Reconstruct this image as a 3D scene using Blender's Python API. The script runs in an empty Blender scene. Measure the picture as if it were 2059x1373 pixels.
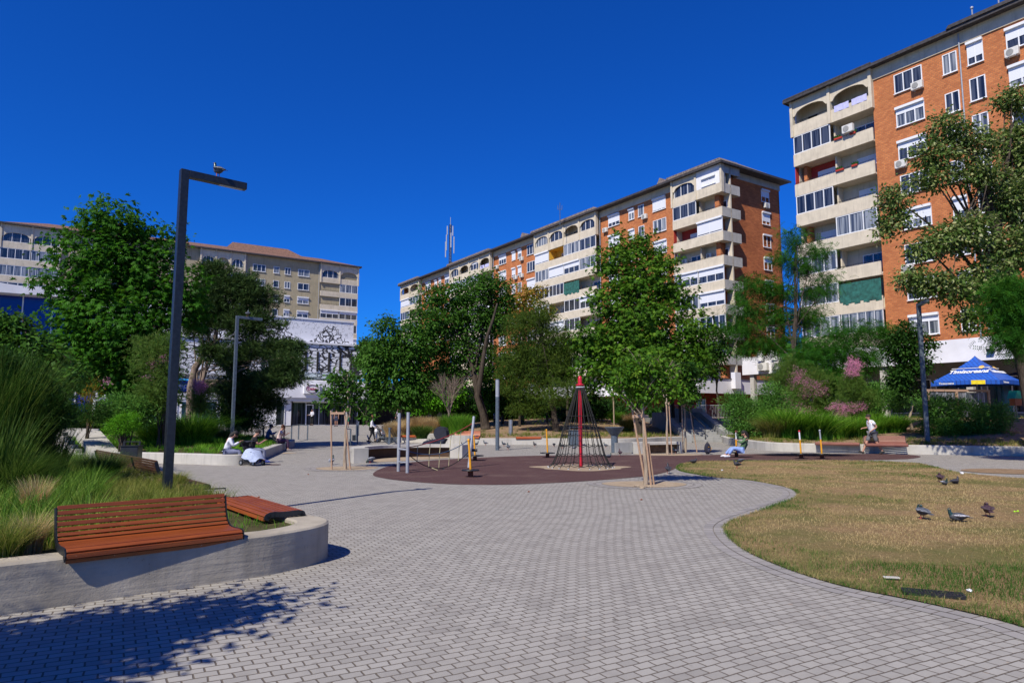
import bpy, bmesh, math, random
import numpy as np
from mathutils import Vector, Matrix, noise
from mathutils.geometry import delaunay_2d_cdt
from math import sin, cos, tan, atan, atan2, pi, radians, sqrt, hypot

# ------------------------------------------------------------------ camera, sky, sun, exposure
S = bpy.context.scene
COL = S.collection
EYE, FPX = 1.65, 1373.0
PITCH = atan(151.5/FPX)
cam_data = bpy.data.cameras.new('camera')
cam_data.sensor_width = 36.0
cam_data.lens = 36.0*FPX/2059.0
cam_data.clip_start = 0.1
cam_data.clip_end = 3000
cam = bpy.data.objects.new('camera', cam_data)
COL.objects.link(cam)
cam.location = (0, 0, EYE)
cam.rotation_euler = (pi/2+PITCH, 0, 0)
S.camera = cam
S.render.resolution_x, S.render.resolution_y = 1024, 682

SUN_AZ = Vector((-0.53, -0.848)).normalized()      # horizontal direction towards the sun
SUN_EL = radians(47)
world = bpy.data.worlds.new('World')
S.world = world
world.use_nodes = True
wn = world.node_tree
wn.nodes.clear()
w_out = wn.nodes.new('ShaderNodeOutputWorld')
w_bg = wn.nodes.new('ShaderNodeBackground')
w_sky = wn.nodes.new('ShaderNodeTexSky')
w_sky.sky_type = 'NISHITA'
w_sky.sun_disc = False
w_sky.sun_elevation = SUN_EL
w_sky.sun_rotation = atan2(SUN_AZ.x, SUN_AZ.y)
w_sky.air_density = 1.0
w_sky.dust_density = 0.0
w_sky.ozone_density = 6.0
w_hsv = wn.nodes.new('ShaderNodeHueSaturation')
w_hsv.inputs['Saturation'].default_value = 1.12
w_hsv.inputs['Hue'].default_value = 0.5
wn.links.new(w_sky.outputs[0], w_hsv.inputs['Color'])
w_mul = wn.nodes.new('ShaderNodeMix'); w_mul.data_type='RGBA'; w_mul.blend_type='MULTIPLY'
w_mul.inputs[0].default_value = 1.0
w_mul.inputs[7].default_value = (.12, .74, 1.78, 1)
wn.links.new(w_hsv.outputs[0], w_mul.inputs[6])
wn.links.new(w_mul.outputs[2], w_bg.inputs[0])
w_bg.inputs[1].default_value = 0.058
wn.links.new(w_bg.outputs[0], w_out.inputs[0])

sun_data = bpy.data.lights.new('sun', 'SUN')
sun_data.energy = 4.7
sun_data.angle = radians(0.53)
sun_data.color = (1.0, 0.93, 0.80)
sun = bpy.data.objects.new('sun', sun_data)
COL.objects.link(sun)
sun.location = (0, 0, 60)
sun.rotation_euler = Vector((-SUN_AZ.x*cos(SUN_EL), -SUN_AZ.y*cos(SUN_EL), -sin(SUN_EL))).to_track_quat('-Z', 'Y').to_euler()
S.view_settings.view_transform = 'Standard'
S.view_settings.look = 'None'
S.view_settings.gamma = 1.0
S.view_settings.exposure = 0.35

# ------------------------------------------------------------------ measuring the place from the photograph
CT, ST = cos(PITCH), sin(PITCH)
def ray(u, v):
    x = (u-1029.5)/FPX; y = (686.5-v)/FPX
    return (x, CT-y*ST, ST+y*CT)
def G(u, v, z=0.0):
    r = ray(u, v); t = (z-EYE)/r[2]
    return (r[0]*t, r[1]*t)
def D(u, v, Y):
    r = ray(u, v); t = Y/r[1]
    return (r[0]*t, Y, EYE+r[2]*t)
def T(u, v, hf, y0=None, y1=120):
    r = ray(u, v)
    if y0 is None: y0 = {'hf1': 5, 'hf2': 23.8, 'hf3': 29, 'hf4': 41.2}.get(hf.__name__, 5)
    t = y0/r[1]; dt = .1
    while t*r[1] < y1:
        x, y, z = r[0]*t, r[1]*t, EYE+r[2]*t
        if z <= hf(x, y): return (x, y, hf(x, y))
        t += dt
    return (x, y, z)
def sc(Y): return Y/FPX        # metres per photo pixel at depth Y

# ------------------------------------------------------------------ object helpers
def tag(o, label=None, cat=None, group=None, kind=None):
    if label: o['label'] = label
    if cat: o['category'] = cat
    if group: o['group'] = group
    if kind: o['kind'] = kind
    return o
def empty(name, loc=(0,0,0), rz=0.0, label=None, cat=None, group=None):
    o = bpy.data.objects.new(name, None)
    o.empty_display_size = .3
    COL.objects.link(o)
    o.location = loc; o.rotation_euler = (0,0,rz)
    return tag(o, label, cat, group)
def link(name, me, parent=None, loc=None, rz=None):
    o = bpy.data.objects.new(name, me)
    COL.objects.link(o)
    if parent: o.parent = parent
    if loc: o.location = loc
    if rz is not None: o.rotation_euler = (0,0,rz)
    return o
def kids(o): return [c for c in bpy.data.objects if c.parent == o]
def copy_tree(o, parent=None):
    c = o.copy(); COL.objects.link(c); c.parent = parent
    for ch in kids(o): copy_tree(ch, c)
    return c

class MB:
    def __init__(s): s.v=[]; s.f=[]; s.m=[]; s.cur=0; s.sm=[]
    def mat(s, i): s.cur=i; return s
    def face(s, idx, smooth=False): s.f.append(tuple(idx)); s.m.append(s.cur); s.sm.append(smooth)
    def box(s, x0,x1,y0,y1,z0,z1):
        b=len(s.v)
        s.v += [(x0,y0,z0),(x1,y0,z0),(x1,y1,z0),(x0,y1,z0),(x0,y0,z1),(x1,y0,z1),(x1,y1,z1),(x0,y1,z1)]
        for f in ((0,3,2,1),(4,5,6,7),(0,1,5,4),(1,2,6,5),(2,3,7,6),(3,0,4,7)): s.face([b+i for i in f])
        return s
    def bar(s, p, q, w, h, up=(0,0,1)):
        p=Vector(p); q=Vector(q); d=(q-p).normalized(); u=Vector(up)
        if abs(d.dot(u))>.98: u=Vector((1,0,0)) if abs(d.x)<.9 else Vector((0,1,0))
        a=d.cross(u).normalized()*w/2; c=a.cross(d).normalized()*h/2
        b=len(s.v)
        for e in (p,q):
            for (i,j) in ((-1,-1),(1,-1),(1,1),(-1,1)): s.v.append(tuple(e+a*i+c*j))
        for f in ((0,3,2,1),(4,5,6,7),(0,1,5,4),(1,2,6,5),(2,3,7,6),(3,0,4,7)): s.face([b+i for i in f])
        return s
    def tube(s, pts, rad, n=8, cap=True, smooth=True, flat=1.0):
        pts=[Vector(p) for p in pts]; k=len(pts)
        if not hasattr(rad,'__len__'): rad=[rad]*k
        b=len(s.v); ref=None
        for i,p in enumerate(pts):
            d=(pts[min(i+1,k-1)]-pts[max(i-1,0)])
            d = d.normalized() if d.length>1e-9 else Vector((0,0,1))
            if ref is None: ref=Vector((1,0,0)) if abs(d.x)<.9 else Vector((0,1,0))
            a=(ref-d*ref.dot(d)).normalized(); c=d.cross(a); ref=a
            for j in range(n):
                t=2*pi*j/n
                s.v.append(tuple(p+(a*cos(t)+c*sin(t)*flat)*rad[i]))
        for i in range(k-1):
            for j in range(n):
                s.face((b+i*n+j,b+i*n+(j+1)%n,b+(i+1)*n+(j+1)%n,b+(i+1)*n+j),smooth)
        if cap:
            s.face([b+j for j in range(n)][::-1]); s.face([b+(k-1)*n+j for j in range(n)])
        return s
    def lathe(s, prof, n=16, c=(0,0,0), sx=1, sy=1):
        b=len(s.v)
        for (r,z) in prof:
            for j in range(n):
                t=2*pi*j/n; s.v.append((c[0]+r*cos(t)*sx,c[1]+r*sin(t)*sy,c[2]+z))
        for i in range(len(prof)-1):
            for j in range(n): s.face((b+i*n+j,b+i*n+(j+1)%n,b+(i+1)*n+(j+1)%n,b+(i+1)*n+j),True)
        s.face([b+j for j in range(n)][::-1]); s.face([b+(len(prof)-1)*n+j for j in range(n)])
        return s
    def ball(s, c, r, n=10, m=7):
        if not hasattr(r,'__len__'): r=(r,r,r)
        b=len(s.v)
        for i in range(1,m):
            ph=pi*i/m
            for j in range(n):
                t=2*pi*j/n; s.v.append((c[0]+r[0]*sin(ph)*cos(t),c[1]+r[1]*sin(ph)*sin(t),c[2]+r[2]*cos(ph)))
        tp=len(s.v); s.v.append((c[0],c[1],c[2]+r[2])); s.v.append((c[0],c[1],c[2]-r[2]))
        for i in range(m-2):
            for j in range(n): s.face((b+i*n+j,b+(i+1)*n+j,b+(i+1)*n+(j+1)%n,b+i*n+(j+1)%n),True)
        for j in range(n):
            s.face((tp,b+j,b+(j+1)%n),True); s.face((tp+1,b+(m-2)*n+(j+1)%n,b+(m-2)*n+j),True)
        return s
    def prism(s, poly, z0, z1, axis='z'):
        """extrude a 2D outline; axis z: (x,y)->z, axis y: (x,z) extruded along y, axis x: (y,z) along x"""
        n=len(poly); b=len(s.v)
        def P(p,e):
            if axis=='z': return (p[0],p[1],e)
            if axis=='y': return (p[0],e,p[1])
            return (e,p[0],p[1])
        for e in (z0,z1):
            for p in poly: s.v.append(P(p,e))
        s.face([b+i for i in range(n)][::-1]); s.face([b+n+i for i in range(n)])
        for i in range(n): s.face((b+i,b+(i+1)%n,b+n+(i+1)%n,b+n+i))
        return s
    def build(s, name, mats, parent=None, loc=None, rz=None, bevel=0):
        me=bpy.data.meshes.new(name)
        me.from_pydata([tuple(p) for p in s.v],[],s.f)
        if not isinstance(mats,(list,tuple)): mats=[mats]
        for m in mats: me.materials.append(m)
        me.polygons.foreach_set('material_index',s.m)
        me.polygons.foreach_set('use_smooth',s.sm)
        bm=bmesh.new(); bm.from_mesh(me)
        bmesh.ops.recalc_face_normals(bm,faces=bm.faces)
        if bevel:
            es=[e for e in bm.edges if len(e.link_faces)==2 and e.calc_face_angle(0)>.7]
            bmesh.ops.bevel(bm,geom=es,offset=bevel,segments=2,profile=.5,affect='EDGES',clamp_overlap=True)
        bm.to_mesh(me); bm.free(); me.update()
        if any(s.sm): me.set_sharp_from_angle(angle=radians(50))
        return link(name,me,parent,loc,rz)

# ------------------------------------------------------------------ materials
def srgb(r,g,b):
    f=lambda c: ((c/255+.055)/1.055)**2.4 if c/255>.04045 else c/255/12.92
    return (f(r),f(g),f(b),1)
class NT:
    def __init__(s,name):
        s.m=bpy.data.materials.new(name); s.m.use_nodes=True; s.t=s.m.node_tree
        s.b=s.t.nodes['Principled BSDF']; s.out=s.t.nodes['Material Output']
    def n(s,typ,**kw):
        nd=s.t.nodes.new(typ)
        for k,v in kw.items(): setattr(nd,k,v)
        return nd
    def l(s,a,b): s.t.links.new(a,b)
    def val(s,sock,v):
        if hasattr(v,'is_output') : s.l(v,sock)
        else: sock.default_value=v
    def math(s,op,a,b=0.0,c=0.0,clamp=False):
        nd=s.n('ShaderNodeMath',operation=op,use_clamp=clamp)
        s.val(nd.inputs[0],a); s.val(nd.inputs[1],b); s.val(nd.inputs[2],c)
        return nd.outputs[0]
    def mix(s,fac,a,b,mode='MIX'):
        nd=s.n('ShaderNodeMix',data_type='RGBA',blend_type=mode)
        s.val(nd.inputs[0],fac); s.val(nd.inputs[6],a); s.val(nd.inputs[7],b)
        return nd.outputs[2]
    def coord(s,which='Object',scale=None):
        tc=s.n('ShaderNodeTexCoord'); o=tc.outputs[which]
        if scale is not None:
            mp=s.n('ShaderNodeMapping')
            mp.inputs['Scale'].default_value = scale if hasattr(scale,'__len__') else (scale,)*3
            s.l(o,mp.inputs[0]); o=mp.outputs[0]
        return o
    def noise(s,scale=5,detail=4,rough=.55,vec=None,out=0,dist=0):
        nd=s.n('ShaderNodeTexNoise'); nd.inputs['Scale'].default_value=scale
        nd.inputs['Detail'].default_value=detail; nd.inputs['Roughness'].default_value=rough
        nd.inputs['Distortion'].default_value=dist
        if vec is not None: s.l(vec,nd.inputs['Vector'])
        return nd.outputs[out]
    def ramp(s,fac,stops):
        nd=s.n('ShaderNodeValToRGB'); s.val(nd.inputs[0],fac)
        el=nd.color_ramp.elements
        while len(el)<len(stops): el.new(.5)
        for e,(p,c) in zip(el,stops):
            e.position=p; e.color=c if hasattr(c,'__len__') else (c,c,c,1)
        return nd.outputs[0]
    def bump(s,h,strength=.3,dist=.02):
        nd=s.n('ShaderNodeBump'); nd.inputs['Strength'].default_value=strength; nd.inputs['Distance'].default_value=dist
        s.l(h,nd.inputs['Height']); s.l(nd.outputs[0],s.b.inputs['Normal'])
    def base(s,c,rough=.8,metal=0.0,spec=None):
        s.val(s.b.inputs['Base Color'],c); s.val(s.b.inputs['Roughness'],rough)
        s.b.inputs['Metallic'].default_value=metal
        if spec is not None: s.b.inputs['Specular IOR Level'].default_value=spec
        return s.m

def simple(name,c,rough=.7,metal=0,var=.12,scale=6,bump=0,spec=None):
    t=NT(name); n=t.noise(scale,4,vec=t.coord())
    c2=tuple(x*(1-2*var) for x in c[:3])+(1,); c1=tuple(min(1,x*(1+var)) for x in c[:3])+(1,)
    t.base(t.ramp(n,[(.3,c2),(.7,c1)]),rough,metal,spec)
    if bump: t.bump(n,bump)
    return t.m

def m_concrete(name,c,stain=.35,board=False):
    t=NT(name); co=t.coord()
    n1=t.noise(1.2,5,vec=co); n2=t.noise(9,6,.7,vec=co); n3=t.noise(60,2,vec=co)
    dark=tuple(x*(1-stain) for x in c[:3])+(1,)
    col=t.ramp(n1,[(.3,dark),(.65,c)])
    col=t.mix(t.math('MULTIPLY',n2,.5),col,tuple(x*.6 for x in c[:3])+(1,))
    st=t.n('ShaderNodeMapping'); st.inputs['Scale'].default_value=(3.5,3.5,.35); t.l(co,st.inputs[0])
    s2=t.noise(1.6,4,.6,vec=st.outputs[0])
    col=t.mix(t.ramp(s2,[(.52,0),(.72,.45)]),col,tuple(x*.45 for x in c[:3])+(1,))
    vo=t.n('ShaderNodeTexVoronoi'); vo.inputs['Scale'].default_value=22; t.l(co,vo.inputs['Vector'])
    pit=t.ramp(vo.outputs['Distance'],[(.06,0),(.12,1)])
    rn=t.ramp(t.noise(3.5,2,vec=co),[(.48,1),(.56,0)])
    pitm=t.math('MAXIMUM',pit,rn)
    col=t.mix(t.math('SUBTRACT',1,pitm,clamp=True),col,tuple(x*.22 for x in c[:3])+(1,))
    h=t.math('ADD',t.math('MULTIPLY',n2,.6),t.math('ADD',t.math('MULTIPLY',n3,.15),t.math('MULTIPLY',pitm,.4)))
    if board:
        mp=t.n('ShaderNodeMapping'); mp.inputs['Scale'].default_value=(.7,.7,14); t.l(co,mp.inputs[0])
        nb=t.noise(1,2,vec=mp.outputs[0]); h=t.math('ADD',h,t.math('MULTIPLY',nb,.8))
        col=t.mix(t.ramp(nb,[(.45,0),(.75,.3)]),col,tuple(x*.55 for x in c[:3])+(1,))
    t.base(col,.9,spec=.2); t.bump(h,.55,.02)
    return t.m

def facade_uv(t):
    """object coordinates unrolled: u along the wall, v up, whichever of the two wall directions it faces"""
    tc=t.n('ShaderNodeTexCoord')
    s1=t.n('ShaderNodeSeparateXYZ'); t.l(tc.outputs['Object'],s1.inputs[0])
    s2=t.n('ShaderNodeSeparateXYZ'); t.l(tc.outputs['Normal'],s2.inputs[0])
    ax=t.math('GREATER_THAN',t.math('ABSOLUTE',s2.outputs[0]),.5)
    u=t.math('ADD',t.math('MULTIPLY',s1.outputs[1],ax),t.math('MULTIPLY',s1.outputs[0],t.math('SUBTRACT',1,ax)))
    cb=t.n('ShaderNodeCombineXYZ'); t.l(u,cb.inputs[0]); t.l(s1.outputs[2],cb.inputs[1])
    return cb.outputs[0],tc.outputs['Object']

def m_brick(name,c1,c2,mort,bw=.25,rh=.075,ms=.012,stain=.3):
    t=NT(name); uv,ob=facade_uv(t)
    br=t.n('ShaderNodeTexBrick'); t.l(uv,br.inputs['Vector'])
    br.inputs['Scale'].default_value=1; br.inputs['Brick Width'].default_value=bw; br.inputs['Row Height'].default_value=rh
    br.inputs['Mortar Size'].default_value=ms; br.inputs['Mortar Smooth'].default_value=.2
    br.inputs['Color1'].default_value=c1; br.inputs['Color2'].default_value=c2; br.inputs['Mortar'].default_value=mort
    n=t.noise(.5,5,.6,vec=ob); n2=t.noise(7,3,.6,vec=ob)
    col=t.mix(t.ramp(n,[(.4,0),(.75,stain)]),br.outputs['Color'],tuple(x*.5 for x in c2[:3])+(1,))
    col=t.mix(t.ramp(n2,[(.45,0),(.8,.35)]),col,tuple(x*.55 for x in c1[:3])+(1,))
    t.base(col,.85,spec=.25)
    t.bump(t.math('ADD',t.math('MULTIPLY',br.outputs['Fac'],-1),t.math('MULTIPLY',n2,.3)),.5,.015)
    return t.m

def m_leaf(name,stops,trans=.35,rough=.55):
    t=NT(name)
    at=t.n('ShaderNodeAttribute',attribute_name='rnd')
    col=t.ramp(at.outputs['Fac'],stops)
    t.base(col,rough,spec=.12)
    tr=t.n('ShaderNodeBsdfTranslucent')
    hs=t.n('ShaderNodeHueSaturation'); hs.inputs['Value'].default_value=1.3; hs.inputs['Hue'].default_value=.485; t.l(col,hs.inputs['Color'])
    t.l(hs.outputs[0],tr.inputs[0])
    mx=t.n('ShaderNodeMixShader'); mx.inputs[0].default_value=trans
    t.l(t.b.outputs[0],mx.inputs[1]); t.l(tr.outputs[0],mx.inputs[2]); t.l(mx.outputs[0],t.out.inputs[0])
    return t.m

def m_wood(name,c1,c2,wear=(.45,.42,.38,1),weather=.3):
    t=NT(name); tc=t.coord()
    mp=t.n('ShaderNodeMapping'); mp.inputs['Scale'].default_value=(1.2,30,30); t.l(tc,mp.inputs[0])
    n=t.noise(1.5,6,.65,vec=mp.outputs[0],dist=.6); n2=t.noise(2.5,4,vec=tc)
    w=t.noise(14,4,.7,vec=tc)
    col=t.ramp(n,[(.3,c2),(.7,c1)])
    col=t.mix(t.ramp(n2,[(.35,0),(.7,weather)]),col,c2)
    col=t.mix(t.ramp(w,[(.68,0),(.76,.6)]),col,wear)
    sx=t.n('ShaderNodeSeparateXYZ'); t.l(tc,sx.inputs[0])
    wn_=t.n('ShaderNodeTexWhiteNoise',noise_dimensions='1D'); t.l(t.math('FLOOR',t.math('MULTIPLY',t.math('ADD',sx.outputs[1],t.math('MULTIPLY',sx.outputs[2],1.31)),17)),wn_.inputs['W'])
    col=t.mix(t.math('MULTIPLY',wn_.outputs['Value'],.45),col,c2)
    t.base(col,.42,spec=.5); t.bump(n,.35,.006)
    return t.m

M={}
M['pave']=None
def make_paving():
    t=NT('clay grey paving'); co=t.coord()
    # gently wandering courses of rectangular setts
    wn_=t.noise(.09,1,.5,vec=co,out=1)
    ws=t.n('ShaderNodeVectorMath',operation='SUBTRACT'); t.l(wn_,ws.inputs[0]); ws.inputs[1].default_value=(.5,.5,.5)
    sv=t.n('ShaderNodeVectorMath',operation='SCALE'); t.l(ws.outputs[0],sv.inputs[0]); sv.inputs['Scale'].default_value=1.2
    w2=t.noise(7,2,.5,vec=co,out=1)
    w2s=t.n('ShaderNodeVectorMath',operation='SUBTRACT'); t.l(w2,w2s.inputs[0]); w2s.inputs[1].default_value=(.5,.5,.5)
    w2v=t.n('ShaderNodeVectorMath',operation='SCALE'); t.l(w2s.outputs[0],w2v.inputs[0]); w2v.inputs['Scale'].default_value=.022
    ad=t.n('ShaderNodeVectorMath',operation='ADD'); t.l(co,ad.inputs[0]); t.l(sv.outputs[0],ad.inputs[1])
    ad2=t.n('ShaderNodeVectorMath',operation='ADD'); t.l(ad.outputs[0],ad2.inputs[0]); t.l(w2v.outputs[0],ad2.inputs[1])
    mp=t.n('ShaderNodeMapping'); mp.inputs['Rotation'].default_value=(0,0,radians(-29)); t.l(ad2.outputs[0],mp.inputs[0])
    br=t.n('ShaderNodeTexBrick'); t.l(mp.outputs[0],br.inputs['Vector'])
    br.inputs['Scale'].default_value=1; br.inputs['Brick Width'].default_value=.145; br.inputs['Row Height'].default_value=.094
    br.inputs['Mortar Size'].default_value=.0068; br.inputs['Mortar Smooth'].default_value=.35; br.inputs['Bias'].default_value=-.35
    br.inputs['Color1'].default_value=(.355,.338,.308,1); br.inputs['Color2'].default_value=(.25,.238,.218,1); br.inputs['Mortar'].default_value=(.10,.078,.055,1)
    fine=t.noise(260,2,.7,vec=co); big=t.noise(.35,5,.6,vec=co); mid=t.noise(2.2,5,.65,vec=co)
    col=t.mix(t.ramp(fine,[(.35,.0),(.75,.42)]),br.outputs['Color'],(.19,.185,.19,1))
    col=t.mix(t.ramp(big,[(.4,0),(.75,.3)]),col,(.26,.235,.21,1))
    col=t.mix(t.ramp(mid,[(.48,0),(.8,.55)]),col,(.165,.15,.14,1))
    stn=t.noise(5.5,3,.5,vec=co); col=t.mix(t.ramp(stn,[(.68,0),(.72,.35)]),col,(.11,.10,.095,1))
    gum=t.n('ShaderNodeTexVoronoi'); gum.inputs['Scale'].default_value=1.6; t.l(co,gum.inputs['Vector'])
    col=t.mix(t.ramp(gum.outputs['Distance'],[(.028,.7),(.036,0)]),col,(.06,.055,.05,1))
    # occasional tan setts
    br2=t.n('ShaderNodeTexWhiteNoise',noise_dimensions='2D')
    sn=t.n('ShaderNodeVectorMath',operation='SNAP'); t.l(mp.outputs[0],sn.inputs[0]); sn.inputs[1].default_value=(.145,.094,1)
    spot=t.noise(16,2,vec=co)
    col=t.mix(t.ramp(spot,[(.70,0),(.74,.45)]),col,(.36,.27,.19,1))
    t.base(col,.9,spec=.2)
    h=t.math('ADD',t.math('MULTIPLY',br.outputs['Fac'],-1),t.math('MULTIPLY',fine,.18))
    t.bump(h,.8,.01)
    return t.m
M['pave']=make_paving()
M['band']=None
def make_band():
    t=NT('paving border'); co=t.coord('UV')
    br=t.n('ShaderNodeTexBrick'); t.l(co,br.inputs['Vector']); br.offset=.5
    br.inputs['Scale'].default_value=1; br.inputs['Brick Width'].default_value=.2; br.inputs['Row Height'].default_value=.165
    br.inputs['Mortar Size'].default_value=.006; br.inputs['Mortar Smooth'].default_value=.3
    br.inputs['Color1'].default_value=(.31,.29,.275,1); br.inputs['Color2'].default_value=(.235,.222,.215,1); br.inputs['Mortar'].default_value=(.10,.075,.05,1)
    oc=t.coord(); fine=t.noise(240,2,.7,vec=oc)
    col=t.mix(t.ramp(fine,[(.35,0),(.75,.4)]),br.outputs['Color'],(.2,.195,.195,1))
    t.base(col,.9,spec=.2); t.bump(t.math('ADD',t.math('MULTIPLY',br.outputs['Fac'],-1),t.math('MULTIPLY',fine,.2)),.7,.01)
    return t.m
M['band']=make_band()
M['conc']=m_concrete('planter concrete',(.47,.42,.34,1),.5,board=True)
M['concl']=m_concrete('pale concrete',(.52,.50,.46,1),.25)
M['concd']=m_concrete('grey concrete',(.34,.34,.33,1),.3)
M['render']=m_concrete('cream render',(.68,.60,.47,1),.24)
M['renderw']=simple('white render',(.70,.70,.74,1),.85,var=.06,scale=.8)
M['rendert']=m_concrete('tan render',(.42,.36,.24,1),.15)
M['brick']=m_brick('orange brick',(.56,.20,.07,1),(.40,.125,.045,1),(.30,.15,.08,1),bw=.28,rh=.14,ms=.014)
M['brickd']=m_brick('old brick',(.56,.18,.06,1),(.38,.11,.04,1),(.24,.09,.04,1),bw=.5,rh=.14,ms=.012,stain=.5)
M['redbrick']=m_brick('red painted brick',(.26,.03,.02,1),(.18,.02,.015,1),(.12,.02,.015,1))
M['pvc']=simple('white pvc',(.72,.73,.75,1),.35,var=.03)
M['shutter']=None
t=NT('roller shutter'); uv,ob=facade_uv(t)
wv=t.n('ShaderNodeTexWave',wave_type='BANDS',bands_direction='Y'); wv.inputs['Scale'].default_value=3.2; t.l(uv,wv.inputs[0])
t.base(t.mix(t.math('MULTIPLY',wv.outputs['Fac'],.35),(.68,.70,.75,1),(.5,.52,.57,1)),.5); M['shutter']=t.m
def m_glass(name,c1,c2,rough=.08):
    t=NT(name); uv,ob=facade_uv(t)
    mp=t.n('ShaderNodeMapping'); mp.inputs['Scale'].default_value=(4,.15,1); t.l(uv,mp.inputs[0])
    n=t.noise(1.2,2,vec=mp.outputs[0]); t.base(t.ramp(n,[(.42,c1),(.58,c2)]),rough,spec=.9)
    return t.m
M['glass']=m_glass('window glass',(.010,.012,.016,1),(.06,.07,.09,1))
M['glasscurt']=m_glass('curtained glass',(.05,.06,.08,1),(.26,.28,.30,1),.15)
M['glassblue']=simple('blue film glazing',(.006,.025,.26,1),.15,var=.15,scale=.3)
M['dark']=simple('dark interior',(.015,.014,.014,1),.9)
M['black']=simple('black metal',(.012,.014,.018,1),.45,var=.2)
M['lamp']=simple('anthracite paint',(.014,.018,.024,1),.4,var=.25,scale=20)
M['lampgrey']=simple('blue grey paint',(.085,.11,.14,1),.45,var=.2,scale=12)
M['steel']=simple('brushed steel',(.42,.42,.43,1),.35,.7)
M['galv']=simple('grey painted tube',(.34,.36,.40,1),.45,.2,var=.1)
M['red']=simple('red paint',(.50,.015,.03,1),.35,var=.12,scale=9)
M['yellow']=simple('yellow paint',(.70,.32,.015,1),.4,var=.1)
M['rust']=simple('rusty steel',(.22,.06,.02,1),.8,var=.35,scale=30)
M['rope']=simple('black rope',(.012,.013,.012,1),.8,var=.3,scale=60)
M['ropered']=simple('red rope',(.28,.03,.03,1),.8)
M['ropeblue']=simple('blue rope',(.03,.08,.16,1),.8)
M['ropeyel']=simple('pale rope',(.42,.38,.22,1),.8)
M['wood']=m_wood('varnished slats',(.35,.088,.013,1),(.16,.034,.007,1),weather=.5)
M['woodo']=m_wood('orange slats',(.50,.12,.03,1),(.30,.06,.015,1))
M['woodd']=m_wood('weathered slats',(.17,.075,.04,1),(.07,.03,.018,1),weather=.5)
M['woodp']=m_wood('dull red slats',(.36,.16,.12,1),(.2,.07,.05,1),wear=(.5,.45,.42,1),weather=.5)
M['stake']=m_wood('pine stake',(.50,.34,.22,1),(.32,.2,.13,1))
M['roof']=simple('clay roof tiles',(.20,.105,.07,1),.85,var=.35,scale=5,bump=.4)
M['roofg']=simple('dark roof edge',(.045,.04,.042,1),.7,var=.3,scale=5)
M['roofb']=simple('grey brown roof',(.20,.16,.14,1),.85,var=.3,scale=4)
M['ac']=simple('cream enamel',(.62,.61,.57,1),.5,var=.06)
M['yellowwall']=simple('yellow plaster',(.75,.42,.04,1),.8,var=.08)
M['redwall']=simple('dark red plaster',(.38,.03,.02,1),.8,var=.1)
M['greennet']=simple('green net',(.02,.12,.10,1),.9,var=.3,scale=3)
M['laundry']=simple('lilac cloth',(.50,.50,.78,1),.9,var=.1)
M['white']=simple('white cloth',(.75,.76,.80,1),.9,var=.08)
M['soil']=None
def m_soil(name,c1,c2,sc_=3):
    t=NT(name); co=t.coord(); n=t.noise(sc_,6,.7,vec=co); n2=t.noise(60,3,.7,vec=co)
    t.base(t.mix(t.math('MULTIPLY',n2,.5),t.ramp(n,[(.35,c2),(.65,c1)]),c2),.95,spec=.1)
    t.bump(t.math('ADD',n2,n),.6,.03); return t.m
M['soil']=m_soil('sandy soil',(.33,.235,.15,1),(.19,.125,.075,1))
M['bed']=m_soil('planting bed soil',(.10,.085,.04,1),(.05,.05,.02,1),2)
M['sand']=m_soil('sand',(.42,.34,.25,1),(.30,.23,.16,1))
def make_rubber():
    t=NT('rubber crumb'); co=t.coord()
    v=t.noise(130,2,.8,vec=co); n=t.noise(.8,5,.6,vec=co); n2=t.noise(3,4,.6,vec=co)
    col=t.ramp(v,[(.35,(.045,.018,.018,1)),(.55,(.085,.048,.048,1)),(.68,(.20,.13,.12,1))])
    col=t.mix(t.ramp(n,[(.5,0),(.8,.55)]),col,(.17,.12,.10,1))
    col=t.mix(t.ramp(n2,[(.60,0),(.75,.4)]),col,(.15,.055,.03,1))
    t.base(col,.95,spec=.15); t.bump(v,.5,.01); return t.m
M['rubber']=make_rubber()
def make_lawn():
    t=NT('dry lawn'); co=t.coord()
    n=t.noise(.55,5,.6,vec=co); n2=t.noise(30,4,.75,vec=co); n3=t.noise(2.5,4,.6,vec=co)
    col=t.ramp(n2,[(.3,(.13,.082,.04,1)),(.5,(.27,.18,.09,1)),(.7,(.42,.31,.17,1))])
    col=t.mix(t.ramp(n,[(.44,0),(.62,.7)]),col,(.10,.12,.03,1))
    col=t.mix(t.ramp(n3,[(.55,0),(.75,.4)]),col,(.10,.10,.035,1))
    t.base(col,.95,spec=.1); t.bump(n2,.9,.04); return t.m
M['lawn']=make_lawn()
G3=lambda a,b,c:[(0,a),(.5,b),(1,c)]
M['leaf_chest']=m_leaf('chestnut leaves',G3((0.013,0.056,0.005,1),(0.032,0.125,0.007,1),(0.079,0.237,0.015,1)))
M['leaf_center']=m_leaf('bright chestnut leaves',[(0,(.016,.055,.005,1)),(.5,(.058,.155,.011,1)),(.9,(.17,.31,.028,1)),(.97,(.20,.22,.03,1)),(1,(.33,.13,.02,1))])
M['leaf_oak']=m_leaf('mid green leaves',G3((0.017,0.056,0.007,1),(0.042,0.125,0.013,1),(0.105,0.225,0.030,1)))
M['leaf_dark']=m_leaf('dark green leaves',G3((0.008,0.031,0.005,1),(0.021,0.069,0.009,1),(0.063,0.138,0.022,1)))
M['leaf_olive']=m_leaf('olive green foliage',G3((0.021,0.050,0.006,1),(0.058,0.106,0.013,1),(0.126,0.175,0.022,1)),.2)
M['leaf_pine']=m_leaf('pine needles',G3((.014,.034,.008,1),(.035,.075,.018,1),(.09,.14,.035,1)),.15)
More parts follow.
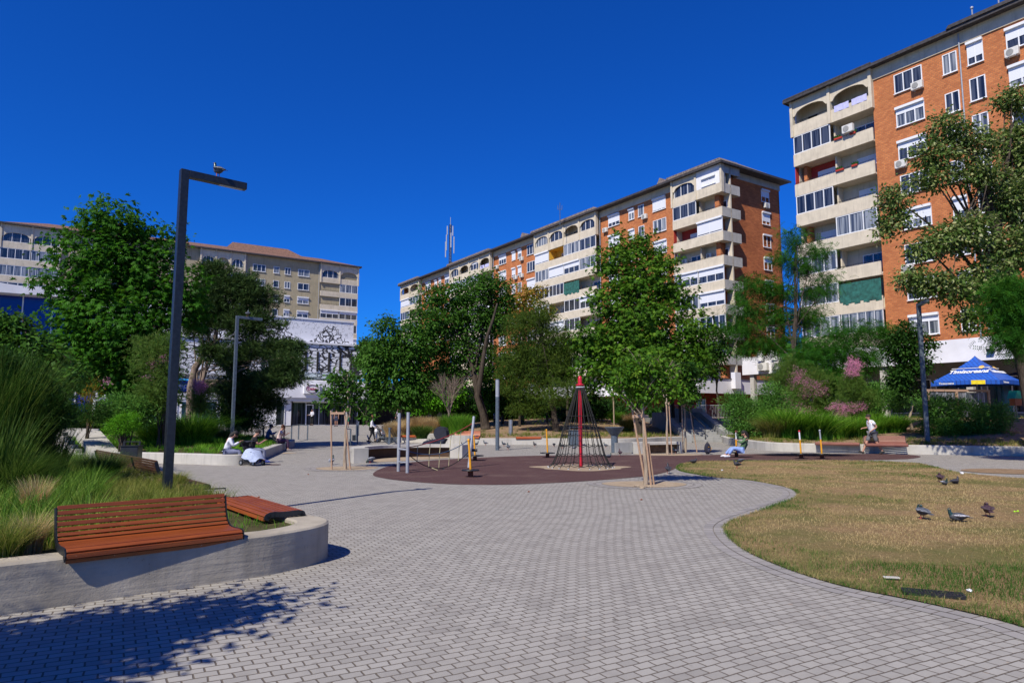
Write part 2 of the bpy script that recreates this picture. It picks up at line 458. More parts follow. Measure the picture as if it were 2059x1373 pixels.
M['leaf_linden']=m_leaf('linden leaves',[(0,(.03,.065,.010,1)),(.5,(.085,.15,.03,1)),(.72,(.26,.30,.11,1)),(1,(.52,.52,.30,1))],.3)
M['leaf_acacia']=m_leaf('feathery leaves',G3((0.013,0.056,0.007,1),(0.029,0.125,0.012,1),(0.074,0.213,0.015,1)))
M['leaf_autumn']=m_leaf('sparse orange leaves',[(0,(0.053,0.100,0.011,1)),(.5,(0.231,0.200,0.022,1)),(1,(0.420,0.175,0.022,1))])
M['leaf_lime']=m_leaf('light green leaves',G3((0.032,0.125,0.006,1),(0.074,0.250,0.011,1),(0.158,0.375,0.022,1)))
M['leaf_bush']=m_leaf('bush leaves',G3((.025,.085,.013,1),(.075,.20,.03,1),(.20,.40,.08,1)))
M['leaf_tam']=m_leaf('tamarisk twigs',[(0,(0.053,0.125,0.015,1)),(.6,(0.095,0.175,0.030,1)),(1,(0.168,0.213,0.045,1))])
M['leaf_pink']=m_leaf('pink blossom',G3((.40,.12,.24,1),(.68,.28,.44,1),(.80,.45,.56,1)),.3)
M['grass_g']=m_leaf('green grass blades',G3((.02,.09,.005,1),(.08,.24,.012,1),(.24,.46,.05,1)))
M['grass_y']=m_leaf('yellow green grass blades',[(0,(.05,.11,.01,1)),(.5,(.15,.19,.03,1)),(1,(.36,.32,.10,1))])
M['grass_d']=m_leaf('dark grass blades',G3((.012,.045,.006,1),(.035,.095,.012,1),(.14,.22,.04,1)))
M['grass_m']=m_leaf('mixed green grass blades',[(0,(.03,.09,.008,1)),(.5,(.09,.20,.02,1)),(.85,(.22,.34,.05,1)),(1,(.45,.40,.16,1))])
M['straw']=m_leaf('straw grass blades',G3((.32,.22,.08,1),(.52,.39,.18,1),(.66,.53,.30,1)),.4)
M['lawnblade']=m_leaf('lawn grass blades',[(0,(.035,.11,.012,1)),(.3,(.09,.16,.03,1)),(.5,(.28,.23,.09,1)),(1,(.50,.38,.19,1))],.25)
def m_bark(name,c1,c2):
    t=NT(name); co=t.coord(); mp=t.n('ShaderNodeMapping'); mp.inputs['Scale'].default_value=(12,12,2.5); t.l(co,mp.inputs[0])
    n=t.noise(1,6,.7,vec=mp.outputs[0]); t.base(t.ramp(n,[(.35,c2),(.65,c1)]),.95,spec=.1); t.bump(n,.9,.04); return t.m
M['bark']=m_bark('dark bark',(.09,.07,.055,1),(.03,.025,.02,1))
M['barkl']=m_bark('light bark',(.30,.23,.19,1),(.12,.09,.07,1))
M['barkp']=m_bark('pale sapling bark',(.42,.34,.26,1),(.22,.17,.12,1))
# ------------------------------------------------------------------ ground
rng = random.Random(7)
def smooth(pts, n=6, closed=False):
    P=[Vector((p[0],p[1])) for p in pts]; k=len(P); out=[]
    rangei = range(k) if closed else range(k-1)
    for i in rangei:
        p0=P[(i-1)%k] if closed or i>0 else P[i]; p1=P[i]; p2=P[(i+1)%k]
        p3=P[(i+2)%k] if closed or i+2<k else P[i+1]
        for j in range(n):
            t=j/n
            out.append(.5*((2*p1)+(-p0+p2)*t+(2*p0-5*p1+4*p2-p3)*t*t+(-p0+3*p1-3*p2+p3)*t**3))
    if not closed: out.append(P[-1])
    return [(p.x,p.y) for p in out]
def offset(pts, d, closed=False):
    k=len(pts); out=[]
    for i in range(k):
        a=Vector(pts[(i-1)%k] if (closed or i>0) else pts[i]); c=Vector(pts[(i+1)%k] if (closed or i<k-1) else pts[i])
        t=(c-a).normalized(); out.append((pts[i][0]-t.y*d,pts[i][1]+t.x*d))
    return out
def ground_z(x, y):
    t=min(1,max(0,(y-47)/24)); return .75*t*t*(3-2*t)
ys=[-80,0,20,40,47]+[47+24*i/16 for i in range(1,17)]+[90,200,1500]
xs=[-1500,-60,-20,0,20,60,1500]
g=MB()
for y in ys:
    for x in xs: g.v.append((x,y,ground_z(x,y)))
for j in range(len(ys)-1):
    for i in range(len(xs)-1):
        b=j*len(xs)+i; g.face((b,b+1,b+len(xs)+1,b+len(xs)))
tag(g.build('paved_ground',M['pave']),kind='structure')

def poly_sheet(name, pts, z, mat, kind='structure', hf=None, step=.8, label=None, cat=None):
    vs=[Vector(p) for p in pts]; n=len(vs)
    loop=list(range(n))
    if hf:
        x0=min(p.x for p in vs); x1=max(p.x for p in vs); y0=min(p.y for p in vs); y1=max(p.y for p in vs)
        y=y0
        while y<y1:
            x=x0
            while x<x1:
                vs.append(Vector((x+.1*sin(y*7),y+.1*sin(x*5)))); x+=step
            y+=step
    r=delaunay_2d_cdt(vs,[],[loop],1,1e-4)
    me=bpy.data.meshes.new(name)
    me.from_pydata([(p.x,p.y,hf(p.x,p.y) if hf else z) for p in r[0]],[],[tuple(f) for f in r[2]])
    me.materials.append(mat)
    bm=bmesh.new(); bm.from_mesh(me); bmesh.ops.recalc_face_normals(bm,faces=bm.faces)
    if bm.faces and sum(f.normal.z for f in bm.faces)<0: bmesh.ops.reverse_faces(bm,faces=bm.faces)
    bm.to_mesh(me); bm.free()
    if hf: me.polygons.foreach_set('use_smooth',[True]*len(me.polygons))
    return tag(link(name,me),label,cat,kind=kind)
def ribbon(name, pts, w, z, mat, closed=False, kind='structure', thick=0.0):
    """flat course of setts of width w to the left of the line"""
    q=offset(pts,w,closed); k=len(pts); me=bpy.data.meshes.new(name); v=[];f=[];s=0;S_=[]
    idx=list(range(k))+([0] if closed else [])
    last=None
    for i in idx:
        if last is not None: s+=hypot(pts[i][0]-pts[last][0],pts[i][1]-pts[last][1])
        last=i; v.append((*pts[i],z)); v.append((*q[i],z)); S_.append(s)
    for i in range(len(idx)-1): f.append((2*i,2*i+2,2*i+3,2*i+1))
    me.from_pydata(v,[],f); me.materials.append(mat)
    uv=me.uv_layers.new(name='UVMap')
    for p in me.polygons:
        for li,vi in zip(p.loop_indices,p.vertices): uv.data[li].uv=(S_[vi//2],(vi%2)*w)
    bm=bmesh.new(); bm.from_mesh(me)
    if sum(x.normal.z for x in bm.faces)<0: bmesh.ops.reverse_faces(bm,faces=bm.faces)
    bm.to_mesh(me); bm.free()
    return tag(link(name,me),kind=kind)
def PX(l, z=0.0): return [G(u,v,z) for u,v in l]
def inside(p, poly):
    x,y=p; c=False; n=len(poly); j=n-1
    for i in range(n):
        xi,yi=poly[i]; xj,yj=poly[j]
        if (yi>y)!=(yj>y) and x<(xj-xi)*(y-yi)/(yj-yi)+xi: c=not c
        j=i
    return c
def dist_line(p, pl):
    best=1e9; P=Vector(p)
    for a,b in zip(pl[:-1],pl[1:]):
        A=Vector(a);B=Vector(b);d=B-A;t=max(0,min(1,(P-A).dot(d)/max(1e-9,d.dot(d)))); best=min(best,(P-A-d*t).length)
    return best

# rubber play surface, lobed behind the lawn
rub_px=[(750,955),(762,944),(795,934),(850,927),(925,922),(1040,917),(1160,915),(1280,915),(1400,915),(1500,913),(1650,912.5),(1790,913),(1850,917),(1820,923),(1700,925.5),(1560,927),(1440,927),(1390,932),(1362,941),(1340,949),(1300,957),(1210,965),(1110,971),(1010,974.5),(910,973.5),(830,968.5),(775,962)]
rubber=smooth(PX(rub_px),5,True)
poly_sheet('rubber_play_surface',rubber,.008,M['rubber'])
for k in range(2): ribbon('paving_border',offset(rubber,-.02-.3*k,True)[::-1],.29,.005,M['band'],True)
# worn sand round the net
c=G(1168,940); poly_sheet('sand_patch',[(c[0]+(1.38+.15*sin(3*a)+.12*sin(7*a))*cos(a)*1.1,c[1]-.05+(1.4+.2*cos(4*a))*sin(a)*.95) for a in [2*pi*i/48 for i in range(48)]],.012,M['sand'])
# lawn
lawn_top=[(1361,940),(1372,933),(1395,929),(1440,927),(1530,926.5),(1620,926),(1700,926),(1775,928),(1850,932),(1924,949),(2000,957),(2070,962),(2400,975)]
lawn_bot=[(2500,1420),(2270,1330),(2059,1262),(1996,1244),(1853,1211),(1709,1182),(1630,1160),(1565,1137),(1504,1110),(1470,1085),(1457,1062),(1475,1046),(1520,1030),(1565,1014),(1598,1002),(1603,991),(1585,981),(1545,972),(1500,965),(1440,960),(1395,953),(1368,947)]
lb=smooth(PX(lawn_bot),5); lt=smooth(PX(lawn_top),5)
lawn=lb+lt[1:-1] if False else smooth(PX(lawn_bot+lawn_top[0:1]),5)[:-1]+lt
poly_sheet('lawn',lawn,.012,M['lawn'])
edge=smooth(PX(lawn_bot[1:]+lawn_top[:9]),6)
for k in range(2): ribbon('paving_border',offset(edge,.01+.15*k)[::1],.14,.005+.004*0,M['band'])
# tree pits
pits=[('pit',(1296,973.5),1.03,.78),('pit',(697,941.5),.98,.85),('pit',(1345,914),1.5,.8),('pit',(560,911),.8,.5)]
for nm,(u,v),rx,ry in pits:
    cx,cy=G(u,v); ring=[(cx+rx*cos(a)*(1+.04*sin(3*a)),cy+ry*sin(a)) for a in [2*pi*i/40 for i in range(40)]]
    poly_sheet('tree_pit_soil',ring,.010,M['sand'])
    for k in range(2): ribbon('paving_border',offset(ring,-.01-.2*k,True)[::-1],.19,.006,M['band'],True)
c=G(2030,948); poly_sheet('tree_pit_soil',[(c[0]+1.3*cos(a),c[1]+1.1*sin(a)) for a in [2*pi*i/32 for i in range(32)]],.0135,M['soil'])
c=G(546,934.5)
mh=MB(); mh.lathe([(.31,0),(.31,.014),(.26,.016)],24); tag(mh.build('manhole_cover',simple('iron cover',(.12,.085,.075,1),.8),loc=(c[0],c[1],.001)),'round rusty manhole cover set in the grey paving in front of the seated couple','manhole cover')

# ------------------------------------------------------------------ planter walls and beds
def wall_strip(name, pts, thick, h, mat, label, z0=-.05, cat='planter wall', joint=2.6, hfun=None, inner=None):
    """wall along pts, its outer face on the line, its body to the left of the line"""
    cr=.02; q=offset(pts,thick); q1=offset(pts,cr); q2=offset(pts,thick-cr)
    if inner:
        q=inner; q1=[(a[0]+(b[0]-a[0])*cr/thick,a[1]+(b[1]-a[1])*cr/thick) for a,b in zip(pts,q)]; q2=[(b[0]+(a[0]-b[0])*cr/thick,b[1]+(a[1]-b[1])*cr/thick) for a,b in zip(pts,q)]
    m=MB()
    def hh(i): return hfun(pts[i]) if hfun else h
    for i in range(len(pts)):
        H_=hh(i)
        m.v += [(*pts[i],z0),(*pts[i],H_-cr),(*q1[i],H_),(*q2[i],H_),(*q[i],H_-cr),(*q[i],z0)]
    for i in range(len(pts)-1):
        for j in range(5): m.face((6*i+j,6*i+6+j,6*i+7+j,6*i+1+j),True)
    m.face(range(6)); m.face([6*(len(pts)-1)+j for j in range(6)][::-1])
    o=m.build(name,mat); o.data.set_sharp_from_angle(angle=radians(25)); return tag(o,label,cat)
def resample(pts, step):
    out=[pts[0]]; 
    for a,b in zip(pts[:-1],pts[1:]):
        n=max(1,int(hypot(b[0]-a[0],b[1]-a[1])/step))
        for i in range(1,n+1): out.append((a[0]+(b[0]-a[0])*i/n,a[1]+(b[1]-a[1])*i/n))
    return out
# left foreground planter: front wall, rounded nose, back wall
PH1=.42
f0=G(0,1237); f1=(-2.56,7.38); dx=(f1[0]-f0[0],f1[1]-f0[1]); L_=hypot(*dx); dx=(dx[0]/L_,dx[1]/L_)
n1=(-dx[1]*.32,dx[0]*.32)
def lerp2(a,b,n): return [(a[0]+(b[0]-a[0])*i/n,a[1]+(b[1]-a[1])*i/n) for i in range(n)]
fs=(f0[0]-dx[0]*9,f0[1]-dx[1]*9)
outer=lerp2(fs,f1,30)+smooth([f1,(-2.34,7.69),(-2.20,8.0),(-2.18,8.3),(-2.30,8.58),(-2.50,8.78),(-2.74,9.0)],4)[:-1]+lerp2((-2.74,9.0),(-5.80,12.70),10)+lerp2((-5.80,12.70),(-10.9,18.56),12)+[(-10.9,18.56)]
nb_=(-.754*.32,-.656*.32)
inner=lerp2((fs[0]+n1[0],fs[1]+n1[1]),(f1[0]+n1[0],f1[1]+n1[1]),30)+smooth([(f1[0]+n1[0],f1[1]+n1[1]),(-2.64,7.80),(-2.56,7.98),(-2.54,8.16),(-2.60,8.35),(-2.74,8.52),(-2.74+nb_[0],9.0+nb_[1])],4)[:-1]+lerp2((-2.74+nb_[0],9.0+nb_[1]),(-5.80+nb_[0],12.70+nb_[1]),10)+lerp2((-5.80+nb_[0],12.70+nb_[1]),(-10.9+nb_[0],18.56+nb_[1]),12)+[(-10.9+nb_[0],18.56+nb_[1])]
p1_line=outer
P1W=wall_strip('planter_wall',outer,.32,PH1,M['conc'],'thick concrete planter wall in the left foreground with a rounded end carrying slatted benches',inner=inner)
P1poly=[(p[0]*.97+q[0]*.03,p[1]*.97+q[1]*.03) for p,q in zip(inner,outer)]+[(-13,20),(-19,14),(-16,-4)]
def hf1(x,y):
    return .37
poly_sheet('planting_bed',P1poly,.37,M['bed'],hf=lambda x,y:.355+.015*sin(3*x)*sin(2.7*y),step=.5)
# middle left planter
P2L=[(-14.6,25.45),(-13.6,25.2),(-11.5,24.4),(-10.2,23.85),(-9.7,23.75),(-9.3,23.95),(-9.2,24.6),(-9.6,26.5),(-10.8,32),(-12.2,38.6),(-12.7,40.2)]
P2L=smooth(P2L,4)
wall_strip('planter_wall',P2L,.38,.36,M['concl'],'pale concrete planter wall with a rounded corner behind the seated couple, left middle distance')
def hf2(x,y): 
    return .30+min(.75,.055*dist_line((x,y),P2L))+.03*sin(x*1.3)*sin(y*1.1)
P2poly=offset(P2L,.3)+[(-14.5,41.5),(-18,43),(-22,47),(-60,56),(-60,30),(-18,27.4)]
poly_sheet('planting_bed',P2poly,0,M['bed'],hf=hf2,step=.9)
# right planter
P3L=smooth(PX([(1449,887),(1458,892),(1472,895),(1502,900),(1550,906),(1640,909),(1785,912),(2059,917),(2500,925)]),5)[::1]
wall_strip('planter_wall',P3L,.40,.40,M['concl'],'long low concrete planter wall along the right side carrying the red slatted bench')
def hf3(x,y):
    return .34+min(1.25,.105*dist_line((x,y),P3L))+.03*sin(x*1.3)*sin(y*1.1)
P3in=offset(P3L,.32)
P3poly=P3in+[(75,40),(75,90),(18,90),(14.9,56),(14.3,50),(13.9,47)]
poly_sheet('planting_bed',P3poly,0,M['soil'],hf=hf3,step=1.0)
# centre planter
P4L=[(-8.2,47.5),(-7.9,45.6),(-6.2,44.6),(-4.6,43.0),(-3.9,41.6),(-2.2,41.1),(.3,41.2),(3,40.9),(6.2,40.6),(8.4,42.2),(9.5,43.4),(11.4,45.0)]
P4L=smooth(P4L,4)
wall_strip('planter_wall',P4L,.40,.38,M['concl'],'low concrete planter wall in the middle distance behind the play area and under the trees')
def hf4(x,y):
    return .32+min(1.25,.06*dist_line((x,y),P4L))+.03*sin(x*1.3)*sin(y*1.1)
P4poly=offset(P4L,.32)+[(11.6,54),(17,95),(2,95),(1,72),(-4,58),(-7.6,52)]
poly_sheet('planting_bed',P4poly,0,M['soil'],hf=hf4,step=1.0)
# left stairs with their sloping concrete cheek
r_=empty('garden_stairs',(0,0,0),0,'concrete garden steps with a pale sloping side wall, far left','stairs')
m=MB()
for i in range(7): m.box(-23,-15.6-.36*i,25.2+.34*i,25.2+.34*(i+1),-.05 if i==0 else .15*i-.15+.01,.15*(i+1))
m.build('treads',M['concl'],r_,bevel=.01)
m=MB(); A=[(-14.75,25.1,.36),(-18.9,30.6,1.12),(-21.8,31.4,1.16)]
for (p,q) in ((A[0],A[1]),(A[1],A[2])):
    d=Vector(q)-Vector(p); n=Vector((-d.y,d.x,0)).normalized()*.45
    b=len(m.v)
    for (e) in (p,q):
        for s_ in (-1,1): m.v.append((e[0]+n.x*s_,e[1]+n.y*s_,-.05)); m.v.append((e[0]+n.x*s_,e[1]+n.y*s_,e[2]+(.0)))
    for f in ((0,1,3,2),(4,6,7,5),(0,4,5,1),(2,3,7,6),(1,5,7,3)): m.face([b+i for i in f])
m.build('cheek_wall',M['concl'],r_)
m=MB(); m.tube([(-17.6,24.9,.3),(-17.6,24.9,1.05)],.03,8); m.tube([(-17.6,24.9,1.05),(-20.2,27.6,1.55)],.03,8)
m.build('handrail',M['black'],r_)
# right stairs between centre and right planters
r_=empty('terrace_stairs',(0,0,0),0,'shaded concrete steps with side walls climbing to the brick building','stairs')
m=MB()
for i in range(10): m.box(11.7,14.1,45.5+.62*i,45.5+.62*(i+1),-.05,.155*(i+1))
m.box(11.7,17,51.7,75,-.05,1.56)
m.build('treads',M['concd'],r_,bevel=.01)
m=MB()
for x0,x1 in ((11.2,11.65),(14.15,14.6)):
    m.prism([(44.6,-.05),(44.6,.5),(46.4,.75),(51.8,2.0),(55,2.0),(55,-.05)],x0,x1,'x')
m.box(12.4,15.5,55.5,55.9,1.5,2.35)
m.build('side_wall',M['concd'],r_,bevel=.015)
m=MB()
for x in (12.9,):
    m.tube([(x,46,1.0),(x,51.8,2.4)],.035,6)
    for y,z in ((46,.15),(49,.9),(51.8,1.5)): m.tube([(x,y,z),(x,y,1.0+(y-46)*.241)],.03,6)
m.build('handrail',M['black'],r_)

# ------------------------------------------------------------------ buildings
def window(par, x, z, w, h, y=0.0, n=2, shut=0.0, kind='glass', axis='y', roller=True, name='window', sill=True, fw=.07):
    """window in the wall plane; axis 'y': wall faces local -y; axis 'x': wall faces local +x (then x means distance along y, y means wall x)"""
    def mk(m, a0,a1,d0,d1,z0,z1):
        if axis=='y': m.box(a0,a1,y+d0,y+d1,z0,z1)
        else: m.box(y-d1,y-d0,a0,a1,z0,z1)
    m=MB(); x0,x1=x,x+w; z0,z1=z,z+h
    e=-.05
    mk(m,x0,x1,e,.06,z0,z0+fw); mk(m,x0,x1,e,.06,z1-fw,z1)
    mk(m,x0,x0+fw,e,.06,z0+fw,z1-fw); mk(m,x1-fw,x1,e,.06,z0+fw,z1-fw)
    for i in range(1,n):
        c=x0+w*i/n; mk(m,c-fw*.55,c+fw*.55,e+.003,.055,z0+fw,z1-fw)
    if roller: mk(m,x0-.02,x1+.02,-.22,e-.003,z1-.16,z1+.04)
    if sill: mk(m,x0-.05,x1+.05,-.12,e-.002,z0-.05,z0-.002)
    f=m.build(name,M['pvc'],par)
    g_=MB(); mk(g_,x0+fw*.5,x1-fw*.5,.0,.03,z0+fw*.5,z1-fw*.5)
    g_.build('pane',M[kind],f)
    if shut>0:
        s_=MB(); zs=z1-fw-(h-2*fw)*shut
        mk(s_,x0+fw*.6,x1-fw*.6,-.045,-.015,zs,z1-fw*.9); s_.build('shutter',M['shutter'],f)
    return f
def aircon(par, x, z, y=0.0, axis='y', s=1.0):
    m=MB()
    if axis=='y': m.box(x,x+.85*s,y-.4,y-.08,z,z+.6*s)
    else: m.box(y+.08,y+.4,x,x+.85*s,z,z+.6*s)
    o=m.build('air_conditioner',M['ac'],par,bevel=.02)
    d=MB()
    if axis=='y':
        d.tube([(x+.33*s,y-.405,z+.3*s),(x+.33*s,y-.425,z+.3*s)],.23*s,16); 
    else: d.tube([(y+.405,x+.33*s,z+.3*s),(y+.425,x+.33*s,z+.3*s)],.23*s,16)
    d.build('fan_grille',M['concd'],o)
    k=MB()
    for dx_ in (.12,.65):
        if axis=='y': k.box(x+dx_*s,x+dx_*s+.05,y-.4,y,z-.06,z-.005)
        else: k.box(y,y+.4,x+dx_*s,x+dx_*s+.05,z-.06,z-.005)
    k.build('bracket',M['galv'],o)
    return o
def arch_poly(x0,x1,zb,z1,rise,spring,mar=.22):
    a0,a1=x0+mar,x1-mar; pts=[(x0,z1),(x0,spring),(a0,spring)]
    for i in range(1,12):
        t=i/12; xx=a0+(a1-a0)*t; pts.append((xx,spring+rise*(1-(2*t-1)**2)**.5))
    pts += [(a1,spring),(x1,spring),(x1,z1)]
    return pts
Z0,FL,PH=27.0,2.8,1.12        # underside of the top parapet, storey height, parapet height
def balcony_block(B, x0, x1, bays, rows, nfl=8, y0=0.0, depth=1.5, zt=30.35, ra=None, rndm=None, Z0=Z0, FL=FL, PH=PH, mat='render', arch=True):
    """a stack of loggias: parapets, slabs, pillars, arched top floor, and what closes each bay"""
    R=rndm or random.Random(int(x0*10)); w=(x1-x0)/bays
    cl=MB()
    for k in range(nfl):
        z=Z0-FL*k
        p=MB(); p.box(x0,x1,y0,y0+.12,z,z+PH)
        if k>0: p.box(x0,x0+.12,y0+.12,y0+.6,z,z+PH); 
        p.build('parapet',M[mat],B,bevel=.012)
        cl.box(x0+.02,x1-.02,y0+.125,y0+depth+.5,z,z+.16)
    cl.box(x0+.02,x1-.02,y0+.125,y0+depth+.5,zt-.1,zt+.1)
    cl.build('floor_slabs',M[mat],B)
    bk=MB(); bk.box(x0,x1,y0+depth,y0+depth+.2,4.6,zt)
    bk.build('loggia_wall',M[mat],B)
    if arch:
        for i in range(bays):
            a=x0+w*i; q=MB()
            sp=Z0+PH+.78
            code=rows[0][i]
            if code!='P': q.prism(arch_poly(a+.09,a+w-.09,0,zt,.62,sp),y0+.01,y0+.14,'y')
            else: q.box(a+.09,a+w-.09,y0+.01,y0+.14,Z0+PH+.002,zt)
            q.build('arch_panel',M['renderw'] if code=='P' else M[mat],B)
        for i in range(bays+1):
            q=MB(); c=x0+w*i; q.box(c-.13,c+.13,y0-.10,y0+.4,Z0-.02,zt+.12)
            q.build('pillar',M[mat],B,bevel=.015)
    for k in range(nfl):
        z=Z0-FL*k+PH; hh=FL-PH
        if k==0: hh=zt-z-.1
        for i in range(bays):
            a=x0+w*i+.06; ww=w-.12
            code=rows[k][i] if k<len(rows) and i<len(rows[k]) else R.choice('ggghso')
            # solid divider between flats
            if i in (0,bays//2):
                dv=MB(); dv.box(x0+w*i-.06 if i else x0+.0,x0+w*i+.06 if i else x0+.14,y0+.62,y0+depth,z-PH+.17,z+hh); dv.build('divider',M[mat],B)
            if k==0 and code not in 'P':
                a+=.2; ww-=.4
                if code=='g': window(B,a,z,ww,hh-.25,y0+.2,3,0,'glass',roller=False,name='balcony_glazing',sill=False)
                elif code=='h': window(B,a,z,ww,hh-.25,y0+.2,3,.45,'glass',roller=False,name='balcony_glazing',sill=False)
                elif code=='l':
                    window(B,a,z,ww,hh-.25,y0+.2,5,0,'glasscurt',roller=False,name='balcony_glazing',sill=False,fw=.04)
                else:
                    dr=MB(); dr.box(a+.5,a+1.4,y0+depth-.05,y0+depth-.003,z-PH+.2,z+.9); dr.build('balcony_door',M['dark'],B)
                    rl=MB(); rl.box(a,a+ww,y0+.03,y0+.07,z+.18,z+.22); rl.build('rail',M['black'],B)
                    if code=='q':
                        for j in range(2):
                            s_=MB(); n_=12
                            for jj in range(n_):
                                xx=a+.2+j*(ww*.5)+jj*ww*.42/n_; s_.box(xx,xx+ww*.42/n_-.002,y0-.02+.02*sin(jj),y0+.02+.02*sin(jj),z+.22-.55-.0*j,z+.235)
                            s_.build('laundry',M['laundry'],B)
                continue
            if code=='P': window(B,a+ww*.25,z+.15,ww*.55,1.0,y0+.02,2,.3,'glass'); continue
            if code in 'gcd':
                window(B,a,z,ww,hh,y0+.07,R.choice((3,4)),0,{'g':R.choice(('glass','glass','glasscurt')),'c':'glasscurt','d':'glass'}[code],roller=False,name='balcony_glazing',sill=False)
            elif code=='s':
                window(B,a,z,ww,hh,y0+.07,2,.93,'glass',roller=True,name='balcony_glazing',sill=False)
            elif code=='h':
                window(B,a,z,ww,hh,y0+.07,3,R.uniform(.35,.75),'glass',roller=True,name='balcony_glazing',sill=False)
            elif code=='C':
                window(B,a,z,ww,hh,y0+.07,5,0,'glasscurt',roller=False,name='balcony_glazing',sill=False,fw=.035)
            elif code=='n':
                nt=MB(); N=14
                for jj in range(N):
                    xx=a+ww*jj/N; nt.box(xx,xx+ww/N-.001,y0-.03+.02*sin(jj*1.7),y0+.0+.02*sin(jj*1.7),z-.15-.25*abs(sin(jj*.9)),z+hh-.25)
                nt.build('shade_net',M['greennet'],B)
            else:
                if code in 'yr':
                    wl=MB(); wl.box(a-.05,a+ww+.05,y0+depth-.03,y0+depth-.004,z-PH+.17,z+hh-.02); wl.box(a-.05,a+.02,y0+.15,y0+depth-.03,z-PH+.17,z+hh-.02)
                    if code=='y': wl.box(a+ww-.02,a+ww+.05,y0+.15,y0+depth-.03,z-PH+.17,z+hh-.02); wl.box(a,a+ww,y0+.15,y0+depth-.03,z+hh-.05,z+hh-.021)
                    wl.build('painted_loggia_wall',M['yellowwall' if code=='y' else 'redwall'],B)
                window(B,a+ww*.4,z-.7,ww*.5,1.75,y0+depth-.05,2,R.choice((0,.5)),'glass',roller=False,name='balcony_door',sill=False)
                rl=MB(); rl.box(a,a+ww,y0+.03,y0+.06,z+.12,z+.15)
                for jj in range(8): rl.box(a+ww*jj/8,a+ww*jj/8+.02,y0+.03,y0+.05,z,z+.12)
                rl.build('rail',M['black'],B)
                if code=='a': aircon(B,a+.25,z+.35,y0+depth,s=.9)
                if code=='f':
                    rr=random.Random(3)
                    for fx,fw_ in ((.3,.7),(1.7,.5)):
                        fp=MB(); lf=MB(); fp.box(a+fx,a+fx+fw_,y0-.14,y0-.01,z-.02,z+.13); o=fp.build('flower_box',M['redwall'],B)
                        q=z+.12
                        for jj in range(7): lf.tube([(a+fx+.05+jj*.08,y0-.07,q-.03),(a+fx+.05+jj*.08+rr.uniform(-.05,.05),y0-.07,q+.12),(a+fx+.05+jj*.08+rr.uniform(-.1,.1),y0-.1,q+.22)],[.05,.06,.02],5)
                        lf.build('flowers',M['leaf_bush'],o)
def gutter_pipe(B,x,y,z0,z1):
    m=MB(); m.tube([(x,y-.06,z0),(x,y-.06,z1)],.055,8,smooth=True); m.build('downpipe',M['galv'],B)
def roof(B,x0,x1,y0,y1,z,rise,mat='roofb',over=.45,hip=3.0,drop=.28):
    m=MB(); X0,X1,Y0,Y1=x0-over,x1+over,y0-over,y1+over; ym=(Y0+Y1)/2
    m.v+=[(X0,Y0,z),(X1,Y0,z),(X1,Y1,z),(X0,Y1,z),(X0+hip,ym,z+rise),(X1-hip,ym,z+rise)]
    for f in ((0,1,5,4),(1,2,5),(2,3,4,5),(3,0,4),(0,3,2,1)): m.face(f)
    m.build('roof',M[mat],B)
    e=MB(); e.box(X0-.06,X1+.06,Y0-.08,Y0+.0,z-.2,z+.05); e.box(X1-.0,X1+.08,Y0,Y1,z-.2,z+.05); e.box(X0-.08,X0,Y0,Y1,z-.2,z+.05)
    e.box(X0+.02,X1-.02,Y0+.02,Y1-.02,z-.12,z-.02)
    e.build('eave',M['roofg'],B)

PHI_A=atan2(-.835,.550); PHI_B=atan2(.550,.835)
# ---- centre building
CB=empty('apartment_block',(23.712,75,0),PHI_A,'long orange brick apartment block with cream balcony stacks receding behind the trees, centre','apartment building')
XA,XB0,XB1,XC0,XC1,XD0,XD1=-7.49,-21.85,-36.6,-50.14,-64.8,-78.6,-87.6
for a_,b_ in ((XB0,XA),(XC0,XB1),(XD0,XC1)):
    w_=MB(); w_.box(a_,b_,.75,.95,1.2,29.6); w_.build('front_brick_wall',M['brick'],CB)
w_=MB(); w_.box(-1.1,-.9,.9,11.9,1.2,29.6); w_.box(XD1+.3,-.9,11.7,11.9,1.2,29.6); w_.box(XD1,XD1+.25,.9,11.9,1.2,29.6); w_.build('gable_brick_wall',M['brickd'],CB)
for a,b in ((XB0,XA),(XC0,XB1),(XD0,XC1)):
    w_=MB(); w_.box(a-.2,b+.2,.66,.76,29.4,30.4); w_.build('cornice_band',M['render'],CB); gutter_pipe(CB,b-.25,.6,4,29.4); gutter_pipe(CB,a+.3,.6,4,29.4)
w_=MB(); w_.box(-.92,-.82,3.4,12,29.5,30.4); w_.build('cornice_band',M['concl'],CB)
balcony_block(CB,XA,0.0,2,['gP','go','rs','aa','hh','gh','cg','gg','hh'],8)
balcony_block(CB,XB1,XB0,4,['lgog','sygg','gshg','ggno','sogh','gsgo','ghog','gsgg'],8)
balcony_block(CB,XC1,XC0,4,['gohq','sggo','gogs','gggs'],7)
balcony_block(CB,XD1,XD0,2,['oo','sg','go','gg'],7)
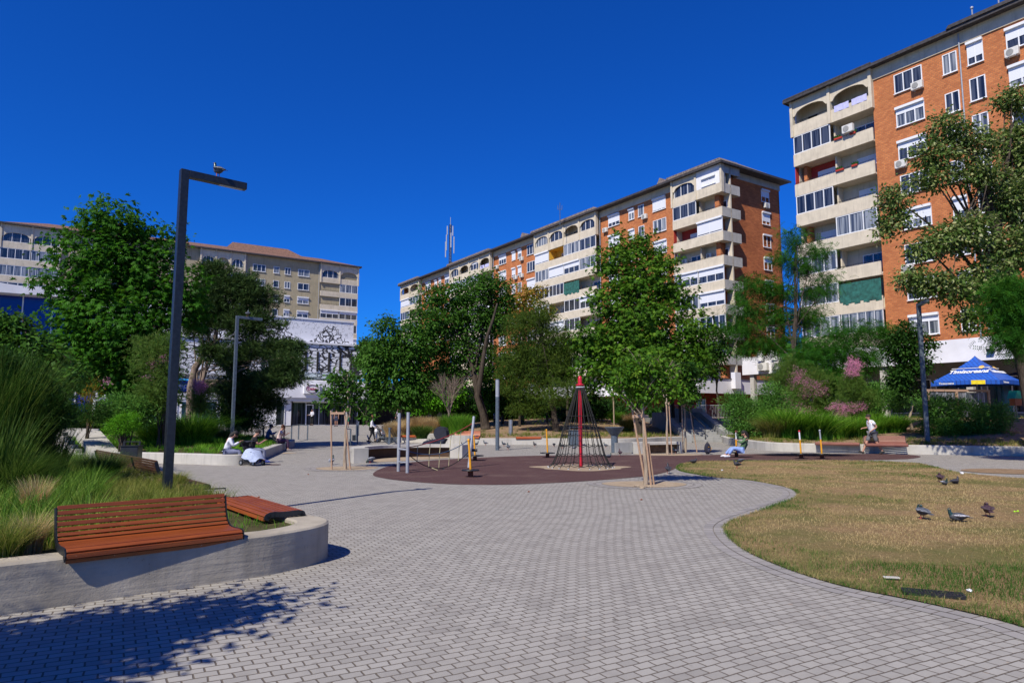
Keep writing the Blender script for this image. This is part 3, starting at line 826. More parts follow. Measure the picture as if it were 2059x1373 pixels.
# side returns of the corner balconies
for k in range(8):
    z=Z0-FL*k; p=MB(); p.box(-.12,0,.125,3.25,z,z+PH); p.box(-.9,-.12,3.13,3.25,z,z+PH); p.build('side_parapet',M['concl'],CB,bevel=.012)
    s_=MB(); s_.box(-.9,-.125,.3,3.12,z-.002,z+.14); s_.build('side_slab',M['render'],CB)
p=MB(); p.box(-.12,0,.145,3.3,29.35,30.35); p.box(-.9,-.12,3.18,3.3,29.35,30.35); p.box(-.12,-.0,.145,.75,Z0+PH+.002,29.348); p.build('corner_frame',M['concl'],CB)
p=MB(); p.box(-1.5,-.9,.62,.9,1.2,Z0); p.build('corner_brick_pier',M['brick'],CB)
for k in range(8):
    z=27.55-FL*k
    window(CB,8.35,z,1.5,1.55,-.9,2,[.6,.75,0,.4,.5,0,.3,0][k],'glass',axis='x')
    if k in (0,5): aircon(CB,8.6,z-.75,-.9,'x')
for (a,b) in ((XB0,XA),(XC0,XB1),(XD0,XC1)):
    q=random.Random(int(-a)+2)
    for k in range(9):
        z=27.6-FL*k
        if z<5: break
        for (ox,ww,nn,hh) in ((1.9,2.25,3,1.6),(5.95,1.05,2,1.5),(7.75,1.05,1,1.55),(10.4,2.25,3,1.65)):
            if a<-60 and k>4: continue
            sh=q.choice((0,0,.5,.8,.95)); 
            if a==XB0 and k==0: sh={1.9:.7,5.95:.4,7.75:0,10.4:.95}[ox]
            if a==XB0 and k==1: sh={1.9:.9,5.95:.9,7.75:0,10.4:0}[ox]
            window(CB,a+ox,z,ww,hh,.73,nn,sh,q.choice(('glass','glasscurt')),roller=sh>0)
            if (ox==1.9 and k==0) or (ox==7.75 and k==0) or q.random()<.05: aircon(CB,a+ox+ww*.0-(.9 if ox<5 else -.9),z-.55,.75)
# roofs with small dormers
roof(CB,XD1,0,0,12,30.42,2.0)
for a,b in ((XA,0),(XB1,XB0),(XC1,XC0),(XD1,XD0)):
    e=MB(); e.prism([(a-.5,30.47),(b+.5,30.47),(b+.3,30.78),(a-.3,30.78)],-.55,2.6,'y'); e.build('raised_eave',M['roofb'],CB)
for x in (-12,-44,-70):
    e=MB(); e.prism([(x-1,31.2),(x+1,31.2),(x,32.7)],2.6,5.5,'y'); e.build('dormer',M['roofb'],CB)
# podium of the centre block
pd=MB(); pd.box(-40,2.2,-7.2,-6.9,4.07,5.6); pd.box(1.9,2.2,-6.9,14,4.07,5.6); pd.build('podium_fascia',M['renderw'],CB)
pd=MB(); pd.box(-40,2.3,-7.3,-6.85,5.603,5.68); pd.box(1.85,2.3,-6.85,14,5.603,5.68); pd.build('coping',M['roofg'],CB)
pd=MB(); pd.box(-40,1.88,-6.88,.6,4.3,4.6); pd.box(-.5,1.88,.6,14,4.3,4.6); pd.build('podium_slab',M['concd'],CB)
pd=MB(); pd.box(-40,.1,-5.7,-5.4,1.2,4.3); pd.box(-.2,.1,-5.4,13,1.2,4.3); pd.build('ground_floor_wall',M['redbrick'],CB)
window(CB,-5.3,1.62,1.4,1.9,.15,2,0,'glasscurt',axis='x',roller=False,name='entrance_door',sill=False)
pd=MB(); pd.box(2.21,2.75,-2.2,-1.3,4.6,6.3); pd.build('wall_cabinet',M['renderw'],CB)
# masts on the roof
mt=empty('antenna_mast',(0,0,0),0,'tall lattice phone mast with white panel antennas on the far roof','antenna mast')
x,y,z=D(905,540,134); s_=sc(134)
m=MB()
for dx_,dy_ in ((-.25,-.2),(.25,-.2),(0,.25)): m.tube([(x+dx_,y+dy_,z-3),(x+dx_*.6,y+dy_*.6,z+9)],.08,5)
for i in range(16): 
    zz=z-2+i*.68; m.tube([(x-.25,y-.2,zz),(x+.25,y-.2,zz+.34)],.03,4); m.tube([(x+.25,y-.2,zz+.34),(x-.25,y-.2,zz+.68)],.03,4); m.tube([(x-.25,y-.2,zz),(x,y+.25,zz+.4)],.03,4)
m.build('lattice',M['black'],mt)
for dx_,z0,hh in ((-.75,3.6,3.2),(.75,3.0,3.4),(-.9,2.2,3.2),(.15,4.2,3.0),(-.6,6.8,1.8),(.5,6.6,2.0)):
    m=MB(); m.box(x+dx_-.11,x+dx_+.11,y-.4,y-.15,z+z0,z+z0+hh); m.build('panel_antenna',M['galv'],mt,bevel=.03)
m=MB(); m.tube([(x,y,z),(x,y,z+10.5)],.06,6); m.build('pole',M['galv'],mt)
mt=empty('roof_antenna',(0,0,0),0,'small thin antenna on the roof above the second balcony stack of the centre block','antenna')
x,y,z=D(1126,440,97); m=MB(); m.tube([(x,y,z-1),(x,y,z+2.4)],.05,6); m.tube([(x-.3,y,z+1.4),(x+.3,y,z+1.4)],.04,5); m.tube([(x-.3,y,z+1.4),(x-.3,y,z+2)],.04,5); m.tube([(x+.3,y,z+1.4),(x+.3,y,z+2)],.04,5); m.build('rods',M['lampgrey'],mt)

# ---- right building
RB=empty('apartment_block',(25.639,60,0),PHI_A,'near orange brick apartment block with a cream balcony stack on its left end, right side','apartment building')
w_=MB(); w_.box(7.3,42,.3,.5,1.2,29.5); w_.box(.9,42,12,12.2,1.2,29.5); w_.build('front_brick_wall',M['brick'],RB)
w_=MB(); w_.box(.85,1.05,1.7,12,1.2,29.5); w_.build('gable_brick_wall',M['brickd'],RB)
w_=MB(); w_.box(7.3,42,.2,.32,29.35,30.4); w_.build('cornice_band',M['render'],RB)
balcony_block(RB,0,7.3,2,['oq','df','rf','go','og','co','gn','cC','gg'],8,depth=1.45)
p=MB(); p.box(.5,.8,.72,1.44,4,Z0); p.build('corner_brick_pier',M['brick'],RB)
for k in range(8):
    z=27.45-FL*k
    sh=[(0,0,.7,.55),(.35,0,0,.7),(.4,0,0,.3),(0,0,.2,0),(.6,.7,0,0),(0,0,.4,.2),(.2,.4,0,0),(.35,0,0,.4)][k]
    for j,(ox,ww,nn,hh,dz) in enumerate(((9.1,2.15,3,1.6,0),(12.75,1.0,2,1.6,0.0),(14.45,1.05,2,1.75,0),(16.95,2.3,3,1.6,0),(20.5,1.0,2,1.6,0),(24,2.2,3,1.6,0))):
        window(RB,ox,z-(.3 if j==1 and k==1 else 0),ww,hh,.28,nn,sh[j%4],('glass','glasscurt','glass')[(k+j)%3],roller=sh[j%4]>0)
    if k in (0,2,5): aircon(RB,9.1+(1.4 if k==0 else -.2),z-.6+(.25 if k==0 else 0),.3)
    if k in (0,): aircon(RB,16.9,z-.6,.3)
aircon(RB,4.9,23.5+2.0,0.0,s=1.1)
gutter_pipe(RB,14.0,.22,5,30.2)
roof(RB,0,42,0,12,30.45,2.0,'roofg')
e=MB(); e.prism([(-.5,30.5),(7.8,30.5),(7.7,30.62),(-.4,30.62)],-.55,2.4,'y'); e.build('raised_eave',M['roofg'],RB)
e=MB(); e.prism([(13.5,30.5),(42,30.5),(42,30.75),(13.7,30.75)],-.65,2.4,'y'); e.build('raised_eave',M['roofg'],RB)
for x in (15.2,16.9,22):
    e=MB(); e.tube([(x,-.3,30.9),(x,-.3,31.4)],.05,6); e.ball((x,-.3,31.45),.12,8,5); e.build('roof_vent',M['galv'],RB)
# podium in front of it, running on to the left behind the trees
pd=MB(); pd.box(-2.2,40,-5.2,-5.0,5.25,6.75); pd.box(-2.4,-2.2,-5.2,3,5.25,6.75); pd.build('podium_fascia',M['renderw'],RB)
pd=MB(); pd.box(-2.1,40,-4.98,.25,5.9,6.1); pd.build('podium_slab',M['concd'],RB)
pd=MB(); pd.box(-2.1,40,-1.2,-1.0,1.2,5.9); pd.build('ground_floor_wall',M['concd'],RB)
for i in range(9): window(RB,1.5+3.3*i,1.9,3.0,2.5,-1.25,2,0,'glass',roller=False,name='shop_window',sill=False)
pd=MB()
for i in range(7): pd.box(-1.8+5.6*i,-1.4+5.6*i,-4.99,-4.6,1.2,5.89)
pd.build('podium_column',M['concl'],RB)
for i in range(4): aircon(RB,-.6+1.35*i,5.5+.0*i,-5.2,s=1.1)
for i in range(2):
    p=MB(); p.tube([(-.3+1.3*i,-5.5,6.3),(-.3+1.3*i,-5.5,7.15)],.28,12); p.build('vent_duct',M['pvc'],RB)
fl_=MB(); fl_.box(16.5,16.9,-5.5,-5.22,5.75,5.95); fl_.box(16.65,16.75,-5.4,-5.22,5.95,6.15); fl_.build('floodlight',M['black'],RB)

# ---- left tower block
LB=empty('apartment_block',(-29.744,130,0),PHI_B,'distant tan rendered apartment block with a clay tile roof behind the mural building, left','apartment building')
ZL,FLL=25.1+1.2,2.57
w_=MB(); w_.box(-62,-.2,.3,.5,8,30.4); w_.box(-.4,-.2,.5,12,8,30.4); w_.build('rendered_wall',M['rendert'],LB)
def left_rows(x0,x1,bays,rows):
    balcony_block(LB,x0,x1,bays,rows,6,0.0,1.4,30.3,Z0=26.75,FL=FLL,PH=1.0)
left_rows(-7.3,0,2,['go','og','og','hh','cg','gs'])
left_rows(-28.1,-20.9,3,['gog','ggg','gog','sgg'])
left_rows(-55.6,-48.0,2,['gg','gg','cC','gg'])
for k in range(6):
    z=27.5-FLL*k; R=random.Random(k)
    for j,(ox,ww,nn) in enumerate(((-19.5,2.2,3),(-15.9,1.0,1),(-13.9,1.05,2),(-11.5,2.1,2))):
        window(LB,ox,z,ww,1.25,.28,nn,.5 if (k>1 and j>1) or (k==1 and j==0 and 0) else 0,('glass','glasscurt')[(k+j)%2],roller=k>1 and j>1)
    for ox in (-33,-37,-41,-45): window(LB,ox,z,1.9,1.25,.28,2,0,'glass',roller=False)
gutter_pipe(LB,-20.6,.2,10,30.2); gutter_pipe(LB,-7.6,.2,10,30.2); gutter_pipe(LB,-46.6,.2,10,30.2)
roof(LB,-55.6,0,0,12,30.5,2.1,'roof',hip=6)
rr_=MB(); rr_.v+=[(-24,2.6,31.3),(-9,2.6,31.3),(-9,9.4,31.3),(-24,9.4,31.3),(-22,6,33.6),(-12,6,33.6)]
for f in ((0,1,5,4),(1,2,5),(2,3,4,5),(3,0,4),(0,3,2,1)): rr_.face(f)
rr_.build('raised_roof',M['roof'],LB)

# ---- mural building (podium with shops)
def text_mesh(name, txt, size, mat, par, loc, rot, ext=.01, shear=0.0, align='CENTER', bold=0.0):
    cu=bpy.data.curves.new(name,'FONT'); cu.body=txt; cu.size=size; cu.extrude=ext; cu.shear=shear; cu.align_x=align; cu.align_y='CENTER'; cu.offset=bold
    tmp=bpy.data.objects.new('tmp',cu); COL.objects.link(tmp)
    dg=bpy.context.evaluated_depsgraph_get(); me=bpy.data.meshes.new_from_object(tmp.evaluated_get(dg)); me.name=name
    bpy.data.objects.remove(tmp); bpy.data.curves.remove(cu)
    me.materials.clear(); me.materials.append(mat)
    o=link(name,me,par); o.location=loc; o.rotation_euler=rot; return o
MBd=empty('shop_building',(-22.876,73.67,0),PHI_B,'white shop building painted with black tree branches above its glazed ground floor, left centre','shop building')
t=NT('branch mural'); uv,ob=facade_uv(t)
mp=t.n('ShaderNodeMapping'); mp.inputs['Scale'].default_value=(.75,1.75,1); mp.inputs['Rotation'].default_value=(0,0,.18); t.l(uv,mp.inputs[0])
nz=t.noise(.8,3,vec=uv,out=1); av=t.n('ShaderNodeVectorMath',operation='ADD'); t.l(mp.outputs[0],av.inputs[0]); t.l(nz,av.inputs[1])
vo=t.n('ShaderNodeTexVoronoi',feature='DISTANCE_TO_EDGE'); vo.inputs['Scale'].default_value=1.45; t.l(av.outputs[0],vo.inputs['Vector'])
th=t.math('MULTIPLY_ADD',t.noise(.5,2,vec=uv),.21,-.03)
ln=t.math('LESS_THAN',vo.outputs['Distance'],th)
t.base(t.mix(ln,(.66,.67,.72,1),(.022,.022,.026,1)),.7); M['mural']=t.m
t=NT('upper mural'); uv,ob=facade_uv(t)
nz=t.noise(1.2,3,vec=uv,out=1); av=t.n('ShaderNodeVectorMath',operation='ADD'); t.l(uv,av.inputs[0]); t.l(nz,av.inputs[1])
vo=t.n('ShaderNodeTexVoronoi',feature='DISTANCE_TO_EDGE'); vo.inputs['Scale'].default_value=1.8; t.l(av.outputs[0],vo.inputs['Vector'])
sp=t.n('ShaderNodeSeparateXYZ'); t.l(ob,sp.inputs[0])
# rounded crowns of drawn trees: height of crown top varies along the wall
crown=t.math('ADD',t.math('MULTIPLY',t.math('SINE',t.math('MULTIPLY_ADD',sp.outputs[0],1.05,.9)),-1.1),t.math('ADD',10.35,t.math('MULTIPLY',t.noise(2.5,2,vec=uv),.9)))
below=t.math('LESS_THAN',sp.outputs[2],crown)
ln=t.math('MULTIPLY',t.math('LESS_THAN',vo.outputs['Distance'],.085),below)
nn=t.noise(2.3,2,.4,vec=uv); rel=t.math('MULTIPLY',t.math('LESS_THAN',t.math('ABSOLUTE',t.math('SUBTRACT',nn,.58)),.018),t.math('GREATER_THAN',sp.outputs[2],10.6))
col=t.mix(rel,(.64,.65,.70,1),(.32,.33,.36,1)); t.base(t.mix(ln,col,(.022,.022,.026,1)),.7); M['mural2']=t.m
m=MB(); m.box(-19,6.3,1.2,1.6,5.5,12.4); m.box(6.0,6.3,1.6,14,5.5,12.4); m.build('upper_mural_wall',M['mural2'],MBd)
m=MB(); m.box(-19,6.4,1.1,1.7,12.41,12.55); m.build('parapet_cap',M['renderw'],MBd)
m=MB(); m.box(-3.6,7.2,.3,.6,5.9,9.6); m.box(-19,-4.0,.3,.6,5.9,9.6); m.box(7.0,7.2,.6,3,5.9,9.6); m.build('mural_wall',M['mural'],MBd)
m=MB(); m.box(-19,7.5,.1,1.2,9.62,9.82); m.build('terrace_edge',M['renderw'],MBd)
for i in range(-3,5):
    c=.55+1.28*i+ (0 if i<5 else 0); w_=MB(); w_.box(c,c+.22,.22,.302,6.6,8.8); w_.build('slit_window',M['dark'],MBd)
# bold drawn trunks
m=MB()
def branch(m,x,z,a,L,w,dep,R):
    if dep==0 or L<.35: return
    x2,z2=x+cos(a)*L,z+sin(a)*L; z2=min(z2,9.5); x2=min(max(x2,-3.4),7.1)
    nx,nz_=-sin(a),cos(a); w2=w*.68
    m.prism([(x-nx*w,z-nz_*w),(x2-nx*w2,z2-nz_*w2),(x2+nx*w2,z2+nz_*w2),(x+nx*w,z+nz_*w)],.262-.004*dep,.298,'y')
    for s_ in (-1,1): branch(m,x2,z2,a+s_*R.uniform(.25,.6),L*R.uniform(.65,.9),w2,dep-1,R)
R=random.Random(5)
for x in (6.35,-2.6): branch(m,x,6.0,1.6,1.4,.34,4,R)
m.build('painted_trunk',simple('mural black',(.022,.022,.026,1),.7),MBd)
gl=MB(); gl.box(-3.4,8.6,-1.0,-.98,5.62,6.35); gp=gl.build('balcony_rail',M['lampgrey'],MBd)
t=NT('clear glass'); t.base((.75,.85,.85,1),.05); t.b.inputs['Transmission Weight'].default_value=.93; t.b.inputs['IOR'].default_value=1.1; M['clear']=t.m
gp.data.materials[0]=M['clear']
m=MB(); m.box(-3.4,8.6,-1.03,-.95,6.36,6.4)
for i in range(10): m.box(-3.3+1.3*i,-3.26+1.3*i,-1.03,-.95,5.6,6.36)
m.build('rail_post',M['steel'],MBd)
m=MB(); m.box(-3.4,12,-1.15,-.0,3.6,5.55); m.build('shop_fascia',M['renderw'],MBd,bevel=.08)
m=MB(); m.box(-3.4,12,-.9,6,3.3,3.58); m.build('soffit',M['renderw'],MBd)
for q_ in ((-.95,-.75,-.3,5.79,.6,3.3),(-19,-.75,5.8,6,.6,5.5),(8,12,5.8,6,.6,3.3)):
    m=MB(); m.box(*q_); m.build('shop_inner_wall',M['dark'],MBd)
m=MB()
for i in range(6):
    x=-.75+1.45*i; m.box(x,x+.07,-.02,.06,.72,3.3)
m.box(-.75,6.5,-.02,.06,.70,.80); m.box(-.75,6.5,-.015,.055,3.18,3.3); m.build('shopfront_frame',M['pvc'],MBd)
m=MB(); m.box(-.75,6.5,.01,.03,.8,3.18); m.build('shopfront_glass',M['glass'],MBd)
m=MB(); m.box(.72,.82,-.06,.0,.75,3.0); m.box(1.45,1.55,-.06,.0,.75,3.0); m.box(.82,1.45,-.06,.0,2.9,3.0); d_=m.build('shop_door',M['pvc'],MBd)
m=MB(); m.box(1.38,1.42,-.12,-.06,1.5,2.2); m.build('handle',M['steel'],d_)
m=MB(); m.box(-4.2,-.98,-.6,-.4,.6,3.6); m.build('side_wall',M['renderw'],MBd)
window(MBd,-2.6,.75,.95,2.2,-.62,1,0,'glass',roller=False,name='side_door',sill=False)
m=MB(); m.box(-19,-3.42,-.6,-.3,3.4,4.0); m.box(-19,-4.25,-.5,-.3,.6,3.4); m.build('left_fascia',M['renderw'],MBd)
for i in range(4): window(MBd,-18.8+3.6*i,.8,3.3,2.4,-.52,2,0,'glass',roller=False,name='shop_window',sill=False)
# sign boards
sg=empty('shop_sign',(0,0,0),0,'white square shop sign with a red and black oval and lettering over the glazed shopfront','sign')
sg.location=(-22.876,73.67,0); sg.rotation_euler=(0,0,PHI_B)
m=MB(); m.box(.05,1.75,-1.45,-1.16,4.1,5.15); m.build('board',M['pvc'],sg,bevel=.02)
m=MB(); pts=[(.9+.62*cos(a),-1.475,4.63+.4*sin(a)) for a in [2*pi*i/40 for i in range(41)]]
m.tube(pts,.028,5,cap=False); m.build('oval',simple('dark red ink',(.12,.01,.02,1),.6),sg)
text_mesh('lettering','Dabo',.44,simple('sign red',(.5,.02,.05,1),.6),sg,(.9,-1.475,4.62),(pi/2,0,0),.01)
sg=empty('shop_sign',(0,0,0),0,'blue shop sign with white letters pep half hidden behind the leaning pine','sign')
x,y,z=D(352,776,69)
sg.location=(x,y,z); sg.rotation_euler=(0,0,PHI_B)
m=MB(); m.box(-2.6,1.4,0,.2,-.55,.55); m.build('board',simple('sign blue',(.004,.04,.55,1),.5),sg)
text_mesh('lettering','pep',.85,M['pvc'],sg,(.55,-.02,.06),(pi/2,0,0),.01,bold=.01)
sg=empty('shop_sign',(0,0,0),0,'small red and white sign seen through the pine left of the glazed shop','sign')
x,y,z=D(494,784,72)
sg.location=(x,y,z); sg.rotation_euler=(0,0,PHI_B)
m=MB(); m.box(-.5,.5,0,.15,-.35,.35); m.build('board',M['red'],sg)
m=MB(); m.box(-.25,.2,-.02,-.002,-.2,.0); m.box(-.1,.3,-.02,-.002,.08,.2); m.build('mark',M['pvc'],sg)
# ---- blue glazed building, far left
BB=empty('shop_building',(-38.74,63.22,0),PHI_B,'blue glazed shop building with a curved white canopy, far left behind the trees','shop building')
m=MB(); m.box(-30,-.1,0,6,1,12.4); m.build('blue_glazing',M['glassblue'],BB)
m=MB()
for i in range(14): m.box(-30+2.2*i,-29.9+2.2*i,-.1,-.002,1,12.4)
m.build('mullions',M['pvc'],BB)
m=MB()
for i in range(30):
    x=-30+i; m.prism([(x,12.3),(x+1,12.3),(x+1,13.4+.4*sin((i+1)*.45)),(x,13.4+.4*sin(i*.45))],-1.6,-.003,'y')
m.build('canopy',M['renderw'],BB)

# dark passage beside the shop and the houses far behind it
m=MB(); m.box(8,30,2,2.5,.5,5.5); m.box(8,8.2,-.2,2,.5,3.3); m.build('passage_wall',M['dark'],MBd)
# ------------------------------------------------------------------ foliage
def quads_mesh(name, P, mat, rnd, smooth=False):
    """P: (N,k,3) polygons"""
    N,k,_=P.shape; me=bpy.data.meshes.new(name)
    me.vertices.add(N*k); me.vertices.foreach_set('co',P.reshape(-1).astype(np.float32))
    me.loops.add(N*k); me.loops.foreach_set('vertex_index',np.arange(N*k,dtype=np.int32))
    me.polygons.add(N); me.polygons.foreach_set('loop_start',np.arange(0,N*k,k,dtype=np.int32))
    try: me.polygons.foreach_set('loop_total',np.full(N,k,dtype=np.int32))
    except Exception: pass
    at=me.attributes.new('rnd','FLOAT','FACE'); at.data.foreach_set('value',rnd.astype(np.float32))
    me.materials.append(mat); me.update(calc_edges=True); me.validate()
    return me
def unit(a): return a/np.maximum(1e-9,np.linalg.norm(a,axis=-1,keepdims=True))
def leaves(R, pos, out, size, kind, rnd, droop=.3):
    """build leaf polygons at pos, pointing roughly along out"""
    N=len(pos); d=unit(out+R.normal(0,.55,(N,3))+np.array([0,0,-droop]))
    up=unit(np.array([0,0,1.])+R.normal(0,.55,(N,3))+out*.4); s=unit(np.cross(d,up)); n=np.cross(s,d)
    L=size*R.uniform(.65,1.3,(N,1))
    def quad(p,d,s,L,W,bend=0.0):
        tip=p+d*L; mid=p+d*L*.45
        if hasattr(bend,'__len__') or bend: tip=tip+bend
        return np.stack([p,mid+s*W/2,tip,mid-s*W/2],1)
    if kind=='leaf': return quad(pos,d,s,L,L*.58,n*L*-.12),rnd
    if kind=='slim': return quad(pos,d,s,L,L*.22,n*L*-.1),rnd
    if kind=='palm':
        out_=[];r_=[]
        for a in (-1.25,-.62,0,.62,1.25):
            dd=unit(d*cos(a)+s*sin(a)-n*.25); ss=np.cross(n,dd); k=1-.22*abs(a)
            out_.append(quad(pos,dd,ss,L*k,L*.30,-n*L*.18)); r_.append(rnd)
        return np.concatenate(out_),np.concatenate(r_)
    if kind=='pinn':
        out_=[];r_=[]
        for i in range(5):
            b=pos+d*L*(.18*i)-n*L*.03*i*i
            for sg in (-1,1):
                dd=unit(s*sg+d*.45); out_.append(quad(b,dd,d,L*.33,L*.10,-n*L*.05)); r_.append(rnd)
        return np.concatenate(out_),np.concatenate(r_)
    if kind=='needle':
        out_=[];r_=[]
        for i in range(6):
            dd=unit(d+R.normal(0,.55,(N,3))); ss=unit(np.cross(dd,R.normal(0,1,(N,3)))); out_.append(quad(pos,dd,ss,L*.9,L*.09)); r_.append(rnd)
        return np.concatenate(out_),np.concatenate(r_)
def crown_points(R, blobs, n, per, spread, hollow=.45):
    """leaf sprays gathered in clumps that sit near the skin of lumpy masses; blobs: (x,y,z,rx,ry,rz)"""
    B=np.array(blobs,float); vol=(B[:,3]*B[:,4]*B[:,5])**(.72); k=R.choice(len(B),n,p=vol/vol.sum())
    d=unit(R.normal(0,1,(n,3))); rad=hollow+(1-hollow)*R.random((n,1))**.6
    ph=R.uniform(0,6.28,(len(B),3)); 
    w=1+.16*np.sin(4*d[:,:1]+ph[k][:,:1])+.13*np.sin(6*d[:,1:2]+ph[k][:,1:2])+.12*np.sin(7*d[:,2:]+ph[k][:,2:])
    c=B[k,:3]+d*B[k,3:]*rad*w
    pos=np.repeat(c,per,0)+R.normal(0,1,(n*per,3))*np.array([spread,spread,spread*.6])
    out=np.repeat(unit(d*np.array([1,1,.7])),per,0)
    cr=np.repeat(R.beta(2.2,2.2,n),per); rnd=np.clip(cr*.6+R.random(n*per)*.4,0,1)
    return pos,out,rnd
def crown_mesh(name, blobs, mat, kind='leaf', n=900, per=14, spread=.28, size=.16, seed=1, hollow=.45, droop=.3):
    R=np.random.default_rng(seed); pos,out,rnd=crown_points(R,blobs,n,per,spread,hollow)
    P,r=leaves(R,pos,out,size,kind,rnd,droop); return quads_mesh(name,P,mat,r)
def limbs(m, base, top, r0, blobs, R, nb=10, start=.35, n=8, wig=.25):
    base=Vector(base); top=Vector(top); K=7; tp=[]
    for i in range(K+1):
        t=i/K; p=base.lerp(top,t); 
        if 0<i<K: p+=Vector((R.uniform(-wig,wig),R.uniform(-wig,wig),0))*.6
        tp.append(p)
    m.tube(tp,[r0*(1.25 if i==0 else 1)*(1-.78*i/K) for i in range(K+1)],n)
    for j in range(nb):
        t=start+(1-start)*(j+.5)/nb; i=min(K-1,int(t*K)); p=tp[i].lerp(tp[i+1],t*K-i)
        b=blobs[R.randrange(len(blobs))]; q=Vector((b[0]+R.uniform(-.7,.7)*b[3],b[1]+R.uniform(-.7,.7)*b[4],b[2]+R.uniform(-.4,.8)*b[5]))
        rr=r0*(1-.75*t)*.55; mid=p.lerp(q,.5)+Vector((R.uniform(-.2,.2),R.uniform(-.2,.2),R.uniform(-.1,.5)))
        pts=[p,p.lerp(mid,.5),mid,mid.lerp(q,.5)+Vector((0,0,.1)),q]
        m.tube(pts,[rr,rr*.8,rr*.6,rr*.4,rr*.15],5)
        for s_ in range(3):
            a=pts[R.choice((1,2,3))]; e=a+Vector((R.uniform(-1,1)*b[3]*.6,R.uniform(-1,1)*b[4]*.6,R.uniform(0,1)*b[5]*.6))
            m.tube([a,a.lerp(e,.5)+Vector((0,0,.12)),e],[rr*.4,rr*.25,rr*.08],4,cap=False)
def pblobs(lst, Y, dep=.8, R=None):
    """(u,v,ru,rv[,dy]) in photo pixels at depth Y -> real ellipsoids"""
    out=[]
    for b in lst:
        dy=b[4] if len(b)>4 else 0
        x,y,z=D(b[0],b[1],Y+dy); s_=sc(Y+dy); out.append((x,y,z,b[2]*s_,max(b[2],b[3])*s_*dep,b[3]*s_))
    return out
def tree(label, base, top, r0, blobs, mat, cat='tree', name='tree', bark='bark', kind='leaf', n=900, per=14, spread=.28, size=.16, seed=1, nb=12, hollow=.45, start=.35, droop=.3, group=None, wig=.25, extra=None):
    rt=empty(name,base,0,label,cat,group)
    bl=[(b[0]-base[0],b[1]-base[1],b[2]-base[2],b[3],b[4],b[5]) for b in blobs]
    m=MB(); limbs(m,(0,0,-.1),Vector(top)-Vector(base),r0,bl,random.Random(seed),nb,start,wig=wig)
    if extra: extra(m)
    m.build('trunk',M[bark],rt)
    link('crown',crown_mesh('crown',bl,M[mat],kind,n,per,spread,size,seed,hollow,droop),rt)
    return rt
def shrub(label, base, blobs, mat, kind='slim', n=500, per=14, spread=.16, size=.12, seed=3, name='shrub', cat='shrub', hollow=.35, flowers=None, group=None, droop=-.3, stems=8, fl_n=300, fl_hollow=.75):
    rt=empty(name,base,0,label,cat,group)
    bl=[(b[0]-base[0],b[1]-base[1],b[2]-base[2],b[3],b[4],b[5]) for b in blobs]
    R=random.Random(seed); m=MB()
    for i in range(stems):
        b=bl[R.randrange(len(bl))]; q=(b[0]+R.uniform(-.5,.5)*b[3],b[1]+R.uniform(-.5,.5)*b[4],b[2]+R.uniform(0,.5)*b[5])
        m.tube([(R.uniform(-.15,.15),R.uniform(-.15,.15),-.1),(q[0]*.4,q[1]*.4,q[2]*.55),q],[.035,.025,.008],5)
    m.build('stem',M['bark'],rt)
    link('foliage',crown_mesh('foliage',bl,M[mat],kind,n,per,spread,size,seed,hollow,droop),rt)
    if flowers:
        fb=[(b[0]-base[0],b[1]-base[1],b[2]-base[2],b[3],b[4],b[5]) for b in flowers]
        link('blossom',crown_mesh('blossom',fb,M['leaf_pink'],'needle',fl_n,10,.10,.07,seed+1,.2,0),rt)
    return rt
def blades(R, pos, h, w, lean, dirs=None, seg=3, hvar=.35):
    """curved grass blades as strips: returns polygons (N*seg,4,3), face->blade index"""
    N=len(pos); a=R.uniform(0,2*pi,N) if dirs is None else dirs+R.normal(0,.5,N)
    d=np.stack([np.cos(a),np.sin(a),np.zeros(N)],1); s=np.stack([-np.sin(a),np.cos(a),np.zeros(N)],1)
    s=unit(s+R.normal(0,.4,(N,3))*np.array([1,1,0]))
    H=(h*R.uniform(1-hvar,1+hvar,N))[:,None]; Ln=(lean*R.uniform(.3,1.3,N))[:,None]*H; W=(w*R.uniform(.7,1.3,N))[:,None]
    prev=pos; pw=W; P=[]
    for i in range(1,seg+1):
        t=i/seg; c=pos+d*Ln*t*t+np.array([0,0,1.])*H*(t-.22*t*t*np.minimum(1.5,Ln/H)); cw=W*(1-t**1.5)+.0005
        P.append(np.stack([prev-s*pw/2,prev+s*pw/2,c+s*cw/2,c-s*cw/2],1)); prev=c; pw=cw
    return np.concatenate(P), np.tile(np.arange(N),seg)
def grass_mesh(name, R, pos, h, w, lean, mat, rnd, dirs=None, seg=3):
    P,k=blades(R,pos,h,w,lean,dirs,seg); return quads_mesh(name,P,mat,rnd[k])
def tuft_mesh(name, R, rad, h, n, w, mat, lean=.6, seg=4, squash=1.0):
    r=rad*.35*np.sqrt(R.random(n)); a=R.uniform(0,2*pi,n); pos=np.stack([r*np.cos(a),r*np.sin(a)*squash,np.zeros(n)],1)
    P,k=blades(R,pos,h,w,lean,a,seg,.3); return quads_mesh(name,P,mat,R.random(n)[k])
NOI=lambda x,y,s=1.0: noise.noise((x*s,y*s,0.3))

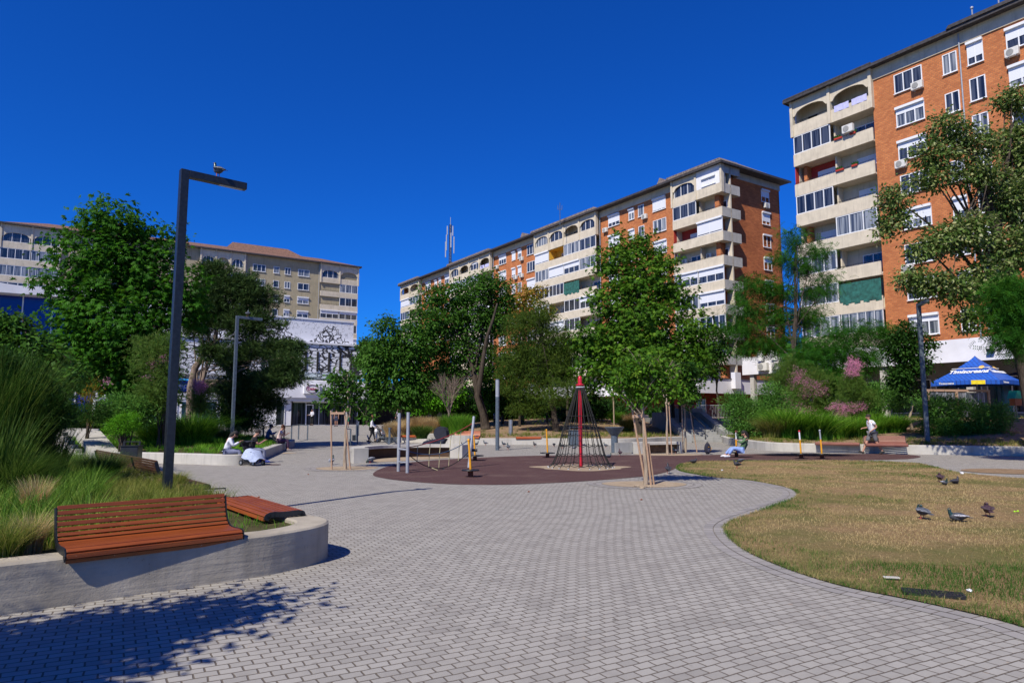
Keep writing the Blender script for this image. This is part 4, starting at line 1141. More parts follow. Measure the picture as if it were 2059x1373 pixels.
# lawn blades, short and mostly dry, greener in patches and along the near edge
R=np.random.default_rng(4)
lawn_edge=PX([(1853,1211),(1996,1244),(2059,1262)])
def scatter(poly, n, R, dens=None):
    xs_=[p[0] for p in poly]; ys_=[p[1] for p in poly]; out=[]
    x0,x1,y0,y1=min(xs_),max(xs_),min(ys_),max(ys_)
    while len(out)<n:
        x=R.uniform(x0,x1); y=R.uniform(y0,y1)
        if dens and R.random()>dens(x,y): continue
        if inside((x,y),poly): out.append((x,y))
    return np.array(out)
edge_c=PX(lawn_bot)+PX(lawn_top)
gp_=G(1790,1145); gp2=G(1990,1190); gp3=G(2100,1170)
def greenness(x,y):
    g_=.9*NOI(x,y,.40)+.6*NOI(x+9,y,1.3)+.4*NOI(x,y+5,4)-.06
    g_+=.9*math.exp(-((x-gp_[0])**2/.9+(y-gp_[1])**2/.12))+.75*math.exp(-((x-gp2[0])**2/1.2+(y-gp2[1])**2/.15))+.5*math.exp(-((x-gp3[0])**2/2+(y-gp3[1])**2/.3))
    d=dist_line((x,y),edge_c); g_+=.42*math.exp(-d/.35)
    return g_
def in_frame(x,y): return x<y*.79+.6
pts=scatter([p for p in lawn],62000,R,lambda x,y:(1 if in_frame(x,y) else 0)*min(1,(7.0/max(5,y))**1.6)*min(1,max(.12,1.6*NOI(x+3,y,.9)+.75+greenness(x,y))))
er=[]
for a_,b_ in zip(edge[:-1],edge[1:]):
    for _ in range(26): t_=R.random(); er.append((a_[0]+(b_[0]-a_[0])*t_+R.normal(0,.022),a_[1]+(b_[1]-a_[1])*t_+R.normal(0,.022)))
pts=np.concatenate([pts,np.array(er)])
gr=np.array([greenness(x,y) for x,y in pts]); Y_=pts[:,1]
pos=np.stack([pts[:,0],pts[:,1],np.full(len(pts),.010)],1)
rnd=np.clip(.72-gr*.75+R.normal(0,.16,len(pts)),0,1)
hh=.026+.028*np.clip(gr,0,1)+.01*R.random(len(pts)); ww=.004*np.maximum(1,Y_/8)
P,k=blades(R,pos,hh,ww,.9,None,2); me=quads_mesh('lawn_grass',P,M['lawnblade'],rnd[k])
tag(link('lawn_grass',me),'short dry lawn grass, straw coloured with green patches','grass',kind='stuff')

# planting of the left foreground bed: grasses of three kinds
def bed_grass(name, poly, n, hf, h, w, mat, label, R, dens=None, lean=.8, seg=3, clump=0, dirs=None):
    if clump:
        c=scatter(poly,n//clump,R,dens); p=np.repeat(c,clump,0)+R.normal(0,.07,(len(c)*clump,2))
        a=np.arctan2(p[:,1]-np.repeat(c,clump,0)[:,1],p[:,0]-np.repeat(c,clump,0)[:,0])
        hm=np.repeat(R.uniform(.7,1.3,len(c)),clump); rb=np.repeat(R.random(len(c)),clump)
    else: p=scatter(poly,n,R,dens); a=None; hm=np.ones(len(p)); rb=R.random(len(p))
    z=np.array([hf(x,y) for x,y in p])-.02
    P,k=blades(R,np.stack([p[:,0],p[:,1],z],1),h*hm,w,lean,a,seg)
    me=quads_mesh(name,P,mat,np.clip(.6*rb+.4*R.random(len(p)),0,1)[k])
    return tag(link(name,me),label,'grass',kind='stuff')
R=np.random.default_rng(8)
bedpoly=[p for p in inner]+[(-13,20),(-17,12),(-14,2)]
vis=lambda x,y: 1 if (x>-y*.80-1.0 and y>3.5) else 0
bare=G(500,1035,.4)
d_near=lambda x,y: vis(x,y)*(1 if y<12.5 else .5)*(0 if ((x-bare[0])**2+(y-bare[1])**2<1.25**2 and y<9.9) or (x>-4.7 and dist_line((x,y),[f0,f1])<.85) else 1)
def right_part(x,y): return x> -y*.62+.2
bed_grass('meadow_grass',bedpoly,30000,hf1,.24,.008,M['grass_y'],'yellow green meadow grass filling the left foreground planter',R,lambda x,y:d_near(x,y)*(1 if right_part(x,y) else .45),.75,4,clump=45)
bed_grass('meadow_grass',bedpoly,17000,hf1,.42,.010,M['grass_m'],'taller green grass at the left of the foreground planter',R,lambda x,y:d_near(x,y)*(0 if right_part(x,y) else 1),.7,4,clump=60)
bed_grass('ground_cover',P1poly,5000,hf1,.10,.006,M['grass_g'],'low green weeds on the soil of the left foreground planter',R,lambda x,y:vis(x,y)*(.15+.85*(NOI(x,y,1.1)>.05)),.8,2,clump=12)
# individual clumps in that bed
def tuft(label,u,v,z,rad,h,n,mat,w=.006,lean=.6,seed=1,name='grass_tuft',group=None,seg=5,hf=None,cat='grass tuft',plume=None):
    if hf: x,y,z=T(u,v,hf)
    else: x,y=G(u,v,z)
    Rr=np.random.default_rng(seed); rt=link(name,tuft_mesh(name,Rr,rad,h,n,w,M[mat],lean,seg),None,(x,y,z-.03))
    tag(rt,label,cat,group)
    return rt
tuft('straw coloured feathery grass plume rising in the left foreground planter',66,1040,.4,.30,.46,700,'straw',.006,.35,11)
tuft('pale grass tuft behind the left end of the near bench',62,1105,.4,.25,.34,500,'straw',.005,.5,12)
tuft('light green grass tuft against the planter wall at the left edge of the photo',8,1118,.4,.4,.36,900,'grass_y',.006,.8,13)
tuft('bright green grass tuft just behind the left part of the near bench',165,985,.4,.45,.40,1200,'grass_g',.007,.8,14)
tuft('large dark green grass clump at the left edge above the pale plume',20,1010,.4,.7,.75,2600,'grass_d',.008,.8,15)
tuft('dark grass clump in the middle of the foreground planter',205,965,.4,.6,.55,2000,'grass_d',.008,.9,16)
tuft('green grass tuft at the foot of the near tall lamp post',352,983,.4,.35,.32,900,'grass_y',.007,.8,17)

# grasses on the other beds
def m_frame(x,y): return 1 if abs(x)<y*.80+1 else 0
R=np.random.default_rng(9)
P2v=[p for p in P2poly]
bed_grass('ground_cover',P2v,26000,hf2,.22,.016,M['grass_g'],'lush green grass covering the middle left planting bed',R,lambda x,y:m_frame(x,y)*(1 if dist_line((x,y),P2L)<7 else .3),.8,3,clump=18)
bed_grass('ground_cover',P4poly,12000,hf4,.22,.02,M['grass_y'],'sparse grass on the sandy bed under the middle trees',R,lambda x,y:m_frame(x,y)*(1 if dist_line((x,y),P4L)<4 and NOI(x,y,.4)>-.1 else .05),.8,2,clump=14)
bed_grass('ground_cover',[p for p in P3poly if p[1]<60],16000,hf3,.20,.016,M['grass_y'],'sparse grass along the front of the right planting bed',R,lambda x,y:m_frame(x,y)*(1 if dist_line((x,y),P3L)<2.2 else (.25 if x<18 else .04)),.8,2,clump=14)

# ------------------------------------------------------------------ trees
def at(u,v,Y): return D(u,v,Y)
# big horse chestnut on the left
bl=pblobs([(240,450,80,50),(170,510,70,60,-1),(300,500,75,60,1),(240,540,110,80),(150,610,60,60,-1.5),(320,600,75,75,0),(240,650,110,80,-1),(140,690,60,45,-2),(310,695,60,55,0),(200,720,90,60,-1.5),(385,625,30,45,1),(110,570,35,35,-2),(280,760,70,45,-1),(380,570,40,40)],31)
b=T(252,838,hf2); b=(D(252,800,31)[0],31,hf2(-17,31))
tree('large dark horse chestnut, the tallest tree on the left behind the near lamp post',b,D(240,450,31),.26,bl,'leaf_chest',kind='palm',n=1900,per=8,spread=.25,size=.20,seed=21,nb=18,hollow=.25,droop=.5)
# leaning pine
bl=pblobs([(430,548,28,28),(470,575,50,32),(520,600,40,25),(430,615,55,35),(500,650,60,32),(400,650,40,30),(540,705,55,25),(575,735,40,22,-1),(470,720,45,28),(560,760,45,22,-1),(425,705,25,22),(500,775,55,28),(590,700,22,16),(465,800,38,25,1),(530,810,40,22,1),(480,840,45,20,1.5)],38,.7)
b=(D(384,800,38)[0],38,hf2(-17.7,38))
def px_tr(base,lst,Y,r):
    pts=[Vector(D(u,v,Y))-Vector(base) for u,v in lst]; pts[0].z=-.1; n_=len(pts)
    return lambda m: m.tube(pts,[r*(1-.75*i/(n_-1)) for i in range(n_)],8)
rt=tree('dark pine with a crooked leaning trunk left of the mural building',b,D(425,690,38),.17,bl,'leaf_pine',name='pine_tree',cat='pine tree',bark='barkl',kind='needle',n=2000,per=14,spread=.20,size=.27,seed=22,nb=14,hollow=.2,droop=-.2,wig=.1,extra=px_tr(b,[(385,815),(384,780),(392,740),(410,712),(432,690),(438,640),(432,570)],38,.26))
# rounded dark tree left of centre
bl=pblobs([(775,665,24,32),(790,710,45,45),(760,735,32,45),(830,700,45,40),(800,770,50,42),(850,650,35,28,1),(760,795,25,25),(845,760,40,40,1),(815,800,40,25)],49)
b=(D(812,850,49)[0],49,hf4(-7,49)-.1)
tree('rounded dark green tree with a pointed top, left of the tall middle trees',b,D(790,690,49),.2,bl,'leaf_oak',n=1500,per=13,spread=.3,size=.24,seed=23,hollow=.5,droop=.7)
bl=pblobs([(880,600,45,32),(940,590,60,32),(990,575,45,28),(900,640,60,35),(960,640,65,38),(870,690,45,35),(930,700,60,40),(1000,650,35,35),(980,730,45,40),(1015,610,25,25),(900,750,45,30)],52)
b=(D(977,872,50)[0],50,hf4(-1.5,50))
tree('tall broad green tree with a dark leaning trunk behind the orange backed bench',b,D(930,620,52),.3,bl,'leaf_oak',n=1900,per=14,spread=.26,size=.22,seed=24,nb=22,hollow=.15,extra=px_tr(b,[(978,872),(972,835),(959,797),(966,762),(972,720),(978,682),(992,640),(1000,610)],50,.27))
# small trees far behind
for i,(lst,Y,lab) in enumerate((([(880,800,50,30),(940,810,50,28),(830,815,40,25),(1000,815,40,22),(900,760,40,25)],64,'broad shaded green tree behind the dry leafless tree'),([(742,700,22,20),(735,725,20,18)],75,'small distant tree just right of the mural building'),([(870,800,40,22),(905,790,35,25),(850,815,30,15)],62,'low distant green tree behind the pampas grass'),([(1010,800,30,30),(985,780,25,30)],58,'small distant green tree right of the leaning dark trunk'),([(1175,800,30,35),(1200,820,35,20),(1150,830,30,20)],60,'shaded distant tree behind the rope net'),([(1440,690,25,40),(1420,730,35,30)],62,'shaded distant tree in front of the white podium corner'))):
    bl=pblobs(lst,Y); b=(bl[0][0],Y,.9)
    tree(lab,b,bl[0][:3],.12,bl,('leaf_dark','leaf_oak','leaf_lime','leaf_acacia','leaf_dark','leaf_dark')[i],n=(1100 if i==0 else 420),per=12,spread=.3,size=.26,seed=30+i,nb=7)
# olive green conifer and the sparse orange-tinged tree
bl=pblobs([(1045,660,35,35),(1080,640,40,35),(1110,680,40,35),(1050,720,50,40),(1110,740,50,40),(1130,790,38,28,-2),(1060,780,50,30),(1130,700,25,30),(1020,760,30,30),(1060,820,45,20)],47)
b=(D(1120,872,47)[0],47,hf4(3,47))
tree('olive green fine-leaved conifer behind the rope net',b,D(1085,660,47),.22,bl,'leaf_olive',bark='bark',kind='needle',n=1900,per=10,spread=.22,size=.22,seed=25,nb=16,hollow=.2,extra=px_tr(b,[(1120,872),(1115,830),(1095,790),(1080,760)],47,.2))
bl=pblobs([(1045,610,32,28),(1070,590,22,20),(1025,640,24,25),(1090,630,25,25)],56)
b=(D(1050,860,56)[0],56,hf4(1,56))
tree('sparse tree with orange tinged leaves above the olive conifer',b,D(1050,605,56),.14,bl,'leaf_autumn',n=360,per=10,spread=.35,size=.22,seed=26,nb=12,hollow=.2)
# big bright chestnut in the centre
bl=pblobs([(1275,500,50,36),(1230,530,38,30),(1330,525,38,30),(1290,560,75,50),(1220,600,48,45),(1350,590,45,45),(1290,640,95,60),(1200,680,48,40),(1390,660,45,40),(1290,710,110,50),(1180,690,28,25),(1210,745,55,35),(1380,735,50,40),(1290,770,80,35),(1410,700,20,30)],46)
b=(D(1285,872,46)[0],46,hf4(8,46))
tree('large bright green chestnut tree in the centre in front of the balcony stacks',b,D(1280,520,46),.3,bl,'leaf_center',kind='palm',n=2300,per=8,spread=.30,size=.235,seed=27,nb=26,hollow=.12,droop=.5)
# airy honey locust at the right of the centre block
bl=pblobs([(1600,480,30,18),(1645,505,28,14),(1575,520,25,16),(1610,540,32,16),(1520,575,42,20),(1570,590,35,18),(1640,590,35,16),(1500,620,35,18),(1560,640,45,22),(1620,640,40,22),(1490,660,35,16),(1660,560,25,12),(1540,690,45,18),(1600,700,45,24),(1500,700,25,14)],50,.9)
b=(D(1592,850,47)[0],47,hf3(19,47))
tree('airy tree with feathery leaves between the two brick blocks',b,D(1603,480,50),.17,bl,'leaf_acacia',kind='pinn',n=1500,per=7,spread=.36,size=.42,seed=28,nb=26,hollow=.15,start=.3)
bl=pblobs([(1700,670,50,16),(1755,665,40,16),(1660,700,50,22),(1720,710,50,22),(1790,680,30,16),(1640,740,45,25),(1700,750,40,22),(1750,730,30,18),(1600,730,30,25)],42,.9)
b=(D(1690,860,42)[0],42,hf3(20,42))
tree('low spreading feathery tree in front of the right white podium',b,D(1700,700,42),.11,bl,'leaf_acacia',kind='pinn',n=1100,per=6,spread=.35,size=.36,seed=29,nb=18,hollow=.15)
# small dark tree by the right lamp
bl=pblobs([(1825,670,25,22),(1810,700,30,28),(1840,730,26,30),(1812,755,24,24),(1862,690,14,14),(1830,790,14,14)],36)
b=(D(1834,850,36)[0],36,hf3(21,36))
tree('small dark leafy tree with a slim pale trunk just left of the right lamp post',b,D(1825,690,36),.07,bl,'leaf_dark',bark='barkp',n=650,per=12,spread=.22,size=.17,seed=36,nb=8,hollow=.35)
# big linden on the right
bl=pblobs([(1905,255,38,26),(1960,285,45,28),(1880,310,42,32),(2040,200,35,25,1),(2050,290,45,40,1),(1965,350,45,30),(1795,400,35,20),(1800,440,30,20),(1780,465,22,16),(1860,500,35,20,-.5),(1900,480,40,30,-.5),(1950,470,50,40,-.5),(2020,400,50,50,.5),(1830,560,28,18,-.5),(1870,570,40,22,-1),(1920,580,40,30,-1),(1980,560,50,45,-.5),(2040,500,45,50),(1950,640,32,22,-1),(2060,400,40,60,1),(1875,360,35,22),(2080,330,50,80,1),(2110,480,60,90,1)],27,.9)
b=(D(2085,870,29)[0],29,hf3(22.5,29)+.25)
tree('large linden with pale bracts overhanging from the right edge',b,D(1975,330,27),.28,bl,'leaf_linden',kind='leaf',n=3500,per=13,spread=.23,size=.165,seed=37,nb=26,hollow=.2,start=.3,extra=px_tr(b,[(2085,900),(2050,700),(2003,590),(1990,500),(1960,420),(1942,370)],28,.24))
bl=pblobs([(2040,590,45,35),(2060,640,45,35),(2020,670,30,22),(2010,620,28,28),(2050,695,28,16)],24)
b=(D(2150,880,24)[0],24,0)
tree('dark green branches of another tree at the right edge above the blue parasol',b,D(2110,600,24),.14,bl,'leaf_acacia',kind='pinn',n=700,per=8,spread=.26,size=.26,seed=38,nb=10,hollow=.3)
# tree standing left of the camera whose shade falls on the paving
bl=[(-5.5,1.5,4.0,1.0,.9,.45),(-4.95,2.35,4.0,.6,.55,.3),(-4.55,2.9,4.05,.3,.35,.2),(-6.3,1.0,4.1,1.0,.8,.6),(-7.2,.4,4.6,1.2,1.0,.8)]
tree('low spreading tree left of the viewpoint whose crown shades the near paving',(-6.9,.5,0),(-6.6,.7,4.5),.10,bl,'leaf_oak',n=1500,per=13,spread=.25,size=.15,seed=39,nb=12)
# saplings in the paving, each tied to pine stakes
def sapling(label,u,v,Htop,blobs_px,Y,n,seed,size=.13,mat='leaf_oak',stakes=((-.2,-.2,0,1.9),(.2,.2,0,2.0)),slabel='',tilt=.0):
    x,y=G(u,v); rt=empty('sapling',(x,y,0),0,label,'young tree')
    bl=[(b[0]-x,b[1]-y,b[2],b[3],b[4],b[5]) for b in pblobs(blobs_px,Y,.9)]
    m=MB(); limbs(m,(0,0,-.05),(tilt,0,Htop),.055,bl,random.Random(seed),12,.5,wig=.06); m.build('trunk',M['barkp'],rt)
    link('crown',crown_mesh('crown',bl,M[mat],'leaf',n,11,.13,size,seed,.1,.1),rt)
    st=empty('tree_stakes',(x,y,0),0,slabel,'tree stakes')
    for xb,xt_,dy_,h in stakes:
        s_=MB(); s_.tube([(xb,dy_,-.05),(xt_,dy_*.8,h)],.026,7); s_.build('stake',M['stake'],st)
    s_=MB(); hx=sorted(s[3] for s in stakes)[-2]-.12; s_.box(min(s[1] for s in stakes),max(s[1] for s in stakes),-.06,-.035,hx,hx+.07); s_.build('crossbar',M['stake'],st)
    return rt
Ys=G(690,943)[1]
sapling('slim young tree with sparse crown in its own pit left of the play area',694,944,3.0,[(690,765,28,18),(672,790,25,16),(712,785,22,18),(660,815,18,12),(700,815,28,10),(735,800,12,8),(740,835,10,6)],Ys,150,51,.15,slabel='pair of pine stakes with a crossbar supporting the young tree left of the play area',stakes=((-.42,-.50,.0,1.85),(.17,-.07,.0,1.85)))
Ys=G(1297,975)[1]
sapling('young tree with a thin pale trunk in the round pit right of the net',1298,975,3.0,[(1290,740,40,25),(1260,765,38,20),(1330,770,38,25),(1290,790,45,16),(1355,740,20,16),(1240,790,20,10),(1365,790,25,12)],Ys,230,52,.12,'leaf_center',slabel='pine stakes leaning on the young tree in the round pit',stakes=((.02,-.30,.06,1.95),(.13,-.03,-.05,1.75),(.22,.10,.05,1.0)),tilt=-.1)
x,y=G(1372,912); Ys=y
sapling('young tree with a leaning thin trunk beside the low concrete bench',1342,914,3.6,[(1330,740,30,22),(1350,770,30,20),(1315,775,25,16),(1372,760,20,20)],Ys,260,53,.15,'leaf_olive',slabel='two upright pine stakes beside the low concrete bench',stakes=((.02,.02,0,2.3),(.20,.12,0,2.3)))
sapling('young tree nearest the backpack with hanging leafy branches',1378,910,4.0,[(1380,745,22,22),(1388,790,16,30),(1372,770,16,18)],Ys,260,54,.15,'leaf_dark',slabel='reddish and pale stakes spread around the young tree near the backpack',stakes=((-.1,-.1,0,2.3),(.06,.06,.1,2.5),(.55,.25,0,2.1)))
# bare dry young tree
m=MB(); x,y=D(902,860,46)[:2]; R_=random.Random(3); rt=empty('bare_tree',(x,y,.55),0,'small dry leafless tree behind the pampas grass','bare tree')
m.tube([(0,0,0),(0,0,1.6)],[.07,.05],6)
def twig(p,a,L,r,d):
    q=p+Vector((sin(a[0])*cos(a[1]),sin(a[0])*sin(a[1]),cos(a[0])))*L; m.tube([p,q],[r,r*.6],4,cap=False)
    if d: 
        for _ in range(4): twig(p.lerp(q,R_.uniform(.4,1)),(a[0]+R_.uniform(-.35,.4),a[1]+R_.uniform(-1.3,1.3)),L*.72,r*.55,d-1)
for k in range(7): twig(Vector((0,0,1.0+.1*k)),(R_.uniform(.1,.6),k*.9),1.25,.03,3)
m.build('branches',M['barkl'],rt)

# ------------------------------------------------------------------ shrubs and clumps
# left foreground feathery shrub
bl=pblobs([(-25,770,60,60),(30,800,50,45),(60,840,45,30),(-30,850,70,40),(85,830,25,22)],11.8)
shrub('huge dark feathery shrub at the left edge of the photo',(bl[0][0],11.8,.36),bl,'leaf_dark','needle',1900,10,.16,.14,61,hollow=.2,droop=-.6)
for i,(u,Y,h,n_) in enumerate(((-50,11.2,2.1,1000),(0,11.6,2.15,1000),(35,12.2,1.75,800),(75,12.8,1.15,700),(-20,10.4,1.3,600))):
    x,_,z=D(u,900,Y); rt=link('tall_grass',tuft_mesh('tall_grass',np.random.default_rng(160+i),1.3,h,n_,.016,M['grass_d'],.36,6),None,(x,Y,.34))
    tag(rt,('tall dark feathery grass clump cut by the left edge of the photo','tallest dark feathery grass clump near the left edge','tall feathery grass clump right of the tallest one','lower feathery grass clump leaning towards the left steps','feathery grass clump in front of the tallest ones')[i],'tall grass')
bl=pblobs([(20,650,38,22),(35,700,55,32),(95,725,35,30),(60,745,40,30),(-20,680,40,40),(150,760,30,20)],19)
tree('small broad-leaved tree at the left edge in front of the blue glazing',(bl[2][0],19,.4),D(45,640,19),.08,bl,'leaf_oak',n=800,per=10,spread=.18,size=.15,seed=62,nb=9,hollow=.2)
def mound(label,u,v,hf,rad,h,n,mat,seed,w=.02,lean=1.0): return tuft(label,u,v,0,rad,h,n,mat,w,lean,seed,'ornamental_grass',hf=hf,cat='ornamental grass')
mound('rounded ornamental grass mound just right of the near lamp post',385,893,hf2,2.0,1.25,2800,'grass_g',71,.026)
mound('rounded ornamental grass mound just left of the near lamp post',320,893,hf2,1.7,1.15,2300,'grass_g',72,.026)
mound('low ornamental grass beside the top of the left steps',195,870,hf2,1.5,.9,2600,'grass_g',73,.018)
mound('grass mound in shade between the left steps and the bright bush',140,870,hf2,1.6,.9,2400,'grass_d',74,.018)
mound('loose grass clump at the foot of the second lamp post',455,885,hf2,1.2,.7,1800,'grass_y',75,.018)
bl=pblobs([(255,820,42,28),(225,840,30,18),(285,835,25,22)],27); shrub('bright bushy shrub in the middle left bed left of the near lamp post',(bl[0][0],27,hf2(bl[0][0],27)),bl,'leaf_bush','slim',520,14,.15,.16,63)
bl=pblobs([(250,850,28,20),(235,865,20,12)],25.5); shrub('small soft bright green bush low in front of the middle left shrubs',(bl[0][0],25.5,hf2(bl[0][0],25.5)),bl,'leaf_lime','slim',300,14,.1,.1,64)
bl=pblobs([(105,815,28,16),(130,840,30,20),(180,830,35,16)],26); shrub('shaded green shrub beside the left steps',(bl[0][0],26,hf2(bl[0][0],26)),bl,'leaf_dark','slim',380,14,.15,.14,65)
bl=pblobs([(180,790,20,25),(195,830,22,20)],28); shrub('dark reddish shrub under the big left chestnut',(bl[0][0],28,hf2(bl[0][0],28)),bl,'leaf_autumn','slim',160,10,.15,.1,66)
bl=pblobs([(315,720,35,40),(330,780,25,50),(300,800,25,30),(340,700,20,25)],27.5)
shrub('tall tamarisk with brownish and pink tips directly left of the near lamp post',(bl[1][0],27.5,hf2(bl[1][0],27.5)),bl,'leaf_tam','needle',620,8,.22,.18,67,name='tamarisk',cat='tamarisk',flowers=pblobs([(325,730,22,25),(310,760,14,18),(212,768,8,8)],27.3),fl_n=60)
bl=pblobs([(405,785,10,14),(402,808,12,20)],32.5); shrub('small tamarisk with a pink spray in front of the leaning pine trunk',(bl[1][0],32.5,hf2(bl[1][0],32.5)),bl,'leaf_tam','needle',170,8,.15,.16,68,name='tamarisk',cat='tamarisk',flowers=pblobs([(402,776,13,14)],32.2),fl_n=110)
# dark shade planting behind (pine foot)
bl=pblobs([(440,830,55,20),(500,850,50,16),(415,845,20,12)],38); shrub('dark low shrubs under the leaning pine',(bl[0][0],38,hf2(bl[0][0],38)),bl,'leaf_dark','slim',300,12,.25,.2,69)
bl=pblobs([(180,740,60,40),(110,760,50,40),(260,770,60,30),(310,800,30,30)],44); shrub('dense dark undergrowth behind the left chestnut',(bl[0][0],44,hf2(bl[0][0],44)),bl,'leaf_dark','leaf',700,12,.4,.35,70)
# pampas (stipa) bed left of the rope climber
for i,(u,v,h,mt_) in enumerate(((790,880,.75,'straw'),(805,876,.95,'straw'),(825,874,1.1,'straw'),(845,874,1.15,'straw'),(868,875,1.1,'straw'),(925,880,1.3,'grass_g'),(903,874,1.2,'grass_g'))):
    tuft(('pale feather grass clump at the left end of the middle planter','second pale feather grass clump from the left in the middle planter','tall pale feather grass behind the rope climber posts','pale feather grass right of the rope climber posts','pale feather grass left of the dark pushchair','green grass clump right of the dark pushchair','green grass clump behind the dark pushchair')[i],u,v,.4,1.2,h,2600,mt_,.02,.45,80+i,hf=hf4,cat='feather grass')
tuft('dark bushy clump between the feather grasses',848,884,.4,.9,.75,2200,'grass_d',.02,.8,90,hf=hf4)
# centre right plants
x_=[(1240,850,.9,.9,'grass_g','round bright green grass clump above the funnel fountain'),(1232,870,.5,.6,'straw','small yellow grass tuft above the funnel fountain'),(1275,858,1.0,.9,'straw','yellow green grass clump behind the staked young tree'),(1262,868,.9,.7,'grass_y','wide grass clump right of the funnel fountain')]
for i,(u,v,h,rad,mt_,lb_) in enumerate(x_): tuft(lb_,u,v,.4,rad*1.3,h,2400,mt_,.02,.7,93+i,hf=hf4)
# right bed
bl=pblobs([(1500,830,38,40),(1475,810,22,20),(1535,840,35,35),(1560,815,35,30),(1510,865,35,20),(1550,790,25,18),(1480,850,18,25)],39); shrub('big rounded green willow-like bush at the left end of the right planter',(bl[0][0],39,hf3(bl[0][0],39)),bl,'leaf_bush','slim',1300,15,.17,.17,101)
for i,(u,v) in enumerate(((1580,884),(1612,884),(1648,884),(1685,882),(1722,878),(1765,870),(1745,858),(1800,868))):
    mound(('arching green grass nearest the big rounded bush','arching green grass behind the leftmost yellow spinner','arching green grass right of the leftmost yellow spinner','arching green grass above the left end of the long slatted bench','arching green grass left of the walking man','arching green grass behind the walking man','arching grass behind the red slatted bench','arching grass up the slope right of the walking man')[i],u,v,hf3,1.4,1.25-.05*i,1000,'grass_g',110+i,.036,1.0)
mound('silvery arching grass at the left end of the right planter',1555,886,hf3,1.2,.8,2400,'grass_y',119,.014,.9)
for i,(bb,ff,Y,lab) in enumerate((
    ([(1570,770,28,28),(1545,830,25,20),(1590,740,20,20)],[(1555,825,20,14),(1610,775,38,22),(1600,755,25,15),(1580,800,20,12)],41,'pink flowering tamarisk above the left grasses of the right bed'),
    ([(1620,800,30,35),(1640,770,28,30)],[(1632,782,28,22),(1605,825,32,14),(1625,840,22,12),(1560,855,10,10)],40,'pink flowering tamarisk in the middle of the right bed'),
    ([(1715,780,24,30),(1700,820,30,25),(1740,800,20,20)],[(1718,735,14,16),(1712,750,12,12),(1730,815,10,8),(1700,820,30,10),(1690,835,16,10)],38,'pink flowering tamarisk tipped with a tall spray left of the small dark tree'))):
    bl=pblobs(bb,Y); shrub(lab,(bl[0][0],Y,hf3(bl[0][0],Y)),bl,'leaf_tam','needle',420,8,.2,.18,121+i,name='tamarisk',cat='tamarisk',flowers=pblobs(ff,Y-.3),fl_n=430)
bl=pblobs([(1760,800,38,28),(1800,805,30,28),(1740,820,25,20),(1790,780,25,15)],40); shrub('green bush behind the red slatted bench',(bl[0][0],40,hf3(bl[0][0],40)),bl,'leaf_bush','slim',700,14,.17,.17,131)
bl=pblobs([(1900,830,40,35),(1945,840,50,35),(1990,850,35,30),(1880,860,35,25),(1930,870,50,18),(1870,815,25,20),(2010,835,20,25)],34); shrub('wide green willow bush right of the right lamp post under the blue parasol',(bl[1][0],34,hf3(bl[1][0],34)),bl,'leaf_bush','slim',1700,15,.16,.16,132)
bl=pblobs([(1640,850,30,18),(1605,860,25,14)],44); shrub('low green shrub behind the pink tamarisks',(bl[0][0],44,hf3(bl[0][0],44)),bl,'leaf_lime','slim',300,12,.2,.18,133)
bl=pblobs([(1660,800,24,30),(1650,830,25,20),(1680,770,22,20)],45); b=(bl[0][0],45,hf3(bl[0][0],45))
tree('slim young leafy tree behind the pink tamarisks',b,bl[2][:3],.06,bl,'leaf_lime',bark='barkp',n=300,per=12,spread=.22,size=.18,seed=134,nb=7)
# undergrowth far centre and right, one dark mass behind the trunks
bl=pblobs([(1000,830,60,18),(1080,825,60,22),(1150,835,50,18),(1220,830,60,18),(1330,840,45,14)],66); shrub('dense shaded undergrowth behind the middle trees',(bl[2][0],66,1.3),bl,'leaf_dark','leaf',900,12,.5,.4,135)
for i,(u,Y,r) in enumerate(((1045,52,.11),(1100,58,.10),(1140,55,.12),(1335,52,.14),(1355,54,.16),(1370,50,.12),(1235,53,.06))):
    x,y,z=D(u,860,Y); z=hf4(x,y); m=MB(); m.tube([(0,0,-.2),(.1*sin(i),0,2.6),(.3*sin(i*2),0,5.5)],[r,r*.8,r*.5],7)
    rt=empty('tree',(x,y,z),0,('thin dark trunk between the leaning tree and the conifer','dark trunk of a tree left of the conifer','trunk of a shaded tree behind the conifer','left of the dark trunks behind the staked saplings','middle of the dark trunks behind the staked saplings','right of the dark trunks behind the staked saplings','slim pale trunk behind the rope net')[i],'tree')
    m.build('trunk',M['barkp' if i==6 else 'bark'],rt)
    cb=[(.1,0,5.2,1.7,1.7,1.5),(-.6,.4,4.5,1.3,1.3,1.0)]
    link('crown',crown_mesh('crown',cb,M['leaf_dark'],'leaf',200,12,.35,.26,140+i),rt)

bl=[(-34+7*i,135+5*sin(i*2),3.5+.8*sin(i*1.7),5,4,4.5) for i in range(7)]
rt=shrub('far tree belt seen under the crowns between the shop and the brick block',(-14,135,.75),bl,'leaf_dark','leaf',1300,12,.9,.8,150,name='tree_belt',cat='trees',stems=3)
rt['kind']='stuff'
